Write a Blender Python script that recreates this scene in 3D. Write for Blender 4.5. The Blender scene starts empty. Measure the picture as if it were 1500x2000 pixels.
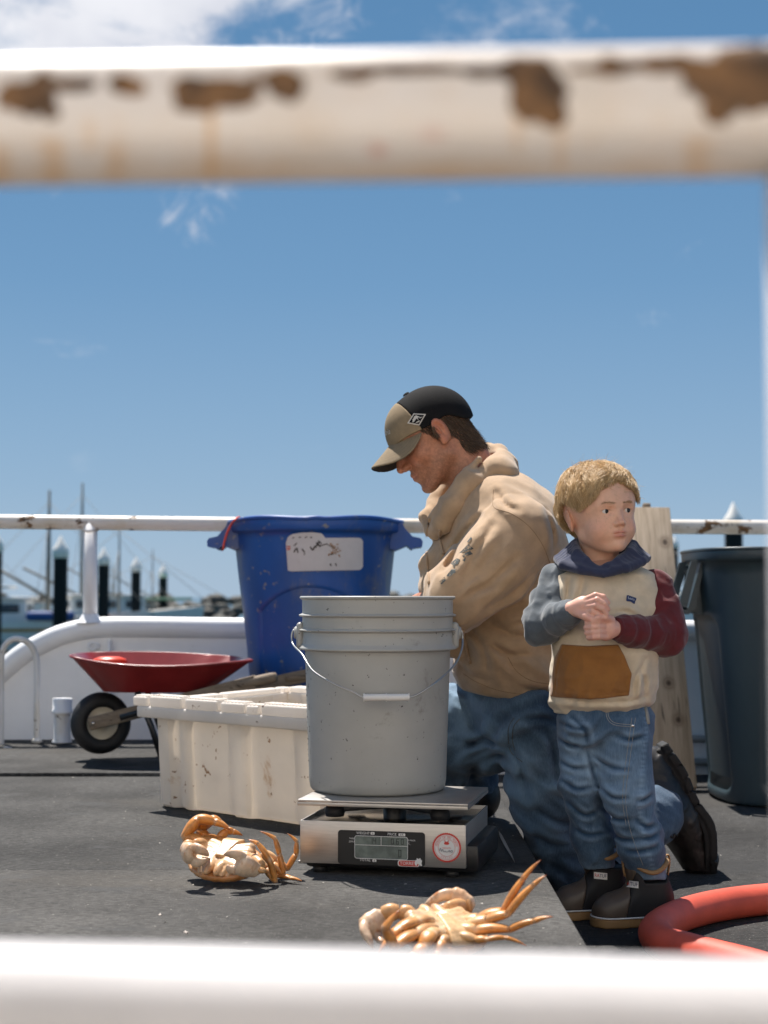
import bpy, bmesh, math, random
import numpy as np
from mathutils import Vector, Matrix

random.seed(7)
SC = bpy.context.scene
COL = SC.collection

# ------------------------------------------------------------------ camera, sky, sun, exposure
F = 3000.0                      # focal length in pixels of the 1500 x 2000 photograph
ZC = 0.51                       # camera height over the raised deck (z = 0)
PIT = math.atan(165 / 3000)
LOW = -0.12                     # height of the lower deck
cam_d = bpy.data.cameras.new('camera')
cam = bpy.data.objects.new('camera', cam_d)
COL.objects.link(cam)
cam.location = (0, 0, ZC)
cam.rotation_euler = (math.pi / 2 + PIT, 0, 0)
cam_d.sensor_fit = 'VERTICAL'
cam_d.sensor_height = 36
cam_d.lens = 36 * F / 2000
cam_d.clip_start = 0.05
cam_d.clip_end = 6000
cam_d.dof.use_dof = True
cam_d.dof.focus_distance = 3.0
cam_d.dof.aperture_fstop = 5.0
SC.camera = cam

SUN_EL, SUN_AZ = math.radians(64), math.radians(-27)     # azimuth from +Y towards +X
sun_d = bpy.data.lights.new('sun', 'SUN')
sun = bpy.data.objects.new('sun', sun_d)
COL.objects.link(sun)
sun_d.energy = 4.1
sun_d.angle = math.radians(0.55)
sun_d.color = (1.0, 0.945, 0.875)
sdir = Vector((math.sin(SUN_AZ) * math.cos(SUN_EL), math.cos(SUN_AZ) * math.cos(SUN_EL), math.sin(SUN_EL)))
sun.rotation_euler = sdir.to_track_quat('Z', 'Y').to_euler()
sun.location = (0, 0, 20)

SC.view_settings.view_transform = 'Standard'
SC.view_settings.look = 'None'
SC.view_settings.gamma = 1
SC.view_settings.exposure = 1.0
SC.view_settings.use_curve_mapping = False
SC.cycles.use_denoising = True
SC.cycles.max_bounces = 6
SC.cycles.transparent_max_bounces = 6
SC.cycles.caustics_reflective = False
SC.cycles.caustics_refractive = False
SC.cycles.sample_clamp_indirect = 6


class NT:
    """small helper for node trees"""
    def __init__(s, tree):
        s.t = tree
        tree.nodes.clear()

    def n(s, typ, out=0, props=None, **ins):
        nd = s.t.nodes.new(typ)
        for k, v in (props or {}).items():
            setattr(nd, k, v)
        for k, v in ins.items():
            key = int(k[1:]) if k[0] == 'i' and k[1:].isdigit() else k.replace('_', ' ')
            s.set(nd, key, v)
        return nd.outputs[out]

    def set(s, nd, key, v):
        sk = nd.inputs[key]
        if hasattr(v, 'is_output'):
            s.t.links.new(v, sk)
        else:
            if sk.type == 'RGBA' and len(v) == 3:
                v = (*v, 1)
            sk.default_value = v

    def math(s, op, a, b=0.0, clamp=False):
        return s.n('ShaderNodeMath', 0, dict(operation=op, use_clamp=clamp), i0=a, i1=b)

    def mix(s, f, a, b, mode='MIX'):
        nd = s.t.nodes.new('ShaderNodeMix')
        nd.data_type = 'RGBA'
        nd.blend_type = mode
        s.set(nd, 0, f)
        s.set(nd, 6, a)
        s.set(nd, 7, b)
        return nd.outputs[2]

    def noise(s, vec, scale, detail=4, rough=.6, out=0, dist=0.0):
        return s.n('ShaderNodeTexNoise', out, None, Vector=vec, Scale=scale, Detail=detail, Roughness=rough, Distortion=dist)

    def ramp(s, f, lo, hi, a=0.0, b=1.0):
        return s.n('ShaderNodeMapRange', 0, dict(interpolation_type='SMOOTHSTEP'), i0=f, i1=lo, i2=hi, i3=a, i4=b)

    def scalev(s, vec, v):
        return s.n('ShaderNodeVectorMath', 0, dict(operation='MULTIPLY'), i0=vec, i1=v)


def world():
    w = bpy.data.worlds.new('World')
    SC.world = w
    w.use_nodes = True
    g = NT(w.node_tree)
    sky = g.n('ShaderNodeTexSky', 0, dict(sky_type='NISHITA', sun_disc=False, sun_elevation=SUN_EL,
              sun_rotation=SUN_AZ, air_density=1.15, dust_density=0.35, ozone_density=2.2, altitude=0))
    d = g.n('ShaderNodeTexCoord', 0)
    sep = g.t.nodes.new('ShaderNodeSeparateXYZ')
    g.t.links.new(d, sep.inputs[0])
    # clouds: a bank up on the left and torn wisps round its edge
    cdir = Vector((-0.20, 0.90, 0.400)).normalized()
    dot = g.n('ShaderNodeVectorMath', 1, dict(operation='DOT_PRODUCT'), i0=d, i1=tuple(cdir))
    near = g.ramp(dot, 0.980, 0.9992, 0.0, 1.0)
    wide = g.ramp(dot, 0.2, 0.98, 0.0, 1.0)
    n1 = g.noise(g.scalev(d, (1, 1, 1.5)), 11.0, 7, .6, dist=.4)
    n2 = g.noise(d, 3.2, 4, .55)
    s_ = g.math('ADD', g.math('MULTIPLY', n1, .62), g.math('MULTIPLY', n2, .34))
    s_ = g.math('ADD', s_, g.math('MULTIPLY', near, .27))
    s_ = g.math('ADD', s_, g.math('MULTIPLY', wide, .035))
    mask = g.ramp(s_, .60, .78)
    mask = g.math('MULTIPLY', mask, g.ramp(sep.outputs[2], .02, .17))
    # a few torn wisps away from the bank
    wn = g.noise(g.scalev(d, (1, 1, .8)), 26.0, 7, .66, dist=.8)
    for (wx, wy), c0_, c1_, st_ in (((385, 395), .99935, .99999, .95), ((600, 45), .9985, .9999, .55)):
        x_, y_ = (wx - 750) / F, (1000 - wy) / F
        wd = Vector((x_, math.cos(PIT) - y_ * math.sin(PIT), math.sin(PIT) + y_ * math.cos(PIT))).normalized()
        wdot = g.n('ShaderNodeVectorMath', 1, dict(operation='DOT_PRODUCT'), i0=d, i1=tuple(wd))
        bl_ = g.ramp(wdot, c0_, c1_)
        wm = g.ramp(g.math('ADD', wn, g.math('MULTIPLY', bl_, .13)), .575, .83)
        mask = g.math('MAXIMUM', mask, g.math('MULTIPLY', g.math('MULTIPLY', wm, st_), g.ramp(bl_, .0, .8)))
    shade = g.noise(d, 8.0, 4, .55)
    ccol = g.mix(g.ramp(shade, .3, .7), (3.2, 3.3, 3.75), (4.7, 4.7, 4.9))
    # the physical sky, pulled towards the deep film-blue of the photograph (by elevation only)
    cr_ = g.t.nodes.new('ShaderNodeValToRGB')
    g.t.links.new(sep.outputs[2], cr_.inputs[0])
    els = cr_.color_ramp.elements
    els[0].position, els[0].color = 0.0, (1.646, 2.352, 3.188, 1)
    els[1].position, els[1].color = 1.0, (0.192, 0.622, 1.485, 1)
    for p_, c_ in ((.07, (1.209, 1.972, 2.933, 1)), (.20, (0.691, 1.47, 2.512, 1)), (.32, (0.473, 1.188, 2.179, 1)), (.45, (0.368, 0.999, 1.956, 1))):
        e_ = els.new(p_)
        e_.color = c_
    lum = g.mix(.94, sky, cr_.outputs[0])
    fin = g.mix(g.math('MULTIPLY', mask, .93), lum, ccol)
    bg = g.n('ShaderNodeBackground', 0, None, Color=fin, Strength=0.1)
    out = g.t.nodes.new('ShaderNodeOutputWorld')
    g.t.links.new(bg, out.inputs[0])


world()


# ------------------------------------------------------------------ pixel -> world (positions at real distances)
def W(px, py, Y):
    x, y = (px - 750) / F, (1000 - py) / F
    d = (x, math.cos(PIT) - y * math.sin(PIT), math.sin(PIT) + y * math.cos(PIT))
    t = Y / d[1]
    return np.array((d[0] * t, Y, ZC + d[2] * t))


def project(V):
    """world -> picture position"""
    q = np.asarray(V) - np.array((0, 0, ZC))
    d = q[:, 1] * math.cos(PIT) + q[:, 2] * math.sin(PIT)
    u = -q[:, 1] * math.sin(PIT) + q[:, 2] * math.cos(PIT)
    return 750 + F * q[:, 0] / d, 1000 - F * u / d


def G(px, py, z=0.0):
    x, y = (px - 750) / F, (1000 - py) / F
    d = (x, math.cos(PIT) - y * math.sin(PIT), math.sin(PIT) + y * math.cos(PIT))
    t = (z - ZC) / d[2]
    return np.array((d[0] * t, d[1] * t, z))


def lin(r, g, b):
    f = lambda c: (c / 255 / 12.92) if c / 255 <= .04045 else ((c / 255 + .055) / 1.055) ** 2.4
    return (f(r), f(g), f(b))


# ------------------------------------------------------------------ objects
def tag(o, label=None, cat=None, group=None, kind=None):
    for k, v in (('label', label), ('category', cat), ('group', group), ('kind', kind)):
        if v:
            o[k] = v
    return o


def thing(name, loc, label, cat, group=None):
    o = bpy.data.objects.new(name, None)
    o.empty_display_size = .05
    COL.objects.link(o)
    o.location = loc
    return tag(o, label, cat, group)


def wloc(o):
    v = Vector((0, 0, 0))
    while o is not None:
        v = v + Vector(o.location)
        o = o.parent
    return v


def put(name, VF, mat, parent=None, smooth=True, col=None, auto=None, kind=None):
    """one mesh object; VF = (verts in world space, faces); col = per-vertex colours"""
    V, Fc = VF[0], VF[1]
    V = np.asarray(V, dtype=np.float64).reshape(-1, 3)
    if parent is not None:
        V = V - np.array(wloc(parent))
    me = bpy.data.meshes.new(name)
    if isinstance(Fc, np.ndarray):
        n, k = Fc.shape
        me.vertices.add(len(V))
        me.vertices.foreach_set('co', V.astype(np.float32).ravel())
        me.loops.add(n * k)
        me.loops.foreach_set('vertex_index', Fc.astype(np.int32).ravel())
        me.polygons.add(n)
        me.polygons.foreach_set('loop_start', np.arange(0, n * k, k, dtype=np.int32))
        me.update(calc_edges=True)
        me.validate()
    else:
        me.from_pydata([tuple(v) for v in V], [], [tuple(int(i) for i in f) for f in Fc])
        me.update()
    if smooth and len(me.polygons):
        me.polygons.foreach_set('use_smooth', np.ones(len(me.polygons), dtype=bool))
        if auto:
            bm = bmesh.new()
            bm.from_mesh(me)
            for e in bm.edges:
                if len(e.link_faces) == 2 and e.calc_face_angle(0) > math.radians(auto):
                    e.smooth = False
            bm.to_mesh(me)
            bm.free()
    if col is not None:
        a = me.color_attributes.new('Col', 'FLOAT_COLOR', 'POINT')
        c = np.ones((len(V), 4), dtype=np.float32)
        c[:, :3] = col
        a.data.foreach_set('color', c.ravel())
    if mat:
        me.materials.append(mat)
    o = bpy.data.objects.new(name, me)
    COL.objects.link(o)
    if parent is not None:
        o.parent = parent
    if kind:
        o['kind'] = kind
    return o


def joinm(*parts):
    Vs, Fs, n = [], [], 0
    for V, Fc in parts:
        V = np.asarray(V).reshape(-1, 3)
        Vs.append(V)
        Fs += [tuple(int(i) + n for i in f) for f in Fc]
        n += len(V)
    return np.concatenate(Vs), Fs


def copy_tree(o, parent=None):
    c = o.copy()
    COL.objects.link(c)
    if parent is not None:
        c.parent = parent
    for ch in list(o.children):
        copy_tree(ch, c)
    return c


# ------------------------------------------------------------------ mesh shapes
def box(c, size, R=None, bevel=0.0, seg=2, taper=None):
    bm = bmesh.new()
    bmesh.ops.create_cube(bm, size=1)
    for v in bm.verts:
        v.co = Vector((v.co.x * size[0], v.co.y * size[1], v.co.z * size[2]))
        if taper and v.co.z < 0:
            v.co.x *= taper
            v.co.y *= taper
    if bevel:
        bmesh.ops.bevel(bm, geom=list(bm.edges), offset=bevel, segments=seg, profile=.5, affect='EDGES')
    R = np.eye(3) if R is None else np.asarray(R)
    bm.verts.index_update()
    V = np.array([v.co[:] for v in bm.verts]) @ R.T + np.asarray(c)
    Fc = [tuple(v.index for v in f.verts) for f in bm.faces]
    bm.free()
    return V, Fc


def frame(zaxis, xhint=(1, 0, 0)):
    z = np.asarray(zaxis, float)
    z = z / np.linalg.norm(z)
    x = np.asarray(xhint, float)
    x = x - z * (x @ z)
    if np.linalg.norm(x) < 1e-4:
        x = np.array((0., 1, 0)) - z * z[1]
    x = x / np.linalg.norm(x)
    return np.stack([x, np.cross(z, x), z], axis=1)       # columns


def bar(a, b, w, t, xhint=(0, 0, 1), bevel=.002):
    a, b = np.asarray(a, float), np.asarray(b, float)
    R = frame(b - a, xhint)
    return box((a + b) / 2, (w, t, np.linalg.norm(b - a)), R, bevel)


def catmull(P, n=8, closed=False):
    P = [np.asarray(p, float) for p in P]
    m = len(P)
    out = []
    rng = m if closed else m - 1
    for i in range(rng):
        if closed:
            p0, p1, p2, p3 = P[i - 1], P[i], P[(i + 1) % m], P[(i + 2) % m]
        else:
            p1, p2 = P[i], P[i + 1]
            p0 = P[i - 1] if i else 2 * p1 - p2
            p3 = P[i + 2] if i + 2 < m else 2 * p2 - p1
        for j in range(n):
            t = j / n
            out.append(.5 * ((2 * p1) + (-p0 + p2) * t + (2 * p0 - 5 * p1 + 4 * p2 - p3) * t * t + (-p0 + 3 * p1 - 3 * p2 + p3) * t ** 3))
    if not closed:
        out.append(P[-1])
    return out


def tube(pts, rad, seg=12, closed=False, flat=1.0, hint=(0, 0, 1), cap=True):
    pts = np.asarray(pts, float)
    n = len(pts)
    rad = np.full(n, rad) if np.isscalar(rad) else np.asarray(rad, float)
    T = np.roll(pts, -1, 0) - np.roll(pts, 1, 0)
    if not closed:
        T[0], T[-1] = pts[1] - pts[0], pts[-1] - pts[-2]
    T = T / np.maximum(np.linalg.norm(T, axis=1, keepdims=True), 1e-9)
    V = []
    x = None
    for i in range(n):
        x = np.asarray(hint, float) if x is None else x
        x = x - T[i] * (x @ T[i])
        if np.linalg.norm(x) < 1e-5:
            x = np.array((1., 0, 0)) - T[i] * T[i][0]
        x = x / np.linalg.norm(x)
        y = np.cross(T[i], x)
        for k in range(seg):
            a = 2 * math.pi * k / seg
            V.append(pts[i] + rad[i] * (math.cos(a) * x + flat * math.sin(a) * y))
    Fc = []
    for i in range(n if closed else n - 1):
        j = (i + 1) % n
        for k in range(seg):
            k2 = (k + 1) % seg
            Fc.append((i * seg + k, i * seg + k2, j * seg + k2, j * seg + k))
    if cap and not closed:
        Fc.append(tuple(range(seg))[::-1])
        Fc.append(tuple(range((n - 1) * seg, n * seg)))
    return np.array(V), Fc


def lathe(prof, seg=64, c=(0, 0, 0), fn=None):
    V, Fc = [], []
    for r, z in prof:
        for k in range(seg):
            a = 2 * math.pi * k / seg
            rr = r if fn is None else fn(r, z, a)
            V.append((c[0] + rr * math.cos(a), c[1] + rr * math.sin(a), c[2] + z))
    m = len(prof)
    for i in range(m - 1):
        for k in range(seg):
            k2 = (k + 1) % seg
            Fc.append((i * seg + k, i * seg + k2, (i + 1) * seg + k2, (i + 1) * seg + k))
    return np.array(V), Fc


def disc(r, c, seg=48, R=None):
    R = np.eye(3) if R is None else R
    V = [np.asarray(c) + R @ np.array((r * math.cos(2 * math.pi * k / seg), r * math.sin(2 * math.pi * k / seg), 0)) for k in range(seg)]
    return np.array(V), [tuple(range(seg))]


def slab(poly, n, t):
    """extrude a planar polygon (list of 3-D points) by t along n"""
    P = np.asarray(poly, float)
    m = len(P)
    V = np.concatenate([P, P + np.asarray(n) * t])
    Fc = [tuple(range(m))[::-1], tuple(range(m, 2 * m))]
    Fc += [(i, (i + 1) % m, m + (i + 1) % m, m + i) for i in range(m)]
    return V, Fc


def text2d(s, size=1.0, align='CENTER'):
    cu = bpy.data.curves.new('lettering', 'FONT')
    cu.body = s
    cu.size = size
    cu.align_x = align
    cu.align_y = 'CENTER'
    cu.resolution_u = 2
    ob = bpy.data.objects.new('lettering', cu)
    COL.objects.link(ob)
    me = bpy.data.meshes.new_from_object(ob.evaluated_get(bpy.context.evaluated_depsgraph_get()))
    V = np.array([v.co[:] for v in me.vertices]).reshape(-1, 3)
    Fc = [tuple(p.vertices) for p in me.polygons]
    bpy.data.objects.remove(ob)
    bpy.data.curves.remove(cu)
    bpy.data.meshes.remove(me)
    return V[:, :2], Fc


def flat(VF2, o, u, v, n=(0, 0, 0)):
    V2, Fc = VF2
    V2 = np.asarray(V2)
    return np.asarray(o) + V2[:, :1] * np.asarray(u) + V2[:, 1:2] * np.asarray(v) + np.asarray(n), Fc


def rrect(w, h, r, seg=5):
    P = []
    for cx, cy, a0 in ((w / 2 - r, h / 2 - r, 0), (-w / 2 + r, h / 2 - r, 90), (-w / 2 + r, -h / 2 + r, 180), (w / 2 - r, -h / 2 + r, 270)):
        for k in range(seg + 1):
            a = math.radians(a0 + 90 * k / seg)
            P.append((cx + r * math.cos(a), cy + r * math.sin(a)))
    return np.array(P), [tuple(range(len(P)))]


def grid2(x0, x1, y0, y1, nx, ny):
    xs, ys = np.linspace(x0, x1, nx + 1), np.linspace(y0, y1, ny + 1)
    V = np.array([(x, y) for y in ys for x in xs])
    Fc = [(j * (nx + 1) + i, j * (nx + 1) + i + 1, (j + 1) * (nx + 1) + i + 1, (j + 1) * (nx + 1) + i) for j in range(ny) for i in range(nx)]
    return V, Fc


# ------------------------------------------------------------------ numpy noise and signed-distance sculpting
def _h(i, j, k):
    n = (i.astype(np.uint32) * np.uint32(374761393) + j.astype(np.uint32) * np.uint32(668265263) + k.astype(np.uint32) * np.uint32(2246822519))
    n = (n ^ (n >> np.uint32(13))) * np.uint32(1274126177)
    n = n ^ (n >> np.uint32(16))
    return n.astype(np.float32) / np.float32(2147483648.0) - 1


def vnoise(P):
    P = P.astype(np.float32)
    fl = np.floor(P)
    f = P - fl
    i = fl.astype(np.int64)
    u = f * f * f * (f * (f * 6 - 15) + 10)
    r = 0
    for dx in (0, 1):
        wx = u[:, 0] if dx else 1 - u[:, 0]
        for dy in (0, 1):
            wy = u[:, 1] if dy else 1 - u[:, 1]
            for dz in (0, 1):
                wz = u[:, 2] if dz else 1 - u[:, 2]
                r = r + wx * wy * wz * _h(i[:, 0] + dx, i[:, 1] + dy, i[:, 2] + dz)
    return r


def fbm(P, o=3):
    r, a = 0, 1.0
    for k in range(o):
        r = r + a * vnoise(P * (2 ** k) + 17.3 * k)
        a *= .5
    return r


def ridge(P, o=2):
    r, a = 0, 1.0
    for k in range(o):
        r = r + a * (1 - 2 * np.abs(vnoise(P * (2 ** k) + 9.1 * k)))
        a *= .5
    return r


def A(*v):
    return np.array(v, dtype=np.float32)


def seg(P, a, b, ra, rb=None):
    rb = ra if rb is None else rb
    a, b = np.asarray(a, np.float32), np.asarray(b, np.float32)
    ba = b - a
    pa = P - a
    t = np.clip(pa @ ba / max(ba @ ba, 1e-12), 0, 1)
    return np.linalg.norm(pa - t[:, None] * ba, axis=1) - (ra + (rb - ra) * t)


def chain(P, pts, k=.01):
    """pts: (point, radius) list, smoothly joined"""
    d = None
    for (a, ra), (b, rb) in zip(pts[:-1], pts[1:]):
        e = seg(P, a, b, ra, rb)
        d = e if d is None else smin(d, e, k)
    return d


def ell(P, c, r, R=None):
    q = P - np.asarray(c, np.float32)
    if R is not None:
        q = q @ np.asarray(R, np.float32)
    r = np.asarray(r, np.float32)
    k0 = np.linalg.norm(q / r, axis=1)
    k1 = np.linalg.norm(q / (r * r), axis=1)
    return k0 * (k0 - 1) / np.maximum(k1, 1e-6)


def rbox(P, c, hs, r=.005, R=None):
    q = P - np.asarray(c, np.float32)
    if R is not None:
        q = q @ np.asarray(R, np.float32)
    q = np.abs(q) - (np.asarray(hs, np.float32) - r)
    return np.linalg.norm(np.maximum(q, 0), axis=1) + np.minimum(q.max(axis=1), 0) - r


def smin(a, b, k):
    h = np.clip(.5 + .5 * (b - a) / k, 0, 1)
    return b + (a - b) * h - k * h * (1 - h)


def smax(a, b, k):
    return -smin(-a, -b, k)


def creases(P, lines, fn, dy, w, amp, ymax):
    """pressed-in cloth creases along picture polylines, only on the side facing the photographer"""
    X = np.stack([P[:, 0], P[:, 2]], 1)
    out = np.zeros(len(P), np.float32)
    for ln in lines:
        L = [fn(x, y, dy)[[0, 2]] for x, y in catmull(ln, 4)]
        d2 = np.full(len(P), 1e9, np.float32)
        s_ = np.zeros(len(P), np.float32)
        n = len(L) - 1
        for i in range(n):
            a, b = L[i], L[i + 1]
            e = b - a
            t = np.clip(((X - a) @ e) / max(e @ e, 1e-12), 0, 1)
            d = np.linalg.norm(X - a - t[:, None] * e, axis=1)
            m_ = d < d2
            d2 = np.where(m_, d, d2)
            s_ = np.where(m_, (i + t) / n, s_)
        fade = np.sin(np.pi * np.clip(s_ * .92 + .04, 0, 1)) ** .6
        prof = .75 * np.exp(-((d2 - 1.9 * w) / w) ** 2) - np.exp(-(d2 / (.62 * w)) ** 2)
        out += (prof * fade).astype(np.float32)
    return amp * out * (1 - sst(P[:, 1], ymax - .03, ymax))


def sst(x, a, b):
    t = np.clip((x - a) / (b - a), 0, 1)
    return t * t * (3 - 2 * t)


def loft(P, secs, k=.015):
    """secs: (cx, cy, z, rx, ry) bottom to top; elliptical sections along z"""
    S = np.array(secs, np.float32)
    z = P[:, 2]
    cx, cy, rx, ry = (np.interp(z, S[:, 2], S[:, i]) for i in (0, 1, 3, 4))
    x, y = P[:, 0] - cx, P[:, 1] - cy
    q = np.sqrt((x / rx) ** 2 + (y / ry) ** 2)
    d = (q - 1) * np.minimum(rx, ry)
    d = smax(d, z - S[-1, 2], k)
    return smax(d, S[0, 2] - z, k)


def sdfmesh(f, lo, hi, h):
    lo, hi = np.asarray(lo, float), np.asarray(hi, float)
    n = np.ceil((hi - lo) / h).astype(int) + 1
    C = 4
    nc = (n + C - 1) // C
    n = nc * C
    ax = [lo[i] + h * C * (np.arange(nc[i]) + .5) - h / 2 for i in range(3)]
    g = np.stack(np.meshgrid(*ax, indexing='ij'), -1).reshape(-1, 3).astype(np.float32)
    dc = f(g).astype(np.float32)
    D = np.repeat(np.repeat(np.repeat(dc.reshape(nc), C, 0), C, 1), C, 2)
    act = np.nonzero(np.abs(dc) < h * C * 1.9)[0]
    off = np.stack(np.meshgrid(*[np.arange(C)] * 3, indexing='ij'), -1).reshape(-1, 3)
    bi = np.stack(np.unravel_index(act, nc), -1)
    idx = (bi[:, None, :] * C + off[None]).reshape(-1, 3)
    for s in range(0, len(idx), 400000):
        q = idx[s:s + 400000]
        D[q[:, 0], q[:, 1], q[:, 2]] = f((lo + q * h).astype(np.float32))
    D[D == 0] = 1e-9
    ins = D < 0
    m = None
    cnt = np.zeros(tuple(x - 1 for x in ins.shape), np.int8)
    for dx in (0, 1):
        for dy in (0, 1):
            for dz in (0, 1):
                cnt += ins[dx:ins.shape[0] - 1 + dx, dy:ins.shape[1] - 1 + dy, dz:ins.shape[2] - 1 + dz]
    ci = np.argwhere((cnt > 0) & (cnt < 8))
    cor = [(dx, dy, dz) for dx in (0, 1) for dy in (0, 1) for dz in (0, 1)]
    vals = np.stack([D[ci[:, 0] + a, ci[:, 1] + b, ci[:, 2] + c] for a, b, c in cor], 1)
    acc = np.zeros((len(ci), 3))
    num = np.zeros(len(ci))
    for i in range(8):
        for j in range(i + 1, 8):
            if sum(abs(cor[i][q] - cor[j][q]) for q in range(3)) != 1:
                continue
            a, b = vals[:, i], vals[:, j]
            cr = (a < 0) != (b < 0)
            t = np.where(cr, a / np.where(cr, a - b, 1), 0)
            p = np.array(cor[i])[None] + t[:, None] * (np.array(cor[j]) - np.array(cor[i]))[None]
            acc += p * cr[:, None]
            num += cr
    V = lo + (ci + acc / num[:, None]) * h
    vid = np.full(cnt.shape, -1, np.int32)
    vid[ci[:, 0], ci[:, 1], ci[:, 2]] = np.arange(len(ci))
    faces = []
    for axn in range(3):
        b, c = (axn + 1) % 3, (axn + 2) % 3
        sl0 = [slice(None)] * 3
        sl1 = [slice(None)] * 3
        sl0[axn], sl1[axn] = slice(0, -1), slice(1, None)
        s0, s1 = ins[tuple(sl0)], ins[tuple(sl1)]
        e = np.argwhere(s0 != s1)
        e = e[(e[:, b] > 0) & (e[:, c] > 0) & (e[:, b] < cnt.shape[b]) & (e[:, c] < cnt.shape[c])]
        up = s0[e[:, 0], e[:, 1], e[:, 2]]
        q = []
        for db, dc_ in ((1, 1), (0, 1), (0, 0), (1, 0)):
            t = e.copy()
            t[:, b] -= db
            t[:, c] -= dc_
            q.append(vid[t[:, 0], t[:, 1], t[:, 2]])
        q = np.stack(q, 1)
        q[~up] = q[~up][:, ::-1]
        faces.append(q)
    Fc = np.concatenate(faces)
    Fc = Fc[(Fc >= 0).all(1)]
    return V, Fc


def joinq(*parts):
    Vs, Fs, n = [], [], 0
    for V, Fc in parts:
        Vs.append(V)
        Fs.append(np.asarray(Fc) + n)
        n += len(V)
    return np.concatenate(Vs), np.concatenate(Fs)


def march(f, pts, dirs, steps=60, lift=.0012):
    """slide points along dirs onto the surface f = 0 (for prints and labels that lie on a surface)"""
    P = np.asarray(pts, np.float32).copy()
    dr = np.asarray(dirs, np.float32)
    for _ in range(steps):
        d = f(P)
        P = P + dr * (d * .7)[:, None]
    return P - dr * lift


def drape(f, V2, Y0, lift=.0015):
    """V2: pixel positions; seen from the camera, slid onto surface f"""
    o = np.array((0, 0, ZC))
    pts = np.array([W(x, y, Y0) for x, y in V2])
    dr = pts - o
    dr = dr / np.linalg.norm(dr, axis=1, keepdims=True)
    return march(f, pts, dr, lift=lift)


# ------------------------------------------------------------------ materials
def M(name, col, rough=.6, metal=0.0, var=.12, vs=9.0, bump=0.0, bs=250.0, dirt=None, dirt_amt=.5, ds=6.0, dirt2=None, d2amt=.3, d2s=30,
      attr=False, sss=0.0, stretch=(1, 1, 1), spec=.5, trans=0.0, sheen=0.0, coat=0.0, bd=.002, rvar=.1):
    m = bpy.data.materials.new(name)
    m.use_nodes = True
    g = NT(m.node_tree)
    co = g.n('ShaderNodeTexCoord', 3)
    st = g.scalev(co, stretch)
    base = g.n('ShaderNodeVertexColor', 0, dict(layer_name='Col')) if attr else None
    c = base if attr else (*col, 1)
    nz = g.noise(st, vs, 5, .6)
    lo = tuple(1 - var for _ in range(3))
    hi = tuple(1 + var for _ in range(3))
    c = g.mix(1.0, c, g.mix(g.ramp(nz, .3, .7), lo, hi), 'MULTIPLY')
    if dirt:
        n2 = g.noise(g.n('ShaderNodeVectorMath', 0, dict(operation='ADD'), i0=st, i1=(3.1, 1.7, .4)), ds, 8, .68, dist=.3)
        c = g.mix(g.ramp(n2, .72 - dirt_amt * .4, .80 - dirt_amt * .2), c, dirt)
    if dirt2:
        n3 = g.noise(g.n('ShaderNodeVectorMath', 0, dict(operation='ADD'), i0=co, i1=(7.7, 5.1, 2.4)), d2s, 3, .6)
        c = g.mix(g.ramp(n3, .76 - d2amt * .3, .80 - d2amt * .2), c, dirt2)
    r = g.math('ADD', rough - rvar / 2, g.math('MULTIPLY', nz, rvar))
    p = g.t.nodes.new('ShaderNodeBsdfPrincipled')
    g.set(p, 'Base Color', c)
    g.set(p, 'Roughness', r)
    g.set(p, 'Metallic', metal)
    g.set(p, 'Specular IOR Level', spec)
    if sss:
        g.set(p, 'Subsurface Weight', sss)
        g.set(p, 'Subsurface Radius', (1.0, .35, .2))
        g.set(p, 'Subsurface Scale', .006)
    if sheen:
        g.set(p, 'Sheen Weight', sheen)
        g.set(p, 'Sheen Roughness', .5)
    if coat:
        g.set(p, 'Coat Weight', coat)
    if bump:
        bn = g.noise(st, bs, 3, .6)
        b = g.n('ShaderNodeBump', 0, None, Strength=bump, Distance=bd, Height=bn)
        g.set(p, 'Normal', b)
    sh = p.outputs[0]
    if trans:
        tl = g.n('ShaderNodeBsdfTranslucent', 0, None, Color=c)
        sh = g.n('ShaderNodeMixShader', 0, None, i0=trans, i1=sh, i2=tl)
    out = g.t.nodes.new('ShaderNodeOutputMaterial')
    g.t.links.new(sh, out.inputs[0])
    return m


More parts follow.
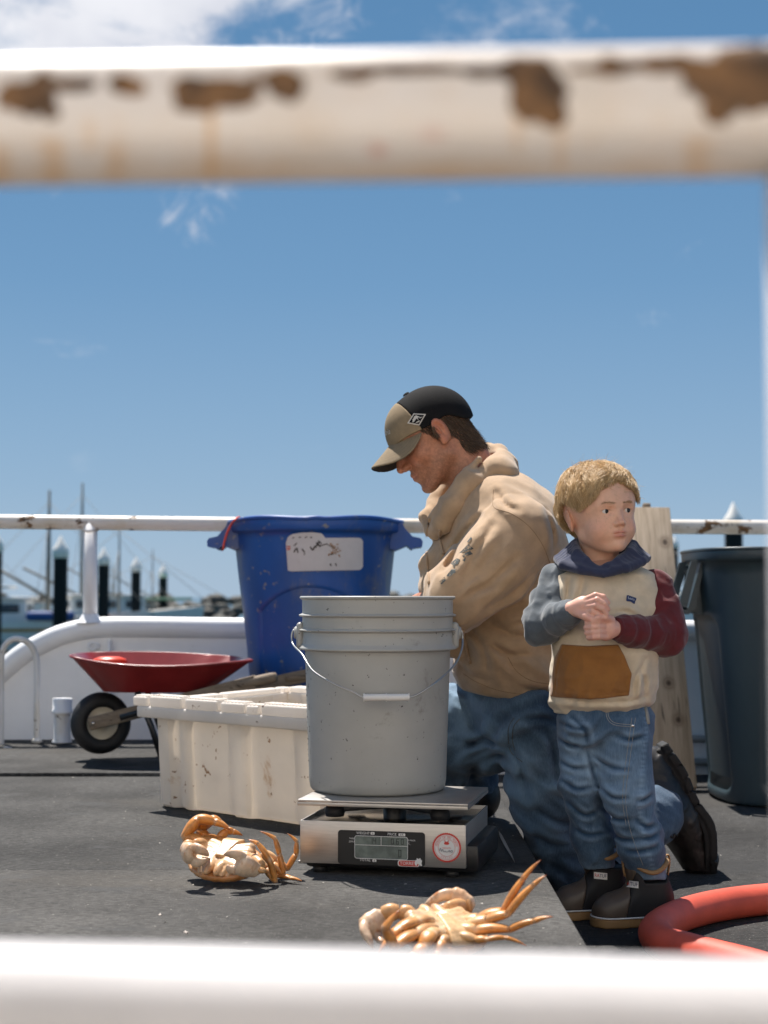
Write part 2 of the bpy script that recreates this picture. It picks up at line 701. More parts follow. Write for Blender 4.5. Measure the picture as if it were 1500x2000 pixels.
def paint_rust(name, white=(.72, .70, .66), amt=.5, scale=7.0, attr=False, stretch=(1, 1, 1)):
    """old white enamel with rust breaking through; attr: rust mask (and stain) from vertex colours"""
    m = bpy.data.materials.new(name)
    m.use_nodes = True
    g = NT(m.node_tree)
    co = g.n('ShaderNodeTexCoord', 3)
    st = g.scalev(co, stretch)
    n1 = g.noise(st, scale, 8, .65, dist=.2)
    n2 = g.noise(co, scale * 6, 4, .6)
    n3 = g.noise(g.scalev(st, (1, 1, .35)), scale * .8, 5, .6)
    w = g.mix(g.ramp(n3, .42, .78), white, (white[0] * .80, white[1] * .70, white[2] * .54))
    if attr:
        vc = g.t.nodes.new('ShaderNodeVertexColor')
        vc.layer_name = 'Col'
        sp = g.t.nodes.new('ShaderNodeSeparateColor')
        g.t.links.new(vc.outputs[0], sp.inputs[0])
        edge = g.math('ADD', sp.outputs[0], g.math('MULTIPLY', g.math('SUBTRACT', n2, .5), .5))
        mask = g.ramp(edge, .42, .58)
        w = g.mix(sp.outputs[1], w, (.62, .36, .14))
        w = g.mix(sp.outputs[2], w, (.55, .2, .14))
    else:
        mask = g.ramp(g.math('ADD', n1, g.math('MULTIPLY', n2, .12)), .80 - amt * .3, .84 - amt * .3)
    rust = g.mix(g.ramp(n2, .3, .7), (.055, .032, .018), (.22, .115, .048))
    c = g.mix(mask, w, rust)
    p = g.t.nodes.new('ShaderNodeBsdfPrincipled')
    g.set(p, 'Base Color', c)
    g.set(p, 'Roughness', g.math('ADD', .38, g.math('MULTIPLY', mask, .45)))
    b = g.n('ShaderNodeBump', 0, None, Strength=.5, Distance=.002, Height=g.math('SUBTRACT', g.math('MULTIPLY', n2, .3), g.math('MULTIPLY', mask, .7)))
    g.set(p, 'Normal', b)
    out = g.t.nodes.new('ShaderNodeOutputMaterial')
    g.t.links.new(p.outputs[0], out.inputs[0])
    return m


def deck_mat(name, base, speck=.5):
    m = bpy.data.materials.new(name)
    m.use_nodes = True
    g = NT(m.node_tree)
    co = g.n('ShaderNodeTexCoord', 3)
    rot = g.n('ShaderNodeMapping', 0, None, Vector=co, Rotation=(0, 0, .5), Scale=(1, 3.2, 1))
    n1 = g.noise(co, 2.3, 6, .62)
    n2 = g.noise(rot, 55, 4, .7)
    n3 = g.noise(co, 330, 2, .5)
    n4 = g.noise(g.scalev(co, (1, 2.2, 1)), 1.1, 5, .6)
    c = g.mix(g.ramp(n1, .3, .72), tuple(b * .62 for b in base), tuple(b * 1.35 for b in base))
    c = g.mix(g.ramp(n2, .32, .68), g.mix(1, c, (.55, .55, .55), 'MULTIPLY'), g.mix(1, c, (1.45, 1.45, 1.45), 'MULTIPLY'))
    c = g.mix(g.ramp(n4, .55, .75, 0, .35), c, (base[0] * 1.75, base[1] * 1.6, base[2] * 1.4))
    grit = g.ramp(n3, .69 - .05 * speck, .76 - .05 * speck)
    c = g.mix(g.math('MULTIPLY', grit, .55), c, (.42, .40, .37))
    v = g.n('ShaderNodeTexVoronoi', 0, None, Vector=co, Scale=38)
    sp = g.math('MULTIPLY', g.ramp(v, .05, .09, 1, 0), g.ramp(g.noise(co, 9, 2), .58, .66))
    c = g.mix(g.math('MULTIPLY', sp, .7), c, (.5, .47, .42))
    wet = g.math('MULTIPLY', g.ramp(g.noise(g.scalev(co, (1, 1.6, 1)), 4.5, 3, .5), .575, .66), .62)
    c = g.mix(wet, c, tuple(b * .35 for b in base))
    p = g.t.nodes.new('ShaderNodeBsdfPrincipled')
    g.set(p, 'Base Color', c)
    g.set(p, 'Roughness', g.math('SUBTRACT', .88, g.math('MULTIPLY', wet, .45)))
    g.set(p, 'Specular IOR Level', .25)
    hsum = g.math('ADD', g.math('MULTIPLY', n2, .7), g.math('MULTIPLY', n3, .6))
    g.set(p, 'Normal', g.n('ShaderNodeBump', 0, None, Strength=.9, Distance=.005, Height=hsum))
    out = g.t.nodes.new('ShaderNodeOutputMaterial')
    g.t.links.new(p.outputs[0], out.inputs[0])
    return m


def wood(name, a, b, axis=2, rough=.75, scale=1.0, knots=()):
    """grain runs along the given object axis; knots: world points the grain bends round"""
    m = bpy.data.materials.new(name)
    m.use_nodes = True
    g = NT(m.node_tree)
    co = g.n('ShaderNodeTexCoord', 3)
    s = [26 * scale] * 3
    s[axis] = 1.4 * scale
    v = g.scalev(co, tuple(s))
    n1 = g.noise(v, 2.2, 6, .62, dist=1.1)
    n2 = g.noise(v, 9, 4, .6)
    f = g.math('ADD', g.math('MULTIPLY', n1, .75), g.math('MULTIPLY', n2, .3))
    c = g.mix(g.ramp(f, .35, .72), a, b)
    c = g.mix(g.ramp(g.noise(v, 4.3, 3, .5), .63, .70), c, tuple(q * .42 for q in b))
    for kp in knots:
        d = g.n('ShaderNodeVectorMath', 1, dict(operation='DISTANCE'), i0=g.n('ShaderNodeVectorMath', 0, dict(operation='MULTIPLY'), i0=co, i1=(1, 0, .8)), i1=(kp[0], 0, kp[2] * .8))
        d = g.math('ADD', d, g.math('MULTIPLY', g.math('SUBTRACT', n1, .5), .012))
        ring = g.math('SINE', g.math('MULTIPLY', d, 900))
        mk = g.ramp(d, .012, .028, 1, 0)
        c = g.mix(g.math('MULTIPLY', mk, g.math('ADD', .45, g.math('MULTIPLY', ring, .2))), c, (.13, .075, .04))
        c = g.mix(g.ramp(d, .004, .010, .9, 0), c, (.06, .035, .02))
    p = g.t.nodes.new('ShaderNodeBsdfPrincipled')
    g.set(p, 'Base Color', c)
    g.set(p, 'Roughness', rough)
    g.set(p, 'Normal', g.n('ShaderNodeBump', 0, None, Strength=.5, Distance=.002, Height=f))
    out = g.t.nodes.new('ShaderNodeOutputMaterial')
    g.t.links.new(p.outputs[0], out.inputs[0])
    return m


def denim(name, dark, light, attr=True):
    """Col.r = wear"""
    m = bpy.data.materials.new(name)
    m.use_nodes = True
    g = NT(m.node_tree)
    co = g.n('ShaderNodeTexCoord', 3)
    vc = g.t.nodes.new('ShaderNodeVertexColor')
    vc.layer_name = 'Col'
    sp = g.t.nodes.new('ShaderNodeSeparateColor')
    g.t.links.new(vc.outputs[0], sp.inputs[0])
    n1 = g.noise(co, 14, 6, .65)
    n2 = g.noise(g.scalev(co, (420, 420, 70)), 1, 3, .6)
    f = g.math('ADD', sp.outputs[0], g.math('MULTIPLY', g.math('SUBTRACT', n1, .5), .18))
    f = g.math('ADD', f, g.math('MULTIPLY', g.math('SUBTRACT', n2, .5), .36))
    c = g.mix(g.ramp(f, .05, 1.0), dark, light)
    c = g.mix(g.math('MULTIPLY', sp.outputs[1], .8), c, (.50, .44, .34))
    p = g.t.nodes.new('ShaderNodeBsdfPrincipled')
    g.set(p, 'Base Color', c)
    g.set(p, 'Roughness', .85)
    g.set(p, 'Sheen Weight', .15)
    g.set(p, 'Normal', g.n('ShaderNodeBump', 0, None, Strength=.35, Distance=.0015, Height=g.math('ADD', n2, g.math('MULTIPLY', n1, .8))))
    out = g.t.nodes.new('ShaderNodeOutputMaterial')
    g.t.links.new(p.outputs[0], out.inputs[0])
    return m


def water_mat():
    m = bpy.data.materials.new('harbour_water')
    m.use_nodes = True
    g = NT(m.node_tree)
    co = g.n('ShaderNodeTexCoord', 3)
    n1 = g.noise(g.scalev(co, (1, .5, 1)), 2.5, 5, .6)
    p = g.t.nodes.new('ShaderNodeBsdfPrincipled')
    g.set(p, 'Base Color', (.015, .05, .06, 1))
    g.set(p, 'Roughness', .12)
    g.set(p, 'Normal', g.n('ShaderNodeBump', 0, None, Strength=.6, Distance=.1, Height=n1))
    out = g.t.nodes.new('ShaderNodeOutputMaterial')
    g.t.links.new(p.outputs[0], out.inputs[0])
    return m


m_front = paint_rust('chipped_white_enamel', (.70, .65, .61), attr=True)
m_frontw = M('white_enamel', (.60, .585, .59), .35, var=.05, bump=.1, bs=60)
m_rail = paint_rust('rusty_white_rail_paint', (.74, .69, .63), .62, 9.0, stretch=(1, 1, 1.4))
m_hull = M('white_hull_paint', (.86, .86, .87), .38, var=.05, vs=3, bump=.12, bs=26, dirt=(.52, .45, .36), dirt_amt=.12, ds=5, dirt2=(.28, .2, .13), d2amt=.02, d2s=22)
m_chip = paint_rust('chipped_white_paint', (.74, .74, .74), .38, 16)
m_deck = deck_mat('grey_non_slip_deck', (.055, .0535, .051))
m_deckf = deck_mat('worn_grey_non_slip_deck', (.073, .070, .066), .8)
m_low = deck_mat('dark_non_slip_deck', (.040, .039, .038))
m_edge = M('dark_deck_edge', (.025, .025, .026), .8)
m_water = water_mat()
m_bounce_slab = M('pale_concrete', (.60, .55, .49), .85, vs=2, bump=.2, bs=60)
m_bounce_wall = M('warm_white_paint', (.88, .82, .75), .5, var=.04)
m_bucket = M('grey_plastic', (.40, .395, .37), .42, var=.06, vs=7, bump=.08, bs=160, dirt=(.24, .225, .20), dirt_amt=.28, ds=13, dirt2=(.09, .085, .08), d2amt=.30, d2s=110)
m_wire = M('galvanised_wire', (.45, .45, .44), .35, metal=.9)
m_grip = M('white_plastic', (.75, .73, .70), .45, var=.04)
m_steel = M('brushed_stainless', (.50, .475, .445), .38, metal=.82, var=.07, vs=30, stretch=(1, 1, 12), bump=.05, bs=120, dirt=(.3, .26, .22), dirt_amt=.1, ds=30)
m_steel2 = M('polished_stainless', (.60, .58, .55), .18, metal=1.0, var=.06, vs=12)
m_blackp = M('black_plastic', (.012, .012, .013), .35)
m_black = M('black_rubber', (.013, .013, .014), .6, var=.2, dirt=(.06, .055, .05), dirt_amt=.2, ds=30)
m_lcd = M('lcd_glass', (.16, .19, .17), .2, var=.25, vs=40, coat=.3)
m_seg = M('lcd_segments', (.015, .02, .02), .4)
m_white = M('printed_white', (.75, .74, .72), .5, var=.05)
m_red = M('printed_red', (.60, .05, .035), .5, var=.08)
m_navyp = M('printed_navy', (.02, .03, .10), .5)
m_wbred = M('red_enamel', (.22, .018, .018), .32, var=.12, vs=12, dirt=(.24, .07, .05), dirt_amt=.15, ds=18, coat=.25)
m_orange = M('orange_red_plastic', (.75, .06, .02), .4)
m_cream = M('cream_plastic', (.66, .60, .48), .45, var=.06)
m_handle = wood('weathered_handle_wood', (.26, .20, .14), (.17, .125, .085), axis=0)
m_blue = M('blue_plastic', (.011, .078, .32), .42, var=.16, vs=5, bump=.08, bs=40, dirt=(.10, .125, .20), dirt_amt=.58, ds=7, dirt2=(.22, .22, .23), d2amt=.44, d2s=34, stretch=(1, 1, .5))
m_label = M('worn_white_label', (.62, .58, .58), .5, var=.06, dirt=(.40, .31, .24), dirt_amt=.16, ds=16)
m_scrawl = M('worn_black_lettering', (.09, .075, .07), .7, var=.5, vs=60)
m_cord = M('red_cord', (.65, .07, .03), .6)
m_crate = M('white_translucent_plastic', (.88, .82, .74), .42, var=.05, vs=5, dirt=(.58, .40, .24), dirt_amt=.30, ds=8, dirt2=(.30, .16, .07), d2amt=.36, d2s=30, trans=.42, bump=.08, bs=40)
m_greyb = M('dark_slate_plastic', (.034, .056, .068), .40, var=.14, vs=4, bump=.08, bs=60, dirt=(.10, .125, .14), dirt_amt=.22, ds=7, stretch=(1, 1, .4))
m_hose = M('red_rubber_hose', (.60, .090, .050), .55, var=.10, vs=16, bump=.1, bs=120, dirt=(.38, .10, .07), dirt_amt=.14, ds=20)
m_pile = M('black_piling', (.006, .009, .009), .9, var=.3, vs=2)
m_pcap = M('white_piling_cap', (.92, .86, .77), .5, var=.06)
m_crab = M('crab_shell', (1, 1, 1), .36, var=.20, vs=70, attr=True, bump=.22, bs=420, sss=.05, dirt=(.42, .15, .035), dirt_amt=.46, ds=38, dirt2=(.20, .08, .03), d2amt=.05, d2s=150, coat=.2, bd=.0012)
m_skin = M('sunburnt_skin', (1, 1, 1), .46, var=.16, vs=130, attr=True, sss=.08, bump=.35, bs=700, bd=.0008)
m_skinb = M('fair_skin', (1, 1, 1), .45, var=.04, vs=110, attr=True, sss=.12, bump=.14, bs=600, bd=.0006)
m_hairm = M('brown_hair', (1, 1, 1), .45, attr=True, var=.1)
m_hairb = M('blond_hair', (1, 1, 1), .42, attr=True, var=.08)
m_eyew = M('eye_white', (.62, .58, .55), .15)
m_eyem = M('shaded_eye', (.20, .15, .12), .2)
m_iris = M('dark_iris', (.018, .014, .012), .1)
m_tan = M('tan_fleece', (.44, .30, .185), .95, var=.10, vs=30, bump=.30, bs=600, sheen=.25, bd=.001, dirt=(.28, .17, .09), dirt_amt=.08, ds=8)
m_tanrib = M('tan_ribbing', (.42, .285, .175), .95, var=.10, vs=60, bump=.5, bs=300, stretch=(3, 3, .5), sheen=.2, bd=.001)
m_seam = M('dark_tan_stitching', (.25, .16, .085), .9)
m_print = M('faded_teal_print', (.06, .07, .07), .9, var=.4, vs=90, dirt=(.47, .31, .175), dirt_amt=.62, ds=85)
m_khaki = M('khaki_cotton', (.265, .195, .115), .9, var=.08, vs=80, bump=.3, bs=700, bd=.0008)
m_capb = M('black_cap_mesh', (.010, .0095, .010), .85, spec=.15, var=.25, vs=420, bump=.6, bs=520, bd=.0012)
m_capu = M('cap_fabric', (1, 1, 1), .85, attr=True, var=.08, vs=80, bump=.3, bs=500, bd=.0008)
m_thread = M('white_embroidery', (.62, .58, .52), .8)
m_jm = denim('dark_blue_denim', (.010, .034, .074), (.20, .32, .45))
m_jb = denim('mid_blue_denim', (.018, .054, .112), (.24, .36, .50))
m_boot = M('black_boot_leather', (.014, .012, .011), .45, var=.3, vs=40, bump=.4, bs=120, dirt=(.05, .042, .036), dirt_amt=.12, ds=30)
m_sole = M('black_lug_sole', (.008, .008, .008), .75, dirt=(.04, .035, .03), dirt_amt=.2, ds=60)
m_grayf = M('grey_fleece', (.085, .102, .118), .95, var=.12, vs=60, bump=.35, bs=600, sheen=.4, bd=.001)
m_maroon = M('maroon_fleece', (.105, .011, .015), .95, var=.14, vs=40, bump=.35, bs=600, sheen=.25, bd=.001)
m_navy = M('navy_fleece', (.026, .033, .072), .95, var=.14, vs=40, bump=.35, bs=600, sheen=.25, bd=.001)
m_beige = M('beige_fleece', (.62, .515, .375), .95, var=.08, vs=40, bump=.30, bs=600, sheen=.25, bd=.001)
m_brown = M('ochre_brown_fleece', (.28, .118, .027), .95, var=.10, vs=30, bump=.30, bs=600, sheen=.25, bd=.001)
m_neo = M('black_neoprene', (.010, .010, .012), .7, var=.2, vs=50)
m_toe = M('brown_rubber', (.085, .063, .047), .45, var=.08, vs=20)
m_gum = M('gum_rubber_sole', (.33, .195, .085), .55, var=.1, vs=20)
m_lining = M('tan_boot_lining', (.30, .17, .075), .85, var=.1)
m_boatw = M('white_boat_paint', (.72, .70, .65), .4, var=.06, vs=1.2)
m_boatg = M('grey_boat_paint', (.33, .34, .34), .5, var=.08, vs=1.2)
m_ochre = M('ochre_boat_stripe', (.45, .26, .10), .5)
m_glassd = M('dark_cabin_glass', (.03, .04, .05), .08, var=.1)
m_mast = M('weathered_mast', (.13, .135, .12), .6, var=.15)
m_rope = M('rigging_line', (.35, .33, .30), .7)
m_tarp = M('blue_tarpaulin', (.02, .075, .25), .6, var=.15)
m_buoy = M('orange_buoy_vinyl', (.70, .20, .06), .4)
m_rock = M('breakwater_stone', (.105, .10, .085), .85, var=.45, vs=1.2, bump=.4, bs=6, bd=.1)
m_green = M('green_awning', (.05, .16, .10), .6)
m_jacket = M('dark_blue_jacket', (.03, .04, .09), .8)
m_shell = M('white_shell', (.70, .62, .55), .5)
m_grit = M('pale_grit', (.30, .28, .25), .8, var=.6, vs=25)
m_strip = M('grey_paint_flake', (.30, .27, .24), .6)
m_crate2 = M('white_plastic_rim', (.93, .88, .82), .42, var=.05, vs=5, dirt=(.58, .40, .24), dirt_amt=.18, ds=12, dirt2=(.20, .10, .04), d2amt=.36, d2s=45, trans=.42)


# ------------------------------------------------------------------ the deck, the water
EX = 0.295                                             # the raised deck ends here; the lower deck runs on to starboard


def structure(name, VF, mat, smooth=False):
    return put(name, VF, mat, None, smooth, kind='structure')


structure('water', (np.array([(-4000, -200, -1.9), (4000, -200, -1.9), (4000, 5000, -1.9), (-4000, 5000, -1.9)]), [(0, 1, 2, 3)]), m_water)
# raised deck: solid, with a step down at x = EX
structure('raised_deck', box(((-4.5 + EX) / 2, 2.8, -.09), (EX + 4.5, 6.0, .16)), m_edge)
# its rubber covering in three strips with open seams between them
def strip(x0, x1, y0, y1, z0, z1, bv=.003):
    return box(((x0 + x1) / 2, (y0 + y1) / 2, (z0 + z1) / 2), (x1 - x0, y1 - y0, z1 - z0), None, bv, 2)
structure('deck_covering', strip(-4.5, EX + .002, -.2, 2.905, -.01, .0), m_deckf)
structure('deck_covering', strip(-4.5, EX + .001, 2.909, 4.40, -.01, -.001), m_deck)
structure('deck_covering', strip(-4.5, EX + .001, 4.432, 5.28, -.01, .006), m_deck)
structure('deck_covering', strip(-4.5, EX + .001, 5.305, 5.50, -.01, .002), m_deck)
structure('lower_deck', box((2.4, 2.8, LOW - .05), (4.2, 6.0, .10)), m_low)
# hull side under the deck
structure('hull_side', box((0, 2.8, -1.05), (8.9, 5.9, 1.75)), m_hull)

# unseen pale slab and white wall added behind the camera to bounce fill light
structure('bounce_slab', box((0, -4.2, -.35), (16, 7.6, .3)), m_bounce_slab)  # added out of view, sends sunlight back onto the shaded fronts
wh = thing('bounce_wall', (0, -3.2, 0), 'unseen white wall with roof and windows, added behind the camera for bounce light', 'bounce_wall')
put('wall', box((0, -3.2, 2.35), (14.0, 2.0, 5.2), None, .06), m_bounce_wall, wh)
put('roof', box((0, -3.2, 5.02), (14.4, 2.4, .12), None, .04), m_bounce_wall, wh)
for k in range(5):
    wn = put('window', box((-3.4 + k * 1.7, -2.195, 2.75), (.9, .03, .6), None, .02), m_glassd, wh)
    put('frame', box((-3.4 + k * 1.7, -2.202, 2.75), (1.0, .02, .7), None, .008), m_bounce_wall, wn)

# grit and crumbs on the deck, far too many to count
_r = np.random.default_rng(8)
_gv, _gf = [], []
for _k in range(1500):
    _y = 1.7 + 2.9 * _r.uniform() ** 1.6
    _x = _r.uniform(-.28, .28) * _y
    _z = 0.0005 if _x < EX and _y < 4.39 else (LOW + .0005 if _x > EX + .01 else None)
    if _z is None:
        continue
    _s = .0006 + .0016 * _r.uniform() ** 3
    _q = _r.normal(size=(4, 3)) * _s
    _q[:, 2] = np.abs(_q[:, 2]) * .6 + _z
    _q[:, 0] += _x
    _q[:, 1] += _y
    _b = len(_gv)
    _gv += list(_q)
    _gf += [(_b, _b + 1, _b + 2), (_b, _b + 2, _b + 3), (_b, _b + 3, _b + 1), (_b + 1, _b + 3, _b + 2)]
put('grit', (np.array(_gv), _gf), m_grit, None, False, kind='stuff')

# ------------------------------------------------------------------ near railing (out of focus, right in front of the lens)
rl = thing('front_railing', W(750, 1165, .62), 'blurred white pipe railing close to the camera with a rust-chipped top bar', 'railing')


def long_pipe(a, b, r, nl, ns, ext=.0):
    a, b = np.asarray(a), np.asarray(b)
    d = b - a
    pts = [a + d * t for t in np.linspace(-ext, 1 + ext, nl)]
    return tube(pts, r, ns, hint=(0, 0, 1), cap=True)


yl, yr = .640, .616
ta, tb = W(0, 240, yl), W(1500, 217, yr)
r_top = 126 / 3000 * .628 * .92
V, Fc = long_pipe(ta, tb, r_top, 420, 72, .35)
# the bar is a softly squared section
_t = ((V - ta) @ (tb - ta)) / ((tb - ta) @ (tb - ta))
_o = V - (ta + _t[:, None] * (tb - ta))
_a = np.arctan2(_o[:, 2], -_o[:, 1]) - .26
V = V + _o * ((np.abs(np.cos(_a)) ** 3.0 + np.abs(np.sin(_a)) ** 3.0) ** (-1 / 3.0) * .985 - 1)[:, None]
# rust: patches given along the bar in picture positions, plus streaks running down from them
dxy = (tb - ta)
tt = ((V - ta) @ dxy) / (dxy @ dxy)
ang = (V - (ta + tt[:, None] * dxy))[:, 2] / r_top
cl = ta + tt[:, None] * dxy
px, py = project(V)
front = sst(-(V - cl)[:, 1] / r_top, -.75, -.1)
pat = np.zeros(len(V))
NN = np.stack([px / 46, py / 46, np.zeros_like(px)], 1)
wob = fbm(NN, 3) * .55
for cx, cy, rx, ry in ((60, 195, 52, 36), (98, 222, 22, 14), (150, 166, 40, 15), (240, 168, 30, 16), (420, 180, 84, 28), (385, 200, 40, 20), (555, 168, 32, 24), (690, 146, 30, 9),
                       (820, 136, 85, 9), (950, 142, 42, 11), (1055, 180, 50, 46), (1082, 222, 26, 26), (1000, 140, 60, 16), (1180, 136, 70, 9), (1300, 128, 100, 10),
                       (1470, 160, 100, 50), (1410, 205, 30, 34), (1600, 180, 80, 60), (-120, 180, 60, 40), (-260, 190, 40, 30), (1760, 170, 60, 40)):
    q = np.sqrt(((px - cx) / rx) ** 2 + ((py - cy) / ry) ** 2)
    pat = np.maximum(pat, np.clip(1.45 - .75 * q + wob * .5, 0, 1))
band = np.exp(-((py - 116) / 20) ** 2) * sst(px, 540, 1000) * np.clip(.55 + .75 * wob, 0, 1)
stain = np.zeros(len(V))
for cx, w, y0, y1, s in ((412, 9, 200, 340, .8), (105, 24, 270, 345, .55), (225, 20, 280, 345, .4), (1360, 28, 270, 345, .45), (1010, 12, 220, 290, .4), (1095, 14, 240, 320, .45), (175, 14, 230, 290, .4), (850, 200, 315, 350, .28), (460, 110, 300, 350, .3), (1240, 60, 300, 350, .28), (0, 20, 280, 350, .5)):
    stain = np.maximum(stain, s * np.exp(-((px - cx) / w) ** 2) * sst(py, y0 - 20, y0 + 20) * (1 - sst(py, y1, y1 + 25)))
redm = .75 * np.exp(-((px - 738) / 16) ** 2 - ((py - 293) / 10) ** 2) + .3 * np.exp(-((px - 845) / 26) ** 2 - ((py - 262) / 16) ** 2)
put('top_bar', (V, Fc), m_front, rl, True, np.stack([np.maximum(pat * front, band * .72), np.clip(stain + .16 * wob + .20 * sst(py, 300, 350), 0, 1) * front, redm * front], 1))
ba_, bb_ = W(0, 1972, yl), W(1500, 2012, yr)
put('bottom_bar', long_pipe(ba_, bb_, 129 / 3000 * .628, 60, 64, .35), m_frontw, rl)
pc = W(1642, 1000, yr)
put('post', tube([(pc[0], pc[1], W(1642, 2300, yr)[2] - .1), (pc[0], pc[1], tb[2])], 132 / 3000 * yr, 48), m_frontw, rl)

# ------------------------------------------------------------------ rear railing and bulwark
YB = 5.5
rr = thing('rear_railing', W(176, 1225, YB), 'long rust-flecked white pipe railing standing on the bulwark behind the bins', 'railing')
put('top_bar', tube([W(-1300, 1013, YB), W(-420, 1017, YB), W(0, 1019, YB), W(440, 1024, YB), W(800, 1027, YB), W(1330, 1029, YB), W(1500, 1030, YB), W(2050, 1034, YB), W(3050, 1039, YB)], 14.2 / 545, 24), m_rail, rr)
put('post', tube([W(176, 1228, YB), W(176, 1020, YB)], 14.3 / 545, 24), m_hull, rr)
put('weld_collar', tube([W(176, 1216, YB), W(176, 1208, YB), W(176, 1199, YB)], [.052, .037, .0268], 24, cap=False), m_hull, rr)
put('weld_bead', tube(catmull([W(176, 1036, YB) + np.array((math.cos(a) * .027, math.sin(a) * .027, .004 * math.cos(2 * a))) for a in np.linspace(0, 2 * math.pi, 13)[:-1]], 3, True), .0045, 8, True), m_rail, rr)
put('post', tube([W(-380, 1480, YB), W(-380, 1020, YB)], 14.3 / 545, 16), m_hull, rr)
for px_ in (1720, 2500):
    put('post', tube([W(px_, 1230, YB), W(px_, 1032, YB)], 14.3 / 545, 16), m_hull, rr)
put('post', tube([W(-1290, 1480, YB), W(-1290, 1018, YB)], 14.3 / 545, 16), m_hull, rr)

bw = thing('bulwark', W(300, 1445, YB), 'low white steel bulwark with a rounded cap curving down at the left', 'wall')
cap_px = [(-420, 1490), (-200, 1440), (-70, 1374), (-10, 1324), (40, 1281), (80, 1258), (118, 1241), (165, 1229), (215, 1225), (300, 1225), (470, 1227), (900, 1229), (1350, 1232), (1600, 1234), (2050, 1238), (3050, 1243)]
cp = catmull([W(x, y, YB) for x, y in cap_px], 10)
put('cap_rail', tube(cp, 20.5 / 545, 28), m_hull, bw)
nb = len(cp)
Vw, Fw = [], []
for i, p in enumerate(cp):
    base = LOW - .05
    for yy in (YB - .006, YB + .006):
        Vw += [(p[0], yy, base), (p[0], yy, p[2])]
for i in range(nb - 1):
    a = i * 4
    Fw += [(a, a + 4, a + 5, a + 1), (a + 2, a + 3, a + 7, a + 6)]
put('plate', (np.array(Vw), Fw), m_hull, bw)
for xx in (215, 640, 1180):
    q0, q1 = W(xx, 1440, YB - .03), W(xx, 1250, YB - .015)
    put('stiffener', bar(q0 + np.array((0, 0, -.02)), q1, .045, .008, (0, 1, 0)), m_hull, bw)
fit = W(182, 1262, YB - .02)
put('lashing_eye', joinm(tube(catmull([fit + np.array((math.cos(a) * .014, -.008, math.sin(a) * .012)) for a in np.linspace(0, 2 * math.pi, 11)[:-1]], 3, True), .004, 8, True), box(fit + np.array((0, .006, 0)), (.045, .012, .02), None, .003)), m_hull, bw)
for yy in (1444, 1489):
    put('pipe', tube([W(1180, yy - 2, YB - .04), W(3000, yy + 12, YB - .04)], .0135, 14), m_boatg, bw)

hp = thing('hoop_rail', G(72, 1447), 'bent white pipe hoop with chipped paint against the bulwark at far left', 'handrail')
YH = 5.33
put('hoop', tube(catmull([W(2, 1470, YH), W(2, 1380, YH), W(2, 1300, YH), W(6, 1268, YH), W(20, 1251, YH), W(38, 1248, YH), W(56, 1256, YH), W(68, 1275, YH), W(72, 1300, YH), W(72, 1380, YH), W(72, 1452, YH)], 8), 6.2 / 563, 14), m_chip, hp)
put('foot_weld', tube([W(72, 1449, YH), W(72, 1441, YH)], [.02, .0115], 14), m_chip, hp)

vp = thing('vent_pipe', G(121, 1452), 'stubby white deck vent pipe with a screw cap beside the hoop', 'pipe')
c0 = W(121, 1450, 5.28)
put('pipe', lathe([(.0, 0), (.034, 0), (.0335, .004), (.0285, .012), (.028, .105)], 32, c0), m_chip, vp)
put('cap', lathe([(.0285, .098), (.0345, .098), (.0355, .101), (.0355, .112), (.0335, .114), (.0335, .146), (.032, .150), (.0, .151)], 32, c0), m_hull, vp)

# ------------------------------------------------------------------ harbour behind
WZ = -1.9
pl0 = thing('mooring_piling', (0, 0, 0), 'x', 'piling', 'black mooring pilings with white cone caps')
put('pile', lathe([(.2, 0), (.2, 5.0)], 28), m_pile, pl0)
put('cone_cap', lathe([(.0, 5.62), (.01, 5.61), (.125, 5.36), (.212, 5.235), (.222, 5.20), (.222, 4.98), (.2, 4.975)], 28), m_pcap, pl0)
pile_spots = [  # px centre, tip py, width px, label
    (119, 1045, 28, 'tallest black piling with a white cone cap left of the rail post'),
    (203, 1068, 22, 'black piling with a white cone cap just right of the rail post'),
    (266, 1087, 18.5, 'third black piling from the rail post towards the blue bin, white cone cap'),
    (319, 1102, 16, 'smallest black piling with a white cone cap, nearest the blue bin'),
    (-10, 1030, 30, 'black piling cut off by the left edge of the photo'),
    (1432, 980, 35, 'black piling whose white cone rises above the rail over the grey bin'),
    (1317, 1046, 15, 'thin dark piling right behind the leaning plank'),
    (1341, 1078, 15, 'short piling with a white cone between the plank and the grey bin'),
]
for i, (x, tip, w, lab) in enumerate(pile_spots):
    o = pl0 if i == 0 else copy_tree(pl0)
    Y = F * .4 / w
    t = W(x, tip, Y)
    o.location = (t[0], t[1], t[2] - 5.62)
    o['label'] = lab


def hull_mesh(L, B, H, sheer=.35):
    """pointed bow at +x, transom at -x, waterline at z = 0"""
    V, Fc = [], []
    n = 14
    for i in range(n + 1):
        t = i / n
        x = -L / 2 + L * t
        w = B / 2 * (1 - max(0, (t - .45) / .55) ** 2.2)
        z = H * (1 + sheer * max(0, t - .3) ** 1.6 * 1.6)
        fl = .72 + .2 * (1 - t)
        V += [(x - .02 * L * 0, -w, z), (x - .03 * L * t, -w * fl, -.35), (x - .03 * L * t, w * fl, -.35), (x, w, z)]
    for i in range(n):
        a = i * 4
        Fc += [(a, a + 1, a + 5, a + 4), (a + 2, a + 3, a + 7, a + 6), (a + 3, a, a + 4, a + 7)]
    Fc += [(0, 3, 2, 1)]
    return np.array(V), Fc


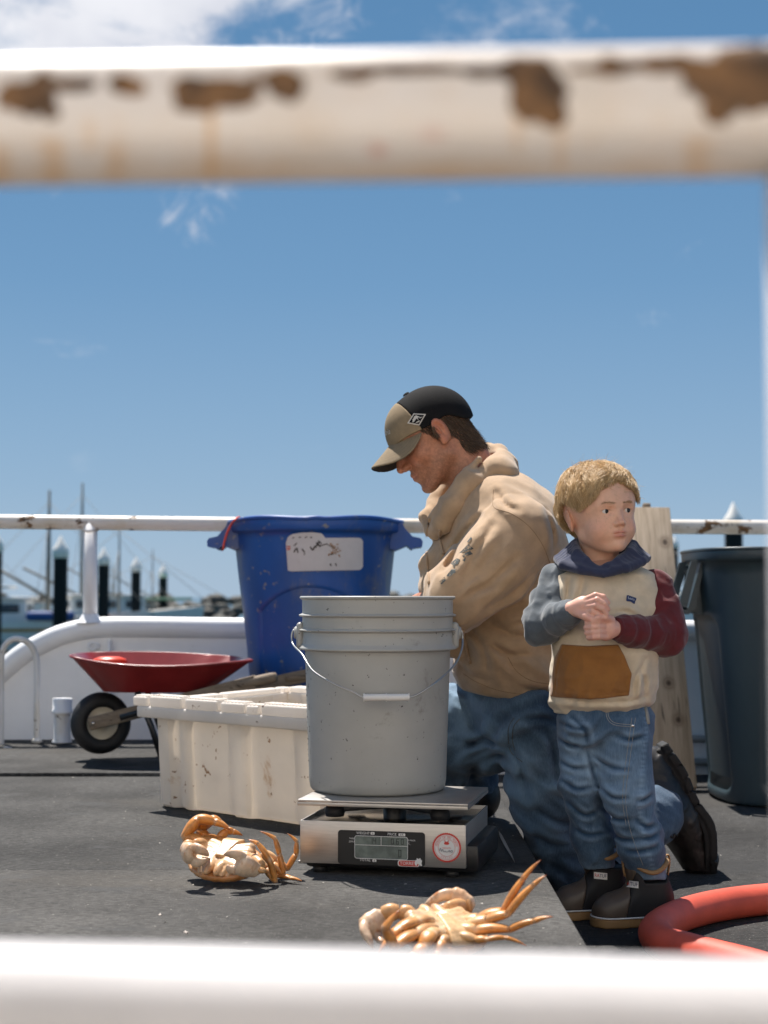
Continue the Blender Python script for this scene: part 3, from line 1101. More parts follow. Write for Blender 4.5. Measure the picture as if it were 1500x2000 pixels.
def boat(loc, yaw, L, B, H, label, cab=None, masts=(), stripe=None, group='boats moored in the harbour', extra=None, hullm=None):
    t = thing('fishing_boat', (loc[0], loc[1], WZ), label, 'boat', group)
    hullm = hullm or m_boatw
    def P(VF):
        return (np.asarray(VF[0]) + np.array((loc[0], loc[1], WZ)), VF[1])
    hu = put('hull', P(hull_mesh(L, B, H)), hullm, t, False)
    if stripe:
        for z0, z1, mm in stripe:
            V, Fc = hull_mesh(L * 1.002, B * 1.008, H)
            n = len(V) // 4
            V = V.reshape(n, 4, 3)
            fr = lambda z: (V[:, 0] * ((z + .35) / (V[:, 0, 2:3] + .35)) + V[:, 1] * (1 - (z + .35) / (V[:, 0, 2:3] + .35)))
            a, b = fr(z0), fr(z1)
            a[:, 2], b[:, 2] = z0, z1
            S = np.concatenate([a, b])
            put('rub_rail', P((np.concatenate([S, S * np.array((1, -1, 1))]), [(i, i + 1, n + i + 1, n + i) for i in range(n - 1)] + [(2 * n + i, 2 * n + i + 1, 3 * n + i + 1, 3 * n + i) for i in range(n - 1)])), mm, hu, False)
    if cab:
        for (cx, cl, cw, ch, z0) in cab:
            cb = put('cabin', P(box((cx, 0, z0 + ch / 2), (cl, cw, ch), None, .06)), hullm, t)
            put('roof', P(box((cx, 0, z0 + ch + .05), (cl + .35, cw + .3, .1), None, .04)), m_boatw, cb)
            nw = max(2, int(cl / .9))
            for k in range(nw):
                for s in (-1, 1):
                    put('window', P(box((cx - cl / 2 + (k + .5) * cl / nw, s * (cw / 2 + .012), z0 + ch * .66), (cl / nw * .62, .03, ch * .32), None, .02)), m_glassd, cb)
            for s in (-1, 1):
                put('window', P(box((cx + s * (cl / 2 + .012), 0, z0 + ch * .66), (.03, cw * .7, ch * .3), None, .02)), m_glassd, cb)
    for (mx, my, mh, mr) in masts:
        ms = put('mast', P(tube([(mx, my, H * .9), (mx, my, mh * .6), (mx, my, mh)], [mr, mr * .8, mr * .45], 10)), m_mast, t)
        put('crosstree', P(tube([(mx, my - mh * .07, mh * .72), (mx, my + mh * .07, mh * .72)], mr * .35, 8)), m_mast, ms)
        put('boom', P(tube([(mx, my, H + .9), (mx - L * .22, my, H + 2.2)], mr * .6, 8)), m_mast, t)
        lines = [tube([(mx, my, mh * .93), (mx + L * .38, 0, H * 1.2)], .012, 5), tube([(mx, my, mh * .93), (mx - L * .4, 0, H * 1.1)], .012, 5), tube([(mx, my, mh * .8), (mx - .4, B * .45, H)], .012, 5), tube([(mx, my, mh * .8), (mx - .4, -B * .45, H)], .012, 5)]
        put('rigging', P(joinm(*lines)), m_rope, t)
    if extra:
        extra(t, P)
    for ch in [t]:
        t.rotation_euler = (0, 0, yaw)
    return t


def ex_left(t, P):
    put('wheelhouse_visor', P(box((-.6, 0, 2.75), (1.4, 2.2, .10), None, .03)), m_boatw, t)
    put('tarpaulin', P(box((1.6, -1.5, 1.72), (1.7, .5, .34), None, .14)), m_tarp, t)
    for k, x in enumerate((2.3, 2.75)):
        put('buoy', P(lathe([(0, -.3), (.18, -.24), (.26, 0), (.18, .24), (0, .3)], 12, (x + 1.2, -1.65, 1.5 - .35 * k))), m_buoy, t)
    put('gallows', P(joinm(tube([(-2.6, -1.2, 1.5), (-2.6, -1.0, 5.0), (-2.6, 1.0, 5.0), (-2.6, 1.2, 1.5)], .07, 8), tube([(-3.6, 0, 4.2), (-.8, 0, 4.2)], .05, 8), tube([(-1.9, 0, 4.2), (-1.3, 0, 2.6)], .06, 8))), m_mast, t)


bA = W(20, 1200, 56)
boat((bA[0], 56), .10, 10, 3.4, 1.45, 'white fishing boat with stripes, blue tarpaulin and tall mast behind the left rail', [(-.6, 2.6, 2.0, .95, 1.35)], [(1.35, 0, 6.3, .10), (3.9, .0, 5.2, .05)], [(1.15, 1.28, m_ochre), (.75, .86, m_boatg), (.35, .5, m_ochre)], extra=ex_left)
bB = W(150, 1200, 70)
boat((bB[0], 70), .4, 12, 3.6, 1.5, 'white troller with a high thin mast just left of the rail post', [(1.2, 3.4, 2.3, 1.0, 1.4)], [(.2, 0, 7.6, .10), (3.5, 0, 4.6, .05)], [(1.1, 1.25, m_boatg)])
bC = W(236, 1200, 74)
boat((bC[0], 74), -.25, 8, 3.0, 1.3, 'small boat with a green awning between the two pilings right of the post', [(.2, 2.4, 2.0, .9, 1.2)], [(-.4, 0, 4.0, .06)], None, extra=lambda t, P: put('awning', P(box((1.9, 0, 2.3), (2.6, 2.4, .12), None, .04)), m_green, t))
bD = W(322, 1200, 52)
boat((bD[0], 52), .25, 4.8, 1.9, .9, 'low grey-white skiff with a slanted windscreen in front of the breakwater', None, (), None, hullm=m_boatg, extra=lambda t, P: put('windscreen', P(slab([(-.6, -.75, .9), (.9, -.7, 1.0), (.35, -.55, 1.5), (-.5, -.6, 1.45)], (0, 1, 0), 1.3)), m_boatw, t))
bE = W(-150, 1200, 80)
boat((bE[0], 80), .0, 13, 3.8, 1.6, 'white boat mostly cut off by the left edge of the photo', [(0, 4.6, 2.6, 1.6, 1.5)], [(1.5, 0, 7.2, .1)])
bF = W(812, 1200, 40)
boat((bF[0], 40), .35, 7.5, 2.8, 1.35, 'white boat glimpsed between the blue bin and the man', [(0, 2.8, 2.1, 1.0, 1.25)], (), [(1.0, 1.15, m_boatg)])
bG = W(1352, 1200, 50)
boat((bG[0], 50), -.2, 9, 3.0, 1.45, 'white boat seen in the gap between the plank and the grey bin', [(.3, 2.4, 2.2, 1.0, 1.4)], [(-.9, 0, 4.4, .06)])
bH = W(1255, 1200, 70)
boat((bH[0], 70), .2, 10, 3.2, 1.5, 'boat whose mast tip shows beside the boy\'s hair', [(.3, 3.0, 2.4, 1.2, 1.4)], [(0, 0, 6.3, .05)])

# breakwater: heaped stone far off, reads as one mass
rng = np.random.default_rng(4)
def rock(c, s):
    bm = bmesh.new()
    bmesh.ops.create_icosphere(bm, subdivisions=1, radius=1)
    V = np.array([v.co[:] for v in bm.verts]) * (1 + .28 * rng.standard_normal((12 if len(bm.verts) == 12 else len(bm.verts), 1)) * .6)
    Fc = [tuple(v.index for v in f.verts) for f in bm.faces]
    bm.free()
    V = V * np.array((s * rng.uniform(.8, 1.4), s * rng.uniform(.8, 1.3), s * rng.uniform(.55, .9)))
    a = rng.uniform(0, 6.3)
    R = np.array(((math.cos(a), -math.sin(a), 0), (math.sin(a), math.cos(a), 0), (0, 0, 1)))
    return V @ R.T + c, Fc
rocks = []
for k in range(1500):
    x = rng.uniform(-34, 30)
    u_ = rng.uniform(0, 1) ** .8
    top = 2.35 + .22 * math.sin(x * .7) + .15 * math.sin(x * 1.9 + 1)
    rocks.append(rock(np.array((x, 90 - 5 * (1 - u_) + rng.normal() * .3, WZ + top * u_)), rng.uniform(.25, .5)))
put('breakwater_rocks', joinm(*rocks), m_rock, None, False, kind='stuff')
# person far off on the floating dock
dk = thing('floating_dock', (-11, 62, WZ), 'pale floating dock between the moored boats behind the left rail', 'dock')
for k in range(24):
    put('plank', box((-21 + k * .8, 62, WZ + .62), (.76, 2.0, .09), None, 0), m_boatg, dk, False)
put('float', box((-11.8, 62, WZ + .3), (19.2, 1.7, .5), None, .05), m_boatw, dk, False)


# ------------------------------------------------------------------ blue bin
bl = np.array((-.2255, 5.10, 0.0))
bb = thing('bin', bl, 'scuffed blue plastic bin with a worn white label and side handles', 'bin')


def bin_r(z, z0, z1, r0, r1):
    return r0 + (r1 - r0) * (z - z0) / (z1 - z0)


def blue_fn(r, z, a):
    """arched recess pressed into the front, faint dents"""
    x = (a - 1.5 * math.pi) * r
    w = max(abs(x + .005) - .185, 0)
    top = .545 - (x + .005) ** 2 * 2.2
    k = 0.0
    dx = .19 - abs(x + .005)
    dz = top - z
    if dx > 0 and dz > 0:
        e = min(dx, dz)
        k = min(1, e / .02)
        k = k * k * (3 - 2 * k)
    return r - .016 * k + .0025 * math.sin(3 * a + 7 * z) + .002 * math.sin(11 * z + 2 * a)


zs = np.linspace(0.01, .70, 120)
prof = [(0.0, .006), (.19, .006)] + [(bin_r(z, 0, .73, .197, .268), z) for z in zs] + [(.268, .715), (.283, .718), (.288, .724), (.288, .752), (.284, .762), (.276, .762), (.270, .750)] + [(bin_r(z, 0, .73, .191, .262), z) for z in np.linspace(.70, .03, 16)] + [(0, .03)]
put('body', lathe(prof, 160, bl, lambda r, z, a: blue_fn(r, z, a) if (.01 <= z <= .70 and r > bin_r(z, 0, .73, .194, .265)) else r), m_blue, bb)
# lip, a little wavy and chewed
rim = [bl + np.array((math.cos(a) * .286, math.sin(a) * .286, .757 + .0035 * math.sin(5 * a) + .004 * math.exp(-((a - 4.75) / .06) ** 2))) for a in np.linspace(0, 2 * math.pi, 97)[:-1]]
put('rim', tube(rim, .0075, 10, True), m_blue, bb)
for s in (-1, 1):
    c = bl + np.array((s * .30, -.02, .70))
    # wedge bracket under the rim with a hooked grip reaching out
    prof2 = [(.245, .752), (.285, .752), (.292, .735), (.318, .706), (.345, .700), (.352, .690), (.350, .672), (.322, .668), (.318, .662), (.300, .676), (.262, .660), (.245, .665)]
    P3 = [bl + np.array((s * x, -.095, z)) for x, z in prof2]
    V, Fc = slab(P3 if s > 0 else P3[::-1], (0, 1, 0), .15)
    put('handle', (V, Fc), m_blue, bb, False)
cordc = bl + np.array((-.305, -.10, .70))
cd = put('cord', tube(catmull([W(436, 1072, 4.99), W(438, 1060, 4.985), W(444, 1040, 4.985), W(452, 1024, 4.96), W(458, 1016, 4.83), W(466, 1010, 5.1), W(468, 1014, 5.3), W(452, 1030, 5.25), W(438, 1060, 5.16), W(434, 1073, 5.08)], 6, True), .0035, 6, True), m_cord, None)
tag(cd, 'thin red cord looped round the left handle of the blue bin', 'cord')
# label, wrapped on the wall
def on_bin(x, y, lift=.0015):
    p = W(x, y, 4.84)
    z = p[2]
    r = bin_r(z, 0, .73, .197, .268) + .004 + lift
    dx = np.clip((x - 750) / F * 4.84 - bl[0], -r * .99, r * .99)
    return (bl[0] + dx, bl[1] - math.sqrt(r * r - dx * dx), z)
def wrap_poly(poly, lift, nx=24, ny=12):
    """outline in pixels -> strips on the wall"""
    P = np.array(poly)
    xs = np.linspace(P[:, 0].min() + .01, P[:, 0].max() - .01, nx)
    m = len(P)
    V, Fc, n = [], [], 0
    for x in xs:
        ys = []
        for i in range(m):
            a, b = P[i], P[(i + 1) % m]
            if (a[0] - x) * (b[0] - x) < 0:
                ys.append(a[1] + (b[1] - a[1]) * (x - a[0]) / (b[0] - a[0]))
        y0, y1 = min(ys), max(ys)
        for k in range(ny + 1):
            V.append(on_bin(x, y0 + (y1 - y0) * k / ny, lift))
    for i in range(nx - 1):
        for k in range(ny):
            a = i * (ny + 1) + k
            Fc.append((a, a + 1, a + ny + 2, a + ny + 1))
    return np.array(V), Fc
lab = [(558, 1060), (559, 1052), (563, 1049), (564, 1047), (572, 1043), (590, 1040.5), (612, 1040), (629, 1042), (632, 1046), (632, 1051), (700, 1049.5), (706, 1051), (708.5, 1056), (708.5, 1106), (706, 1111), (700, 1113), (568, 1116), (561, 1114), (558.5, 1108)]
lb = put('label', wrap_poly(lab, .002, 40), m_label, bb)
scr = []
r2 = np.random.default_rng(11)
def stroke(x0, y0, x1, y1, w):
    a, b = np.array(on_bin(x0, y0, .0035)), np.array(on_bin(x1, y1, .0035))
    d = (b - a) / max(np.linalg.norm(b - a), 1e-6)
    nn = np.cross(d, (0, -1, 0)) * w * 4.84 / F / 2
    return np.array([a - nn, b - nn, b + nn, a + nn]), [(0, 1, 2, 3)]
for x0, y0, x1, y1, w in ((570, 1064, 588, 1069, 4), (588, 1069, 612, 1067, 2), (571, 1075, 600, 1078, 3), (574, 1079, 578, 1071, 2.5), (580, 1070, 582, 1080, 2.5), (590, 1072, 595, 1079, 2.5), (606, 1068, 611, 1075, 3), (611, 1075, 616, 1066, 3), (618, 1060, 626, 1068, 3.5), (616, 1070, 624, 1058, 3), (622, 1056, 628, 1062, 2.5), (626, 1066, 640, 1062, 2), (640, 1064, 652, 1070, 1.5),
                          (571, 1051, 575, 1050, 2), (584, 1050, 588, 1049, 2), (596, 1051, 600, 1048, 2), (606, 1050, 610, 1050, 2), (645, 1083, 651, 1082, 2.5), (649, 1083, 646, 1102, 1.2), (655, 1083, 660, 1104, 1.2), (645, 1101, 647, 1105, 3), (655, 1100, 657, 1105, 2.5), (580, 1061, 574, 1066, 2), (610, 1074, 640, 1078, 1), (596, 1080, 594, 1084, 2)):
    if math.hypot(x1 - x0, y1 - y0) < 16:
        scr.append(stroke(x0, y0, x1, y1, w))
put('lettering', joinm(*scr), m_scrawl, lb, False)
put('red_bars', joinm(*[stroke(559.5, y, 567, y + .3, 1.8) for y in (1067, 1070, 1073)]), m_red, lb, False)
rust = []
for k in range(26):
    cx, cy = 653 + r2.normal() * 6, 1073 + r2.normal() * 6
    rust.append(stroke(cx, cy, cx + r2.uniform(-4, 4), cy + r2.uniform(-1, 5), r2.uniform(1.2, 3)))
put('rust_smear', joinm(*rust), M('rust_smear', (.36, .19, .09), .8), lb, False)

# ------------------------------------------------------------------ grey bin at the right
gl = np.array((W(1548, 1400, 4.85)[0], 4.85, LOW))
gb = thing('bin', gl, 'large dark slate-grey plastic bin with an open side handle, at the right edge', 'bin')


def grey_fn(r, z, a):
    n_ = 3.4
    sq_ = (abs(math.cos(a)) ** n_ + abs(math.sin(a)) ** n_) ** (-1 / n_)
    return grey_in(r, z, a) * sq_ * .955


def grey_in(r, z, a):
    if not (.012 <= z <= .70):
        return r
    k = 0.0
    for ac in np.arange(0, 2 * math.pi, math.pi / 2) + .02:
        x = ((a - ac - 1.5 * math.pi + math.pi) % (2 * math.pi) - math.pi) * r
        dx, dz = .165 - abs(x), min(.575 - z, z - .03)
        if dx > 0 and dz > 0:
            e = min(dx, dz)
            if dx < .05 and dz < .05:
                e = max(0, .05 - math.hypot(.05 - dx, .05 - dz))
            e = min(1, e / .018)
            k = max(k, e * e * (3 - 2 * e))
    flat_ = .006 * math.cos(4 * (a - 1.5 * math.pi))
    return r + flat_ - .014 * k


gr0, gr1, gh = .262, .318, .775
prof = [(0, .004), (.255, .004)] + [(bin_r(z, 0, .76, gr0, gr1), z) for z in np.linspace(.012, .70, 90)] + [(.315, .735), (.334, .738), (.338, .745), (.338, .770), (.334, .776), (.322, .776), (.314, .76)] + [(bin_r(z, 0, .76, gr0 - .007, gr1 - .007), z) for z in np.linspace(.72, .03, 8)] + [(0, .03)]
put('body', lathe(prof, 192, gl, grey_fn), m_greyb, gb)
put('rim', tube([gl + np.array((math.cos(a) * grey_fn(.336, 2, a), math.sin(a) * grey_fn(.336, 2, a), .772)) for a in np.linspace(0, 2 * math.pi, 97)[:-1]], .006, 8, True), m_greyb, gb)
YG = gl[1]
# open handle: sloping strap, foot plate, bracket
hY = [YG - .11, YG + .05]
for y0, y1 in ((YG - .12, YG + .06),):
    strap = [W(1350, 1096, y0), W(1364, 1094, y0), W(1341, 1192, y0), W(1324, 1186, y0)]
    stx = slab(strap, (0, 1, 0), .012)
    stx2 = slab([q + np.array((0, y1 - y0, 0)) for q in strap], (0, 1, 0), .012)
    put('handle', joinm(stx, stx2, slab([W(1323, 1183, y0), W(1346, 1188, y0), W(1346, 1199, y0), W(1323, 1194, y0)], (0, 1, 0), y1 - y0 + .012)), m_greyb, gb, False)
    put('bracket', slab([W(1372, 1088, y0 + .02), W(1398, 1088, y0 + .02), W(1372, 1120, y0 + .02), W(1358, 1190, y0 + .02), W(1345, 1200, y0 + .02), W(1342, 1196, y0 + .02)], (0, 1, 0), .12), m_greyb, gb, False)
    put('skirt', slab([W(1346, 1194, y0 + .05), W(1374, 1110, y0 + .05), W(1420, 1092, y0 + .05), W(1420, 1206, y0 + .05), W(1395, 1206, y0 + .05), W(1368, 1200, y0 + .05)], (0, 1, 0), .1), m_greyb, gb, False)

# ------------------------------------------------------------------ white fish crate
Lc, Nc = np.array((-.535, 3.775)), np.array((-.150, 3.415))
u = (Nc - Lc) / np.linalg.norm(Nc - Lc)
w_ = np.array((-u[1], u[0]))
Lf, Wf, Hc = np.linalg.norm(Nc - Lc), .42, .240
cc = (Lc + u * Lf / 2 + w_ * Wf / 2)
ct = thing('crate', (cc[0], cc[1], 0), 'stained white plastic fish crate with a notched rim behind the grey bucket', 'crate')
TILT = math.atan(.012 / Wf)


def cr(a, b, z):
    """a along the near face, b across, z up; the crate leans on a batten under its far edge"""
    bb_, zz = b * math.cos(TILT) - z * math.sin(TILT), b * math.sin(TILT) + z * math.cos(TILT)
    p = Lc + u * a + w_ * bb_
    return (p[0], p[1], zz + .002)


def crq(lst):
    return np.array([cr(*q) for q in lst])


def crbox(a0, a1, b0, b1, z0, z1, bev=.004, t0=0.0):
    V, Fc = box(((a0 + a1) / 2, (b0 + b1) / 2, (z0 + z1) / 2), (a1 - a0, b1 - b0, z1 - z0), None, bev)
    return crq(V), Fc


tp = .006        # outward taper
# wall loop with shallow pilasters, inner and outer
def loop(z, inset, ribs=True):
    t = tp * z / Hc
    P = []
    a0, a1, b0, b1 = -t + inset, Lf + t - inset, -t + inset, Wf + t - inset
    def run(p, q, nrm, rib):
        n = 60
        for k in range(n):
            s = k / n
            d = 0
            if rib:
                L = np.linalg.norm(np.subtract(q, p))
                x = s * L
                for c, hw in rib:
                    d = max(d, .014 * float(sst(np.array(hw - abs(x - c)), -.006, .010)))
            P.append((p[0] + (q[0] - p[0]) * s + nrm[0] * d, p[1] + (q[1] - p[1]) * s + nrm[1] * d, z))
    sg = 1 if ribs else 1
    near = [(.025, .028), (.29, .034), (.10, .020), (Lf - .02, .03)]
    side = [(.02, .03), (.16, .02), (.31, .02), (Wf - .02, .03)]
    run((a0, b0), (a1, b0), (0, -1), near)
    run((a1, b0), (a1, b1), (1, 0), side)
    run((a1, b1), (a0, b1), (0, 1), near)
    run((a0, b1), (a0, b0), (-1, 0), side)
    return P
zsn = [0, .006] + list(np.linspace(.03, Hc, 12))
V, Fc = [], []
for i, z in enumerate(zsn):
    V += loop(z, .006 if i == 0 else 0)
n0 = 240
for z in list(np.linspace(Hc, .014, 6)):
    V += loop(z, .009)
rows = len(V) // n0
for i in range(rows - 1):
    for k in range(n0):
        k2 = (k + 1) % n0
        Fc.append((i * n0 + k, i * n0 + k2, (i + 1) * n0 + k2, (i + 1) * n0 + k))
Fc.append(tuple(range(n0))[::-1])
Fc.append(tuple(range((rows - 1) * n0, rows * n0)))
put('body', (crq(V), Fc), m_crate, ct, True, auto=40)
# flange below the notched rim and the blocks on it
o_ = tp
pcs = []
fl = .040
for a0, a1, b0, b1 in ((-o_ - fl, Lf + o_ + fl, -o_ - fl, -o_ + .004), (-o_ - fl, Lf + o_ + fl, Wf + o_ - .004, Wf + o_ + fl), (-o_ - fl, -o_ + .004, -o_ + .005, Wf + o_ - .005), (Lf + o_ - .004, Lf + o_ + fl, -o_ + .005, Wf + o_ - .005)):
    pcs.append(crbox(a0, a1, b0, b1, Hc - .024, Hc + .004, .005))
put('flange', joinm(*pcs), m_crate2, ct, auto=50)
tooth = []
xs = [-.06, .0, .125, .25, .335, .37, .5, Lf + .06]
for i, (x0, x1, hgt, cut) in enumerate(((-.062, -.008, .022, 0), (.004, .122, .025, 0), (.136, .252, .024, 0), (.264, .345, .022, 0), (.352, .392, .019, 0), (.402, Lf + .045, .024, 0))):
    z1 = Hc + .004 + hgt
    tb_ = put('stacking_lug', crbox(x0, x1, -o_ - fl + .002, -o_ + .002, Hc + .003, z1, .004), m_crate2, ct, auto=50)
    bm_ = []
    nb_ = int((x1 - x0) / .0125)
    for k in range(nb_):
        bm_.append(crbox(x0 + .006 + k * .0125, x0 + .006 + k * .0125 + .008, -o_ - fl + .006, -o_ - .004, z1 - .002, z1 + .0035, .002))
    if bm_:
        put('grip_ridges', joinm(*bm_), m_crate2, tb_)
for b0, b1, hh in ((.02, .20, .012), (.215, .40, .012), (.41, Wf + .02, .012)):
    put('stacking_lug', crbox(-o_ - fl + .002, -o_ + .002, b0, b1, Hc + .003, Hc + .004 + hh, .004), m_crate2, ct, auto=50)
    put('stacking_lug', crbox(Lf + o_ - .002, Lf + o_ + fl - .002, b0, b1, Hc + .003, Hc + .004 + hh, .004), m_crate2, ct, auto=50)
for x0, x1 in ((.0, .2), (.215, .42), (.43, Lf)):
    put('stacking_lug', crbox(x0, x1, Wf + o_ - .002, Wf + o_ + fl - .002, Hc + .003, Hc + .018, .004), m_crate2, ct, auto=50)
# ------------------------------------------------------------------ child's red wheelbarrow
YW = 4.80
wb = thing('wheelbarrow', G(260, 1470), 'small red wheelbarrow with a black tyre and wooden handles by the bulwark', 'wheelbarrow')
near = [(137, 1281), (165, 1289), (210, 1296), (270, 1301), (330, 1302), (380, 1300), (430, 1296), (475, 1292), (492, 1290)]
rimpts = []
for i, (x, y) in enumerate(near):
    t = i / (len(near) - 1)
    rimpts.append(W(x, y, 4.80 - .20 * math.sin(math.pi * min(1, max(0, .06 + .88 * t))) ** .45))
far = [(470, 1285), (410, 1280), (340, 1276), (270, 1274.5), (210, 1275), (165, 1277)]
for i, (x, y) in enumerate(far):
    t = (i + 1) / (len(far) + 1)
    rimpts.append(W(x, y, 4.80 + .20 * math.sin(math.pi * t) ** .45))
rimc = catmull(rimpts, 8, True)
n = len(rimc)
rimc = np.array(rimc)
ctr = rimc.mean(0)
flo = []
xs0, xs1 = W(198, 1352, 4.72)[0], W(404, 1352, 4.72)[0]
for p in rimc:
    f = (p[0] - rimc[:, 0].min()) / np.ptp(rimc[:, 0])
    flo.append((xs0 + (xs1 - xs0) * f, ctr[1] + (p[1] - ctr[1]) * .62, W(300, 1352, 4.70)[2]))
flo = np.array(flo)
rows = []
for t in (0, .02, .25, .5, .75, .94, .985, 1.0):
    s = t
    row = rimc * (1 - s) + flo * s
    if t > .9:
        row = row.copy()
        row[:, 2] -= 0
    rows.append(row)
inner = []
for t in (.985, .9, .5, .1, 0):
    row = rimc * (1 - t) + flo * t
    row = ctr * np.array((1, 1, 0)) + (row - ctr * np.array((1, 1, 0))) * np.array((.985, .97, 1)) + np.array((0, 0, .003))
    inner.append(row)
allr = rows + inner
V = np.concatenate(allr)
Fc = [(i * n + k, i * n + (k + 1) % n, (i + 1) * n + (k + 1) % n, (i + 1) * n + k) for i in range(len(allr) - 1) for k in range(n)]
b0 = (len(rows) - 1) * n
Fc = [f for f in Fc if not (b0 <= f[0] < b0 + n)]
Fc.append(tuple(range(b0, b0 + n)))
Fc.append(tuple(range(b0 + n, b0 + 2 * n))[::-1])
tray = put('tray', (V, [f[::-1] for f in Fc]), m_wbred, wb, auto=50)
put('rolled_rim', tube(rimc, .0042, 8, True), m_wbred, tray)
wc = W(197, 1412, 4.80)
wa = np.array((.50, -1, .04))                    # axle direction, wheel turned slightly
Rw = frame(wa, (0, 0, 1))
wv = np.array(W(1, 1, 4.8)) * 0
def wl(prof, seg=56):
    V, Fc = lathe(prof, seg)
    return V @ Rw.T + wc, Fc
wheel = put('wheel', wl([(.0, .018), (.018, .02), (.020, .012), (.040, .010), (.046, .016), (.051, .018), (.052, .01), (.051, -.016), (.04, -.012), (.0, -.014)]), m_cream, wb)
tp_ = [(.050, .020), (.056, .0265), (.068, .029), (.080, .026), (.090, .017), (.0945, .006), (.0955, 0), (.0945, -.006), (.090, -.017), (.080, -.026), (.068, -.029), (.056, -.0265), (.050, -.02)]
put('tyre', wl(tp_), m_black, wheel)
put('hub', wl([(0, .040), (.012, .040), (.016, .036), (.016, .015)]), m_cream, wheel)
ax = np.array(Rw[:, 2])
# handles: from the axle up and back to the grips
hn0, hn1 = W(176, 1414, 4.745), W(500, 1331, 4.60)
hf0, hf1 = wc - ax * .06 + np.array((-.03, 0, -.002)), W(600, 1319, 4.84)
for p0, p1, g in ((hn0, hn1, W(541, 1322, 4.58)), (hf0, hf1, W(618, 1316, 4.84))):
    h = put('handle', bar(p0, p1, .040, .022, (0, 0, 1), .003), m_handle, wb)
    d = (np.asarray(g) - p1) / np.linalg.norm(np.asarray(g) - p1)
    q = p1 - d * .07
    put('grip', tube([q, q + d * .02, p1 + d * .0, g - d * .02, g - d * .004, g], [.012, .0165, .0165, .0165, .0145, .006], 14), m_handle, h)
put('bolt', joinm(*[(lambda c: box(c, (.010, .010, .010), Rw, .003))(hn0 + (hn1 - hn0) * t + np.array((0, -.013, 0))) for t in (.025, .30)]), m_steel2, wb)
# splayed steel legs and tray struts
lgs = [[W(268, 1352, 4.66), W(296, 1420, 4.64), W(312, 1462, 4.66)], [W(288, 1352, 4.94), W(312, 1420, 4.94), W(330, 1452, 4.93)]]
for L_ in lgs:
    L_[-1] = L_[-1] * np.array((1, 1, 0)) + np.array((.012, 0, .006))
    put('leg', tube(L_, .0095, 12), m_blackp, wb)
put('brace', tube([W(235, 1402, 4.66), W(330, 1374, 4.66)], .009, 8), m_blackp, wb)
oc = W(214, 1292, 4.86)
og = put('scoop', (lambda VF: (VF[0] * np.array((1, .8, .55)) + oc, VF[1]))(lathe([(.0, .03), (.03, .028), (.05, .016), (.057, 0), (.05, -.008), (0, -.012)], 24)), m_orange, None)
tag(og, 'small rounded orange-red plastic piece lying inside the red wheelbarrow tray', 'scoop')

# ------------------------------------------------------------------ scale
s0 = np.array((-.155, 2.865, 0))
su = np.array((.3025, -.065, 0)); SWd = np.linalg.norm(su); su = su / SWd
sv = np.array((-su[1], su[0], 0))
SD, Z0, Z1 = .272, .020, .0975
def sp(a, b, z):
    return s0 + su * a + sv * b + np.array((0, 0, z))
def sbox(a0, a1, b0, b1, z0, z1, bev=.002, seg_=2):
    V, Fc = box(((a0 + a1) / 2, (b0 + b1) / 2, (z0 + z1) / 2), (a1 - a0, b1 - b0, z1 - z0), None, bev, seg_)
    return np.array([sp(*q) for q in V]), Fc
sc_ = thing('scale', sp(SWd / 2, SD / 2, 0), 'stainless steel digital price scale on the deck under the grey bucket', 'scale')
th = .003
put('housing', joinm(sbox(0, SWd, 0, th, Z0, Z1, .001), sbox(0, SWd, SD - th, SD, Z0, Z1, .001), sbox(0, th, th + .0005, SD - th - .0005, Z0, Z1, .001), sbox(SWd - th, SWd, th + .0005, SD - th - .0005, Z0, Z1, .001)), m_steel, sc_, auto=40)
put('top_plate', sbox(th + .0005, SWd - th - .0005, th + .0005, SD - th - .0005, Z1 - .020, Z1 - .007, .001), m_steel2, sc_, auto=40)
put('base', sbox(.006, SWd + .022, .012, SD - .004, .010, .060, .008), m_blackp, sc_, auto=40)
for a, b in ((.03, .03), (SWd - .03, .03), (.03, SD - .03), (SWd - .03, SD - .03)):
    put('foot', lathe([(0, .0), (.013, .0), (.013, .012), (0, .012)], 16, sp(a, b, 0)), m_black, sc_)
hub = sp(SWd / 2 + .0, SD / 2 - .02, 0)
put('load_post', lathe([(.022, Z1 - .012), (.022, Z1 + .012), (.016, Z1 + .02), (.016, Z1 + .027)], 24, hub), m_blackp, sc_)
for a, b in ((.055, .045), (SWd - .055, .045), (.055, SD - .06), (SWd - .055, SD - .06)):
    e = sp(a, b, Z1 + .016)
    arm = put('spider_arm', bar(hub + np.array((0, 0, Z1 + .018)), e, .010, .020, (0, 0, 1)), m_blackp, sc_)
    put('rubber_foot', lathe([(0, -.013), (.017, -.013), (.019, -.004), (.016, .006), (.006, .008), (.006, .018), (0, .018)], 18, e), m_black, arm)
PZ = .131
pl = put('platter', joinm(sbox(-.002, SWd + .006, -.012, SD - .03, PZ + .002, PZ + .006, .001), sbox(-.002, SWd + .006, -.012, -.0095, PZ - .005, PZ + .0015, .0005), sbox(-.002, SWd + .006, SD - .0325, SD - .03, PZ - .005, PZ + .0015, .0005), sbox(SWd + .0035, SWd + .006, -.009, SD - .033, PZ - .005, PZ + .0015, .0005), sbox(-.002, .0005, -.009, SD - .033, PZ - .005, PZ + .0015, .0005)), m_steel, sc_, auto=40)
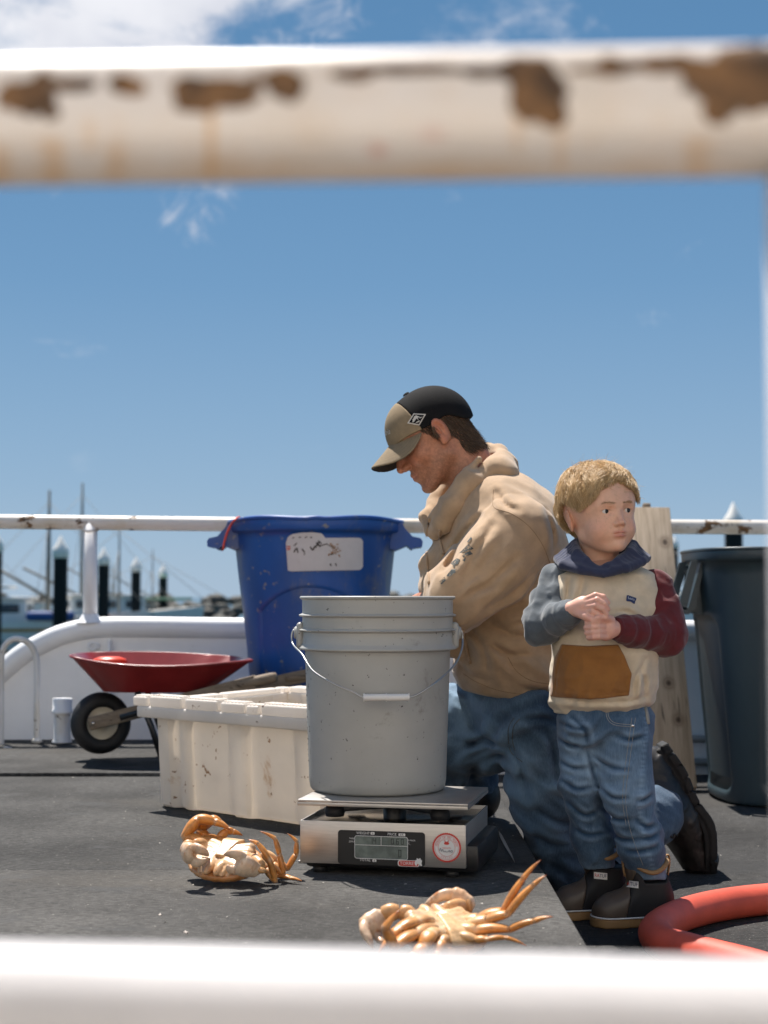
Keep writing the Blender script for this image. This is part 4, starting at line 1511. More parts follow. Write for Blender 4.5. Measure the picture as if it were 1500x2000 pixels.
# display panel
def sfront(VF2, a, z, lift):
    return flat(VF2, sp(a, -lift, z), su, np.array((0, 0, 1)))
def FX(x):
    return (x - 588) / 320 * SWd
def FZ(x, y):
    yb = 1678 + (x - 588) / 320 * 12
    return Z0 + (yb - y) / 82 * (Z1 - Z0)
pa0, pa1 = FX(663), FX(831)
pm = (pa0 + pa1) / 2
pz0, pz1 = Z0 + .0005, FZ(747, 1618)
pan = put('display_panel', slab(sfront(rrect(pa1 - pa0, pz1 - pz0, .006), pm, (pz0 + pz1) / 2, .0005)[0], -sv, .0018), m_blackp, sc_, False)
def onp(s, x, y, size, mat, name='lettering', lift=.0028, align='CENTER', bold=0):
    return put(name, sfront(text2d(s, size, align), FX(x), FZ(x, y), lift), mat, pan, False)
onp('WEIGHT', 712, 1621.5, .0066, m_white)
onp('PRICE', 768, 1624, .0066, m_white)
onp('TOTAL', 716, 1673, .0066, m_white)
for x, y, w, t in ((730.5, 1622, .0075, 'lb'), (787, 1625, .0125, '$/lb'), (734, 1674, .0075, '$')):
    bd_ = put('unit_badge', sfront(rrect(w, .0048, .0014), FX(x), FZ(x, y), .0027), m_white, pan, False)
    put('lettering', sfront(text2d(t, .0046), FX(x), FZ(x, y), .0032), m_blackp, bd_, False)
onp('TARE', 690, 1631.5, .0042, m_white)
onp('ZERO', 690, 1637.5, .0042, m_white)
onp('P-PACK', 806, 1636, .0040, m_white)
onp('C_', 802, 1642, .0046, m_white)
dw, dh, dx_, dz_ = FX(798) - FX(696), FZ(747, 1628) - FZ(747, 1671), FX(747), (FZ(747, 1628) + FZ(747, 1671)) / 2
scn = put('screen', sfront(rrect(dw, dh, .004), dx_, dz_, .0026), m_lcd, pan, False)
bl_ = [np.array((x, y)) for x, y in rrect(dw, dh, .004)[0]]
put('screen_border', tube([sp(dx_ + q[0], -.003, dz_ + q[1]) for q in bl_], .00055, 6, True), m_white, pan)
def q2(x0, x1, y0, y1):
    return np.array([(x0, y0), (x1, y0), (x1, y1), (x0, y1)]), [(0, 1, 2, 3)]
put('screen_divider', joinm(sfront(q2(-dw / 2, dw / 2, -.0004, .0004), dx_, dz_ + .004, .0030), sfront(q2(-.0004, .0004, .004, dh / 2), dx_, dz_, .0030)), m_white, pan, False)
SEG = {'0': 'abcdef', '6': 'acdefg', '1': 'bc', '4': 'bcfg', '.': ''}
def digit(ch, x, z, h=.0105, w=.0056):
    t = .0013
    R = {'a': (0, w, h - t, h), 'd': (0, w, 0, t), 'g': (0, w, h / 2 - t / 2, h / 2 + t / 2), 'f': (0, t, h / 2, h), 'e': (0, t, 0, h / 2), 'b': (w - t, w, h / 2, h), 'c': (w - t, w, 0, h / 2)}
    return [sfront(q2(*[v * (1 if i > 1 else .92) for i, v in enumerate(R[k])]), x, z, .0031) for k in SEG[ch]]
dg = []
for ch, x in (('0', 769), ('6', 779), ('0', 788)):
    dg += digit(ch, FX(x) - .0028, dz_ + .0068)
dg += digit('0', FX(783) - .0028, dz_ - .016, .0135, .0062)
for ch, x in (('1', 728), ('4', 735)):
    dg += digit(ch, FX(x) - .0028, dz_ + .0068)
put('digits', joinm(*dg), m_seg, scn, False)
lg = put('maker_badge', sfront(rrect(FX(824) - FX(782), .0115, .0045), FX(800), FZ(800, 1679.5), .0028), m_white, pan, False)
put('badge_field', sfront(rrect(FX(822) - FX(784), .0096, .004), FX(800), FZ(800, 1679.5), .0033), m_red, lg, False)
put('lettering', sfront(text2d('TORREY', .0082), FX(799), FZ(799, 1679.5), .0038), m_white, lg, False)
bull = np.array([(-6, 0), (-5, 3), (-3, 4), (-3, 7), (0, 5), (3, 7), (4, 4), (6, 3), (5, -2), (6, -6), (3, -6), (2, -3), (-2, -3), (-3, -6), (-6, -5)]) * .0011
put('bull_emblem', sfront((bull, [tuple(range(len(bull)))]), FX(819), FZ(819, 1677), .0041), m_white, lg, False)
# round seal
sx, sz, sr = FX(872), FZ(872, 1650), .0272
pts = [(sr * (1 if k % 2 else .94) * math.cos(math.pi * k / 48), sr * (1 if k % 2 else .94) * math.sin(math.pi * k / 48)) for k in range(96)]
seal = put('seal_sticker', sfront((np.array(pts), [tuple(range(96))]), sx, sz, .0008), m_red, sc_, False)
circ = lambda r, n=48: (np.array([(r * math.cos(2 * math.pi * k / n), r * math.sin(2 * math.pi * k / n)) for k in range(n)]), [tuple(range(n))])
def ring(r0, r1, n=60):
    V = np.array([(r * math.cos(2 * math.pi * k / n), r * math.sin(2 * math.pi * k / n)) for r in (r0, r1) for k in range(n)])
    return V, [(k, (k + 1) % n, n + (k + 1) % n, n + k) for k in range(n)]
put('seal_field', sfront(circ(sr * .85), sx, sz, .0012), m_white, seal, False)
put('seal_ring', joinm(sfront(ring(sr * .78, sr * .80), sx, sz, .0016), sfront(ring(sr * .56, sr * .58), sx, sz, .0016)), m_red, seal, False)
lets = []
def arc_text(s, r, size, a0, a1, flip=False):
    for k, chh in enumerate(s):
        if chh == ' ':
            continue
        a = math.radians(a0 + (a1 - a0) * k / (len(s) - 1))
        V, Fc = text2d(chh, size)
        if len(V) == 0:
            continue
        ra = a - math.pi / 2 if not flip else a + math.pi / 2
        Rm = np.array(((math.cos(ra), -math.sin(ra)), (math.sin(ra), math.cos(ra))))
        V = V @ Rm.T + np.array((math.cos(a), math.sin(a))) * r
        lets.append(sfront((V, Fc), sx, sz, .0017))
arc_text('COUNTY OF DEL NORTE', sr * .68, .0050, 168, 12)
arc_text('SEALED', sr * .68, .0042, 240, 300, True)
put('lettering', joinm(*lets), m_red, seal, False)
crabm = [(-8, 1), (-5, 4), (0, 5), (5, 4), (8, 1), (6, -3), (0, -4), (-6, -3)]
emb = [sfront((np.array(crabm) * .00062 + np.array((0, .0075)), [tuple(range(8))]), sx, sz, .0017)]
for s in (-1, 1):
    emb.append(sfront((np.array([(s * 4, 4), (s * 8, 9), (s * 6, 10), (s * 2, 5)]) * .00062 + np.array((0, .0075)), [(0, 1, 2, 3)]), sx, sz, .00172))
emb.append(sfront((lambda t: (t[0] + np.array((0, -.0008)), t[1]))(text2d('WEIGHTS', .0036)), sx, sz, .0017))
put('seal_emblem', joinm(*emb), m_red, seal, False)
sig = catmull([np.array(q) * .001 for q in ((-13, -6), (-11, -1), (-9, -7), (-7, -3), (-5, -8), (-2, -6), (-1, -8), (3, -7), (5, -4), (6, -8), (9, -4), (11, -7), (8, -9))], 5)
put('signature', tube([sp(sx + q[0], -.0018, sz + q[1]) for q in sig], .0004, 5), m_navyp, seal)

# ------------------------------------------------------------------ grey bucket
bc = np.array((-.0125, 3.012, .1372))
bk = thing('bucket', bc, 'grey plastic five-gallon bucket with a wire bail standing on the scale', 'bucket')
HB = .3735
def br(z):
    return .1325 + (.1425 - .1325) * z / .29
prof = [(0, .004), (.118, .004), (.122, .0), (.1275, .001), (.131, .006), (br(.02), .02)] + [(br(z), z) for z in np.linspace(.03, .268, 14)]
prof += [(.1445, .2690), (.1535, .2705), (.1545, .2725), (.1535, .2750), (.1500, .2790), (.1478, .2830), (.1465, .300), (.1462, .3045), (.1530, .3060), (.1540, .3080), (.1530, .3095), (.1470, .3115), (.1470, .3330), (.1530, .3345), (.1540, .3365), (.1530, .338), (.1472, .340), (.1476, .366), (.1500, .3675), (.1520, .3690), (.1524, .3715), (.1505, .3735), (.1465, .3735), (.1445, .3715)]
prof += [(br(z) - .004, z) for z in np.linspace(.36, .012, 10)] + [(0, .010)]
put('body', lathe(prof, 128, bc), m_bucket, bk, True, auto=55)
for s in (-1, 1):
    e = bc + np.array((s * .1515, -.01 * 0, .302))
    Re = frame((s, 0, 0), (0, 0, 1))
    ear = put('bail_ear', joinm(box(bc + np.array((s * .150, 0, .297)), (.016, .046, .052), None, .007, 3), (lambda VF: (VF[0] @ Re.T + e, VF[1]))(lathe([(0, .012), (.010, .012), (.013, .008), (.013, 0)], 20))), m_bucket, bk)
bail = []
gp = bc + np.array((.0, 0, 0))
lowz = W(755, 1362, 2.862)
pA, pB = bc + np.array((-.164, 0, .303)), bc + np.array((.166, 0, .295))
ctrl = [pA + np.array((.012, 0, .006)), pA + np.array((-.002, -.004, .002)), pA + np.array((-.001, -.015, -.022)), W(590, 1278, 2.93), W(612, 1311, 2.885), W(655, 1337, 2.858), W(690, 1352, 2.851), W(708, 1362, 2.846), W(722, 1362.5, 2.845), W(790, 1362, 2.845), W(805, 1361, 2.846), W(824, 1352, 2.851), W(850, 1334, 2.862), W(876, 1312, 2.895), W(893, 1290, 2.945), W(902, 1267, 2.99), pB + np.array((.0, 0, -.006)), pB + np.array((-.002, 0, .010)), pB + np.array((-.014, 0, .008))]
put('bail', tube(catmull(ctrl, 6), .0019, 10), m_wire, bk)
ga, gz_ = W(709.5, 1362.5, 2.844), W(800, 1362, 2.844)
gpts = [ga + (gz_ - ga) * t for t in (0, .02, .04, .46, .48, .5, .52, .54, .96, .98, 1)]
put('grip', tube(gpts, [.0072, .0078, .0066, .0064, .0066, .0074, .0066, .0064, .0066, .0078, .0072], 18), m_grip, bk)
# volume marks printed down the left side
mk = []
for k in range(22):
    z = .055 + k * .0105
    for (a_, w_2) in ((186.0, 3.0 if k % 4 else 7.0),):
        a0 = math.radians(a_)
        a1 = math.radians(a_ + w_2)
        r = br(z) + .0008
        P = [(bc[0] + r * math.cos(t), bc[1] + r * math.sin(t), bc[2] + zz) for zz in (z, z + .0022) for t in (a0, a1)]
        mk.append((np.array(P), [(0, 1, 3, 2)]))
for z, tx in ((.075, '1'), (.118, '2'), (.16, '3'), (.20, '4'), (.235, '5')):
    V, Fc = text2d(tx, .016)
    r = br(z) + .0009
    a = math.radians(198) + V[:, 0] / r
    mk.append((np.stack([bc[0] + r * np.cos(a), bc[1] + r * np.sin(a), bc[2] + z + V[:, 1]], 1), Fc))
put('volume_marks', joinm(*mk), m_scrawl, bk, False)

# ------------------------------------------------------------------ leaning plank
pb0, pb1 = W(1304, 1541, 4.98), W(1256, 995, 5.44)
pb0[2] = max(pb0[2], LOW + .004)
dirp = (pb1 - pb0) / np.linalg.norm(pb1 - pb0)
Rp = frame(dirp, (1, 0, 0))
Lp = np.linalg.norm(pb1 - pb0)
pmid = (pb0 + pb1) / 2
kn = [Rp.T @ (W(x, y, Y) - pmid) for x, y, Y in ((1297, 1065, 5.38), (1322, 1412, 5.09), (1303, 1341, 5.15))]
m_plank = wood('weathered_plank_wood', (.58, .45, .32), (.38, .28, .185), axis=2, knots=kn)
V, Fc = box((-.008, 0, 0), (.20, .038, Lp), None, .004, 2)
pk = put('plank', (V, Fc), m_plank, None, True, auto=40)
pk.matrix_world = Matrix([[*Rp[i], pmid[i]] for i in range(3)] + [[0, 0, 0, 1]])
tag(pk, 'weathered knotty wooden plank leaning on the rear rail behind the boy', 'plank')
bo = put('wood_block', box(pb1 + np.array((.0, .0, .010)) + Rp[:, 0] * .012, (.028, .02, .022), Rp, .004), m_handle, None)
tag(bo, 'small wood offcut sitting on the top end of the leaning plank', 'offcut')

# ------------------------------------------------------------------ red hose
hz = LOW + .031
hpx = [(2600, 1840), (2150, 1800), (1720, 1760), (1600, 1752), (1490, 1757), (1400, 1769), (1335, 1786), (1298, 1803), (1280, 1822), (1296, 1841), (1340, 1856), (1400, 1872), (1490, 1896), (1620, 1940), (1800, 2010), (2300, 2160)]
hpts = catmull([G(x, y, hz) for x, y in hpx], 12)
ho = thing('hose', G(1281, 1822, LOW), 'thick red rubber hose looped on the deck beside the boy\'s boots', 'hose')
put('hose_body', tube(hpts, .0305, 36, cap=True), m_hose, ho)

# ------------------------------------------------------------------ scraps on the deck
r3 = np.random.default_rng(3)
def chip(name, x, y, s, mat, lab, cat, z=0.0, grp=None):
    c = G(x, y, z)
    m = 9
    ang = np.sort(r3.uniform(0, 2 * math.pi, m))
    P = [c + np.array((math.cos(a) * s * r3.uniform(.5, 1.2), math.sin(a) * s * r3.uniform(.5, 1.0), .001 + r3.uniform(0, .3) * s)) for a in ang]
    V = np.array(P + [c + np.array((0, 0, .45 * s + .002))] + [p * np.array((1, 1, 0)) + np.array((0, 0, z + .0004)) for p in P])
    Fc = [(i, (i + 1) % m, m) for i in range(m)] + [(m + 1 + i, m + 1 + (i + 1) % m, (i + 1) % m, i) for i in range(m)]
    o = put(name, (V, Fc), mat, None, False)
    tag(o, lab, cat, grp)
chip('shell_fragment', 596, 1684, .013, m_shell, 'broken white shell piece at the left foot of the scale', 'shell')
chip('shell_fragment', 313, 1788, .004, m_shell, 'tiny pale shell scrap on the deck in front of the left crab', 'shell')
chip('shell_fragment', 362, 1823, .005, m_shell, 'pale scrap on the deck just above the white bottom bar', 'shell')
chip('shell_fragment', 12, 1464, .022, m_shell, 'pale scrap by the foot of the white hoop', 'shell')
fe = [G(x, y, .002) for x, y in ((974, 1624), (981, 1633), (989, 1648), (1000, 1670), (1006, 1686), (996, 1670), (985, 1652), (976, 1634))]
fo = put('paint_strip', slab(fe, (0, 0, 1), .0015), m_strip, None, False)
tag(fo, 'thin curled strip of pale paint on the deck right of the scale', 'scrap')


# ------------------------------------------------------------------ crabs lying on their backs
CREAM, ORAN, DARKO, WHT = np.array((.60, .39, .205)), np.array((.55, .225, .05)), np.array((.30, .09, .022)), np.array((.66, .50, .36))


def smooth_path(pts, n=7):
    return np.array(catmull(pts, n))


def crab_leg(root, pts, Ys, rad, name='leg', c0=CREAM, c1=ORAN, flat=.62, tipdark=True):
    """pts: picture positions along the leg, one per joint; rad in metres at the joints"""
    J = [W(x, y, Y) for (x, y), Y in zip(pts, Ys)]
    P, R, T = [], [], []
    m = len(J) - 1
    for i in range(m):
        a, b = J[i], J[i + 1]
        r0, r1 = rad[i], rad[i + 1]
        last = i == m - 1
        for k in range(9):
            t = k / 8
            if last:
                r = r0 * (1 - t) ** .8 * .95 + .0006
            else:
                r = (r0 + (r1 - r0) * t) * (.80 + .34 * math.sin(math.pi * (t * .94 + .03)) ** .7)
            bow = np.array((0, 0, 1.0)) * math.sin(math.pi * t) * np.linalg.norm(b - a) * .05
            P.append(a + (b - a) * t + bow)
            R.append(r)
            T.append((i + t) / m)
    V, Fc = tube(P, R, 14, flat=flat, hint=(.2, -1, .2))
    T = np.repeat(np.array(T), 14)
    sg = (T * m) % 1
    c = c0 + (c1 - c0) * sst(T, .02, .5)[:, None]
    joint = np.exp(-(np.minimum(sg, 1 - sg) / .07) ** 2)[:, None] * (1 - .5 * sst(T, .8, 1))[:, None]
    c = c * (1 - .45 * joint) + WHT * .45 * joint
    if tipdark:
        dk_ = sst(T, .86, .99)[:, None]
        c = c * (1 - dk_) + DARKO * dk_
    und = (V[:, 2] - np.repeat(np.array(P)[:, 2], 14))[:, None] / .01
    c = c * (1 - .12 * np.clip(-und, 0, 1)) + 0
    return put(name, (V, Fc), m_crab, root, True, np.clip(c, .01, 1))


def crab_body(root, c, fwd, W_, L_, H_, tilt=0.0, pitch=0.0):
    f = np.array((fwd[0], fwd[1], 0.0))
    f /= np.linalg.norm(f)
    r = np.array((-f[1], f[0], 0.0)) * -1
    R = np.stack([r, f, (0, 0, 1)], 1)
    ct_, st_ = math.cos(tilt), math.sin(tilt)
    R = R @ np.array(((ct_, 0, -st_), (0, 1, 0), (st_, 0, ct_)))
    cp_, sp_ = math.cos(pitch), math.sin(pitch)
    R = R @ np.array(((1, 0, 0), (0, cp_, -sp_), (0, sp_, cp_)))

    def loc(P):
        return ((P - c) @ R).astype(np.float32)

    def fc(P):                                        # carapace: shallow dish with toothed front edge
        q = loc(P)
        ang = np.arctan2(q[:, 1] / L_, q[:, 0] / W_)
        tooth_ = 1 + .022 * np.abs(np.sin(ang * 11)) * (q[:, 1] > 0)
        qq = q * np.array((1, 1, 1), np.float32)
        d = ell(qq / tooth_[:, None].astype(np.float32), (0, 0, 0), (W_, L_, H_))
        d = smax(d, q[:, 2] - .006, .004)
        return d - .0006 * fbm(q * 300, 2)

    V, Fc = sdfmesh(fc, c - W_ * 1.25, c + W_ * 1.25, .0026)
    q = loc(V.astype(np.float32))
    k = sst(np.abs(fbm(q * 40, 2)), .0, .9)[:, None]
    put('carapace', (V, Fc), m_crab, root, True, np.clip(np.array((.50, .22, .075)) * (1 - .4 * k) + CREAM * .4 * k, .01, 1))

    def fs(P):                                        # sternum with its plates
        q = loc(P)
        d = ell(q, (0, -.004, .006), (W_ * .66, L_ * .80, H_ * .75))
        for s in (-1, 1):
            for k in range(5):
                y = L_ * (.52 - .27 * k)
                d = smin(d, seg(q, (s * W_ * .20, y * .75, .014), (s * W_ * (.66 - .05 * abs(k - 1.5)), y * 1.02, .012), .0085, .0105), .004)
        for s in (-1, 1):
            for k in range(4):
                y = L_ * (.385 - .27 * k)
                d = np.maximum(d, -(seg(q, (s * W_ * .16, y * .72, .028), (s * W_ * .78, y * 1.05, .024), .0012, .002)))
            d = np.maximum(d, -(seg(q, (s * W_ * .14, L_ * .45, .026), (s * W_ * .115, -L_ * .72, .022), .0012)))
        # mouthparts
        for s in (-1, 1):
            d = smin(d, ell(q, (s * .010, L_ * .66, .013), (.0085, .020, .009)), .003)
            d = smin(d, seg(q, (s * .024, L_ * .62, .012), (s * .019, L_ * .90, .008), .006, .004), .003)
            d = smin(d, seg(q, (s * .036, L_ * .55, .009), (s * .028, L_ * .84, .005), .006, .003), .003)
        return d - .0004 * fbm(q * 350, 2)

    V, Fc = sdfmesh(fs, c - W_ * 1.1, c + W_ * 1.1, .0019)
    q = loc(V.astype(np.float32))
    k = np.clip(.5 + .5 * fbm(q * 60, 2), 0, 1)[:, None]
    col = CREAM * (1 - .5 * k) + WHT * .5 * k
    edge = sst(np.abs(q[:, 0]), W_ * .5, W_ * .8)[:, None]
    col = col * (1 - .4 * edge) + ORAN * .4 * edge
    mth = (sst(q[:, 1], L_ * .55, L_ * .8) * np.abs(np.sin(q[:, 0] * 420)))[:, None]
    col = col * (1 - .35 * mth) + ORAN * .35 * mth
    put('belly', (V, Fc), m_crab, root, True, np.clip(col, .01, 1))

    def fa(P):                                        # abdomen flap
        q = loc(P)
        y = np.clip(q[:, 1], -L_ * .98, L_ * .28)
        w = .0075 + .0095 * sst(-y, -L_ * .28, L_ * .98)
        zc = .0205 - .010 * sst(-q[:, 1], L_ * .55, L_ * 1.05)
        d = np.sqrt((np.maximum(np.abs(q[:, 0]) - w, 0)) ** 2 + np.maximum(np.abs(q[:, 2] - zc) - .0022, 0) ** 2) - .0022
        d = smax(d, np.abs(q[:, 1] + L_ * .35) - L_ * .63, .004)
        return d + .0006 * (np.abs(np.sin(q[:, 1] * 330)) < .12)

    V, Fc = sdfmesh(fa, c - W_ * 1.1, c + W_ * 1.1, .0017)
    put('abdomen_flap', (V, Fc), m_crab, root, True, np.tile(CREAM * 1.05, (len(V), 1)))
    return R


def crab_claw(root, arm, hand, f1, f2, Ys, s=1.0):
    """arm: joints up to the wrist; hand: thick palm end; f1/f2: finger tips (picture positions)"""
    wr = W(*arm[-1], Ys[1])
    hd = W(*hand, Ys[2])
    t1, t2 = W(*f1, Ys[3]), W(*f2, Ys[3] + .006)
    a0 = W(*arm[0], Ys[0])
    dn = hd - wr
    nv = np.cross((0, 1, .25), dn)
    nv = nv / np.linalg.norm(nv) * (1 if np.dot(nv, t1 - t2) >= 0 else -1)
    axd = dn / np.linalg.norm(dn)
    sub = []
    arm_p = [a0] + [W(*a, Ys[1]) for a in arm[1:-1]] + [wr]
    for p_, q_ in zip(arm_p[:-1], arm_p[1:]):
        t_ = np.linspace(0, 1, 9)
        sub.append((tube([p_ + (q_ - p_) * x for x in t_], [s * .0125 * (.72 + .35 * math.sin(math.pi * (.05 + .9 * x))) for x in t_], 16, flat=.75, hint=nv), 0))
    pp = catmull([wr - axd * .004, wr + dn * .3, wr + dn * .7, hd, hd + axd * .010 * s], 6)
    n_ = len(pp)
    sub.append((tube(pp, [s * r for r in np.interp(np.linspace(0, 1, n_), [0, .12, .45, .75, .92, 1], [.004, .0125, .0185, .0190, .0140, .005])], 18, flat=.68, hint=nv), 1))
    for tip, sg_, r0 in ((t1, 1, .0102), (t2, -1, .0088)):
        b0_ = hd + nv * sg_ * .0085 * s
        fp = catmull([b0_ - axd * .006, b0_ + (tip - b0_) * .4 + nv * sg_ * .006 * s, b0_ + (tip - b0_) * .75 + nv * sg_ * .004 * s, tip], 6)
        n_ = len(fp)
        sub.append((tube(fp, [s * r for r in np.interp(np.linspace(0, 1, n_), [0, .2, .6, .9, 1], [r0 * .8, r0, r0 * .78, r0 * .38, .0008])], 14, flat=.7, hint=nv), 2))
    Vall, Fall = joinm(*[x for x, _ in sub])
    lab = np.concatenate([np.full(len(x[0]), l) for x, l in sub])
    Vall = Vall + (.0005 * fbm((Vall * 260).astype(np.float32), 2))[:, None] * nv
    up_ = sst((Vall - wr) @ nv, -.006, .020)[:, None]
    nn = np.clip(fbm((Vall * 90).astype(np.float32), 3) * .6 + .55, 0, 1)[:, None]
    c = WHT * (1 - .55 * up_ * nn) + ORAN * .55 * up_ * nn
    c = np.where((lab == 0)[:, None], CREAM * .55 + ORAN * .45, c)
    dt = np.minimum(np.linalg.norm(Vall - t1, axis=1), np.linalg.norm(Vall - t2, axis=1))
    tipk = (1 - sst(dt, .004, .022))[:, None] * (lab == 2)[:, None]
    c = c * (1 - .5 * tipk) + np.array((.50, .30, .18)) * .5 * tipk
    put('claw', (Vall, Fall), m_crab, root, True, np.clip(c, .01, 1))


def z5(x, y):
    return (330 + x / 5.172, 1560 + y / 5.172)


def z6(x, y):
    return (690 + x / 3.659, 1660 + y / 3.659)


c1 = W(440, 1684, 2.775)
c1[2] = .037
k1 = thing('crab', (c1[0], c1[1], 0), 'cream and orange crab on its back, legs raised, nearer the white crate', 'crab', 'crabs lying on the deck')
crab_body(k1, c1, (-.42, -.91), .072, .050, .021, tilt=.04, pitch=-.50)
Yc = 2.765
crab_leg(k1, [z5(860, 590), z5(985, 720), z5(1075, 838), z5(1010, 610), z5(895, 450), z5(800, 415)], [Yc, Yc - .01, Yc - .02, Yc - .03, Yc - .03, Yc - .03], [.010, .0115, .0085, .0085, .0062, .001])
crab_leg(k1, [z5(930, 560), z5(1050, 660), z5(1155, 775), z5(1115, 560), z5(1070, 400), z5(920, 330)], [Yc + .03, Yc + .025, Yc + .02, Yc + .02, Yc + .02, Yc + .02], [.010, .0105, .0085, .0082, .006, .001])
crab_leg(k1, [z5(970, 540), z5(1080, 620), z5(1195, 715), z5(1285, 560), z5(1290, 430), z5(1195, 350)], [Yc + .05, Yc + .05, Yc + .05, Yc + .05, Yc + .05, Yc + .05], [.009, .010, .008, .008, .0055, .001])
crab_leg(k1, [z5(960, 720), z5(1120, 785), z5(1230, 800), z5(1345, 832)], [Yc + .02, Yc + .02, Yc + .0, Yc - .01], [.008, .007, .0055, .001], c0=ORAN)
crab_leg(k1, [z5(470, 450), z5(340, 430), z5(150, 400), z5(290, 210), z5(470, 235), z5(625, 322)], [Yc + .05, Yc + .06, Yc + .06, Yc + .07, Yc + .07, Yc + .07], [.012, .0165, .013, .016, .012, .001], c0=ORAN)
crab_leg(k1, [z5(540, 450), z5(400, 400), z5(300, 330), z5(430, 205), z5(520, 250), z5(640, 330)], [Yc + .07, Yc + .09, Yc + .10, Yc + .10, Yc + .10, Yc + .09], [.011, .014, .012, .0145, .0105, .001], c0=ORAN)
crab_leg(k1, [z5(560, 450), z5(500, 415), z5(590, 325), z5(650, 335), z5(745, 372)], [Yc + .06, Yc + .07, Yc + .08, Yc + .08, Yc + .08], [.009, .0095, .008, .0065, .001], c0=ORAN)
crab_claw(k1, [z5(360, 470), z5(250, 470), z5(150, 500)], z5(215, 560), z5(405, 578), z5(385, 612), (Yc + .0, Yc - .04, Yc - .06, Yc - .075), 1.0)
crab_claw(k1, [z5(800, 600), z5(930, 680), z5(905, 735)], z5(730, 665), z5(555, 560), z5(590, 665), (Yc - .02, Yc - .06, Yc - .075, Yc - .08), 1.05)

Yd = 2.215
c2 = W(866, 1812, Yd)
c2[2] = .032
k2 = thing('crab', (c2[0], c2[1], 0), 'cream crab on its back with two legs pointing up, at the bottom rail', 'crab', 'crabs lying on the deck')
crab_body(k2, c2, (-.52, .85), .070, .052, .021, tilt=-.05, pitch=.34)
crab_leg(k2, [z6(760, 520), z6(900, 490), z6(1075, 440), z6(1215, 205), z6(1340, 72)], [Yd + .02, Yd + .01, Yd, Yd + .0, Yd], [.0095, .0125, .0095, .0068, .001])
crab_leg(k2, [z6(800, 540), z6(960, 500), z6(1105, 460), z6(1290, 250), z6(1382, 180)], [Yd + .0, Yd - .01, Yd - .02, Yd - .02, Yd - .02], [.0095, .0115, .0095, .0062, .001])
crab_leg(k2, [z6(740, 560), z6(880, 575), z6(1120, 570), z6(1300, 505), z6(1428, 478)], [Yd - .01, Yd - .02, Yd - .03, Yd - .04, Yd - .05], [.0095, .0125, .0088, .0066, .001])
crab_leg(k2, [z6(760, 610), z6(880, 645), z6(960, 640), z6(1090, 628), z6(1240, 688)], [Yd - .03, Yd - .04, Yd - .05, Yd - .05, Yd - .06], [.010, .0095, .006, .0045, .001])
crab_leg(k2, [z6(560, 500), z6(450, 510), z6(320, 570), z6(260, 640), z6(180, 730)], [Yd - .02, Yd - .04, Yd - .06, Yd - .07, Yd - .08], [.009, .012, .010, .008, .001])
crab_leg(k2, [z6(580, 550), z6(440, 600), z6(290, 690), z6(225, 560), z6(330, 432)], [Yd - .03, Yd - .06, Yd - .085, Yd - .09, Yd - .09], [.0095, .013, .0105, .0080, .001], c0=CREAM * .8 + ORAN * .2)
crab_leg(k2, [z6(600, 590), z6(545, 600), z6(500, 690), z6(430, 745), z6(340, 800)], [Yd - .04, Yd - .06, Yd - .08, Yd - .09, Yd - .10], [.009, .0135, .010, .0075, .001])
crab_leg(k2, [z6(650, 630), z6(620, 670), z6(590, 740), z6(540, 800)], [Yd - .05, Yd - .065, Yd - .08, Yd - .09], [.009, .0115, .009, .001])
crab_claw(k2, [z6(430, 470), z6(330, 440), z6(200, 455)], z6(110, 560), z6(140, 700), z6(200, 650), (Yd + .01, Yd + .01, Yd - .0, Yd - .03), 1.0)
crab_claw(k2, [z6(660, 420), z6(800, 400), z6(850, 395)], z6(720, 345), z6(500, 410), z6(540, 425), (Yd + .04, Yd + .07, Yd + .08, Yd + .07), .95)


# ------------------------------------------------------------------ people: shared head sculpt
def rotm(f, l, u):
    return np.stack([np.asarray(f, float), np.asarray(l, float), np.asarray(u, float)], 1)      # columns: fwd, left, up


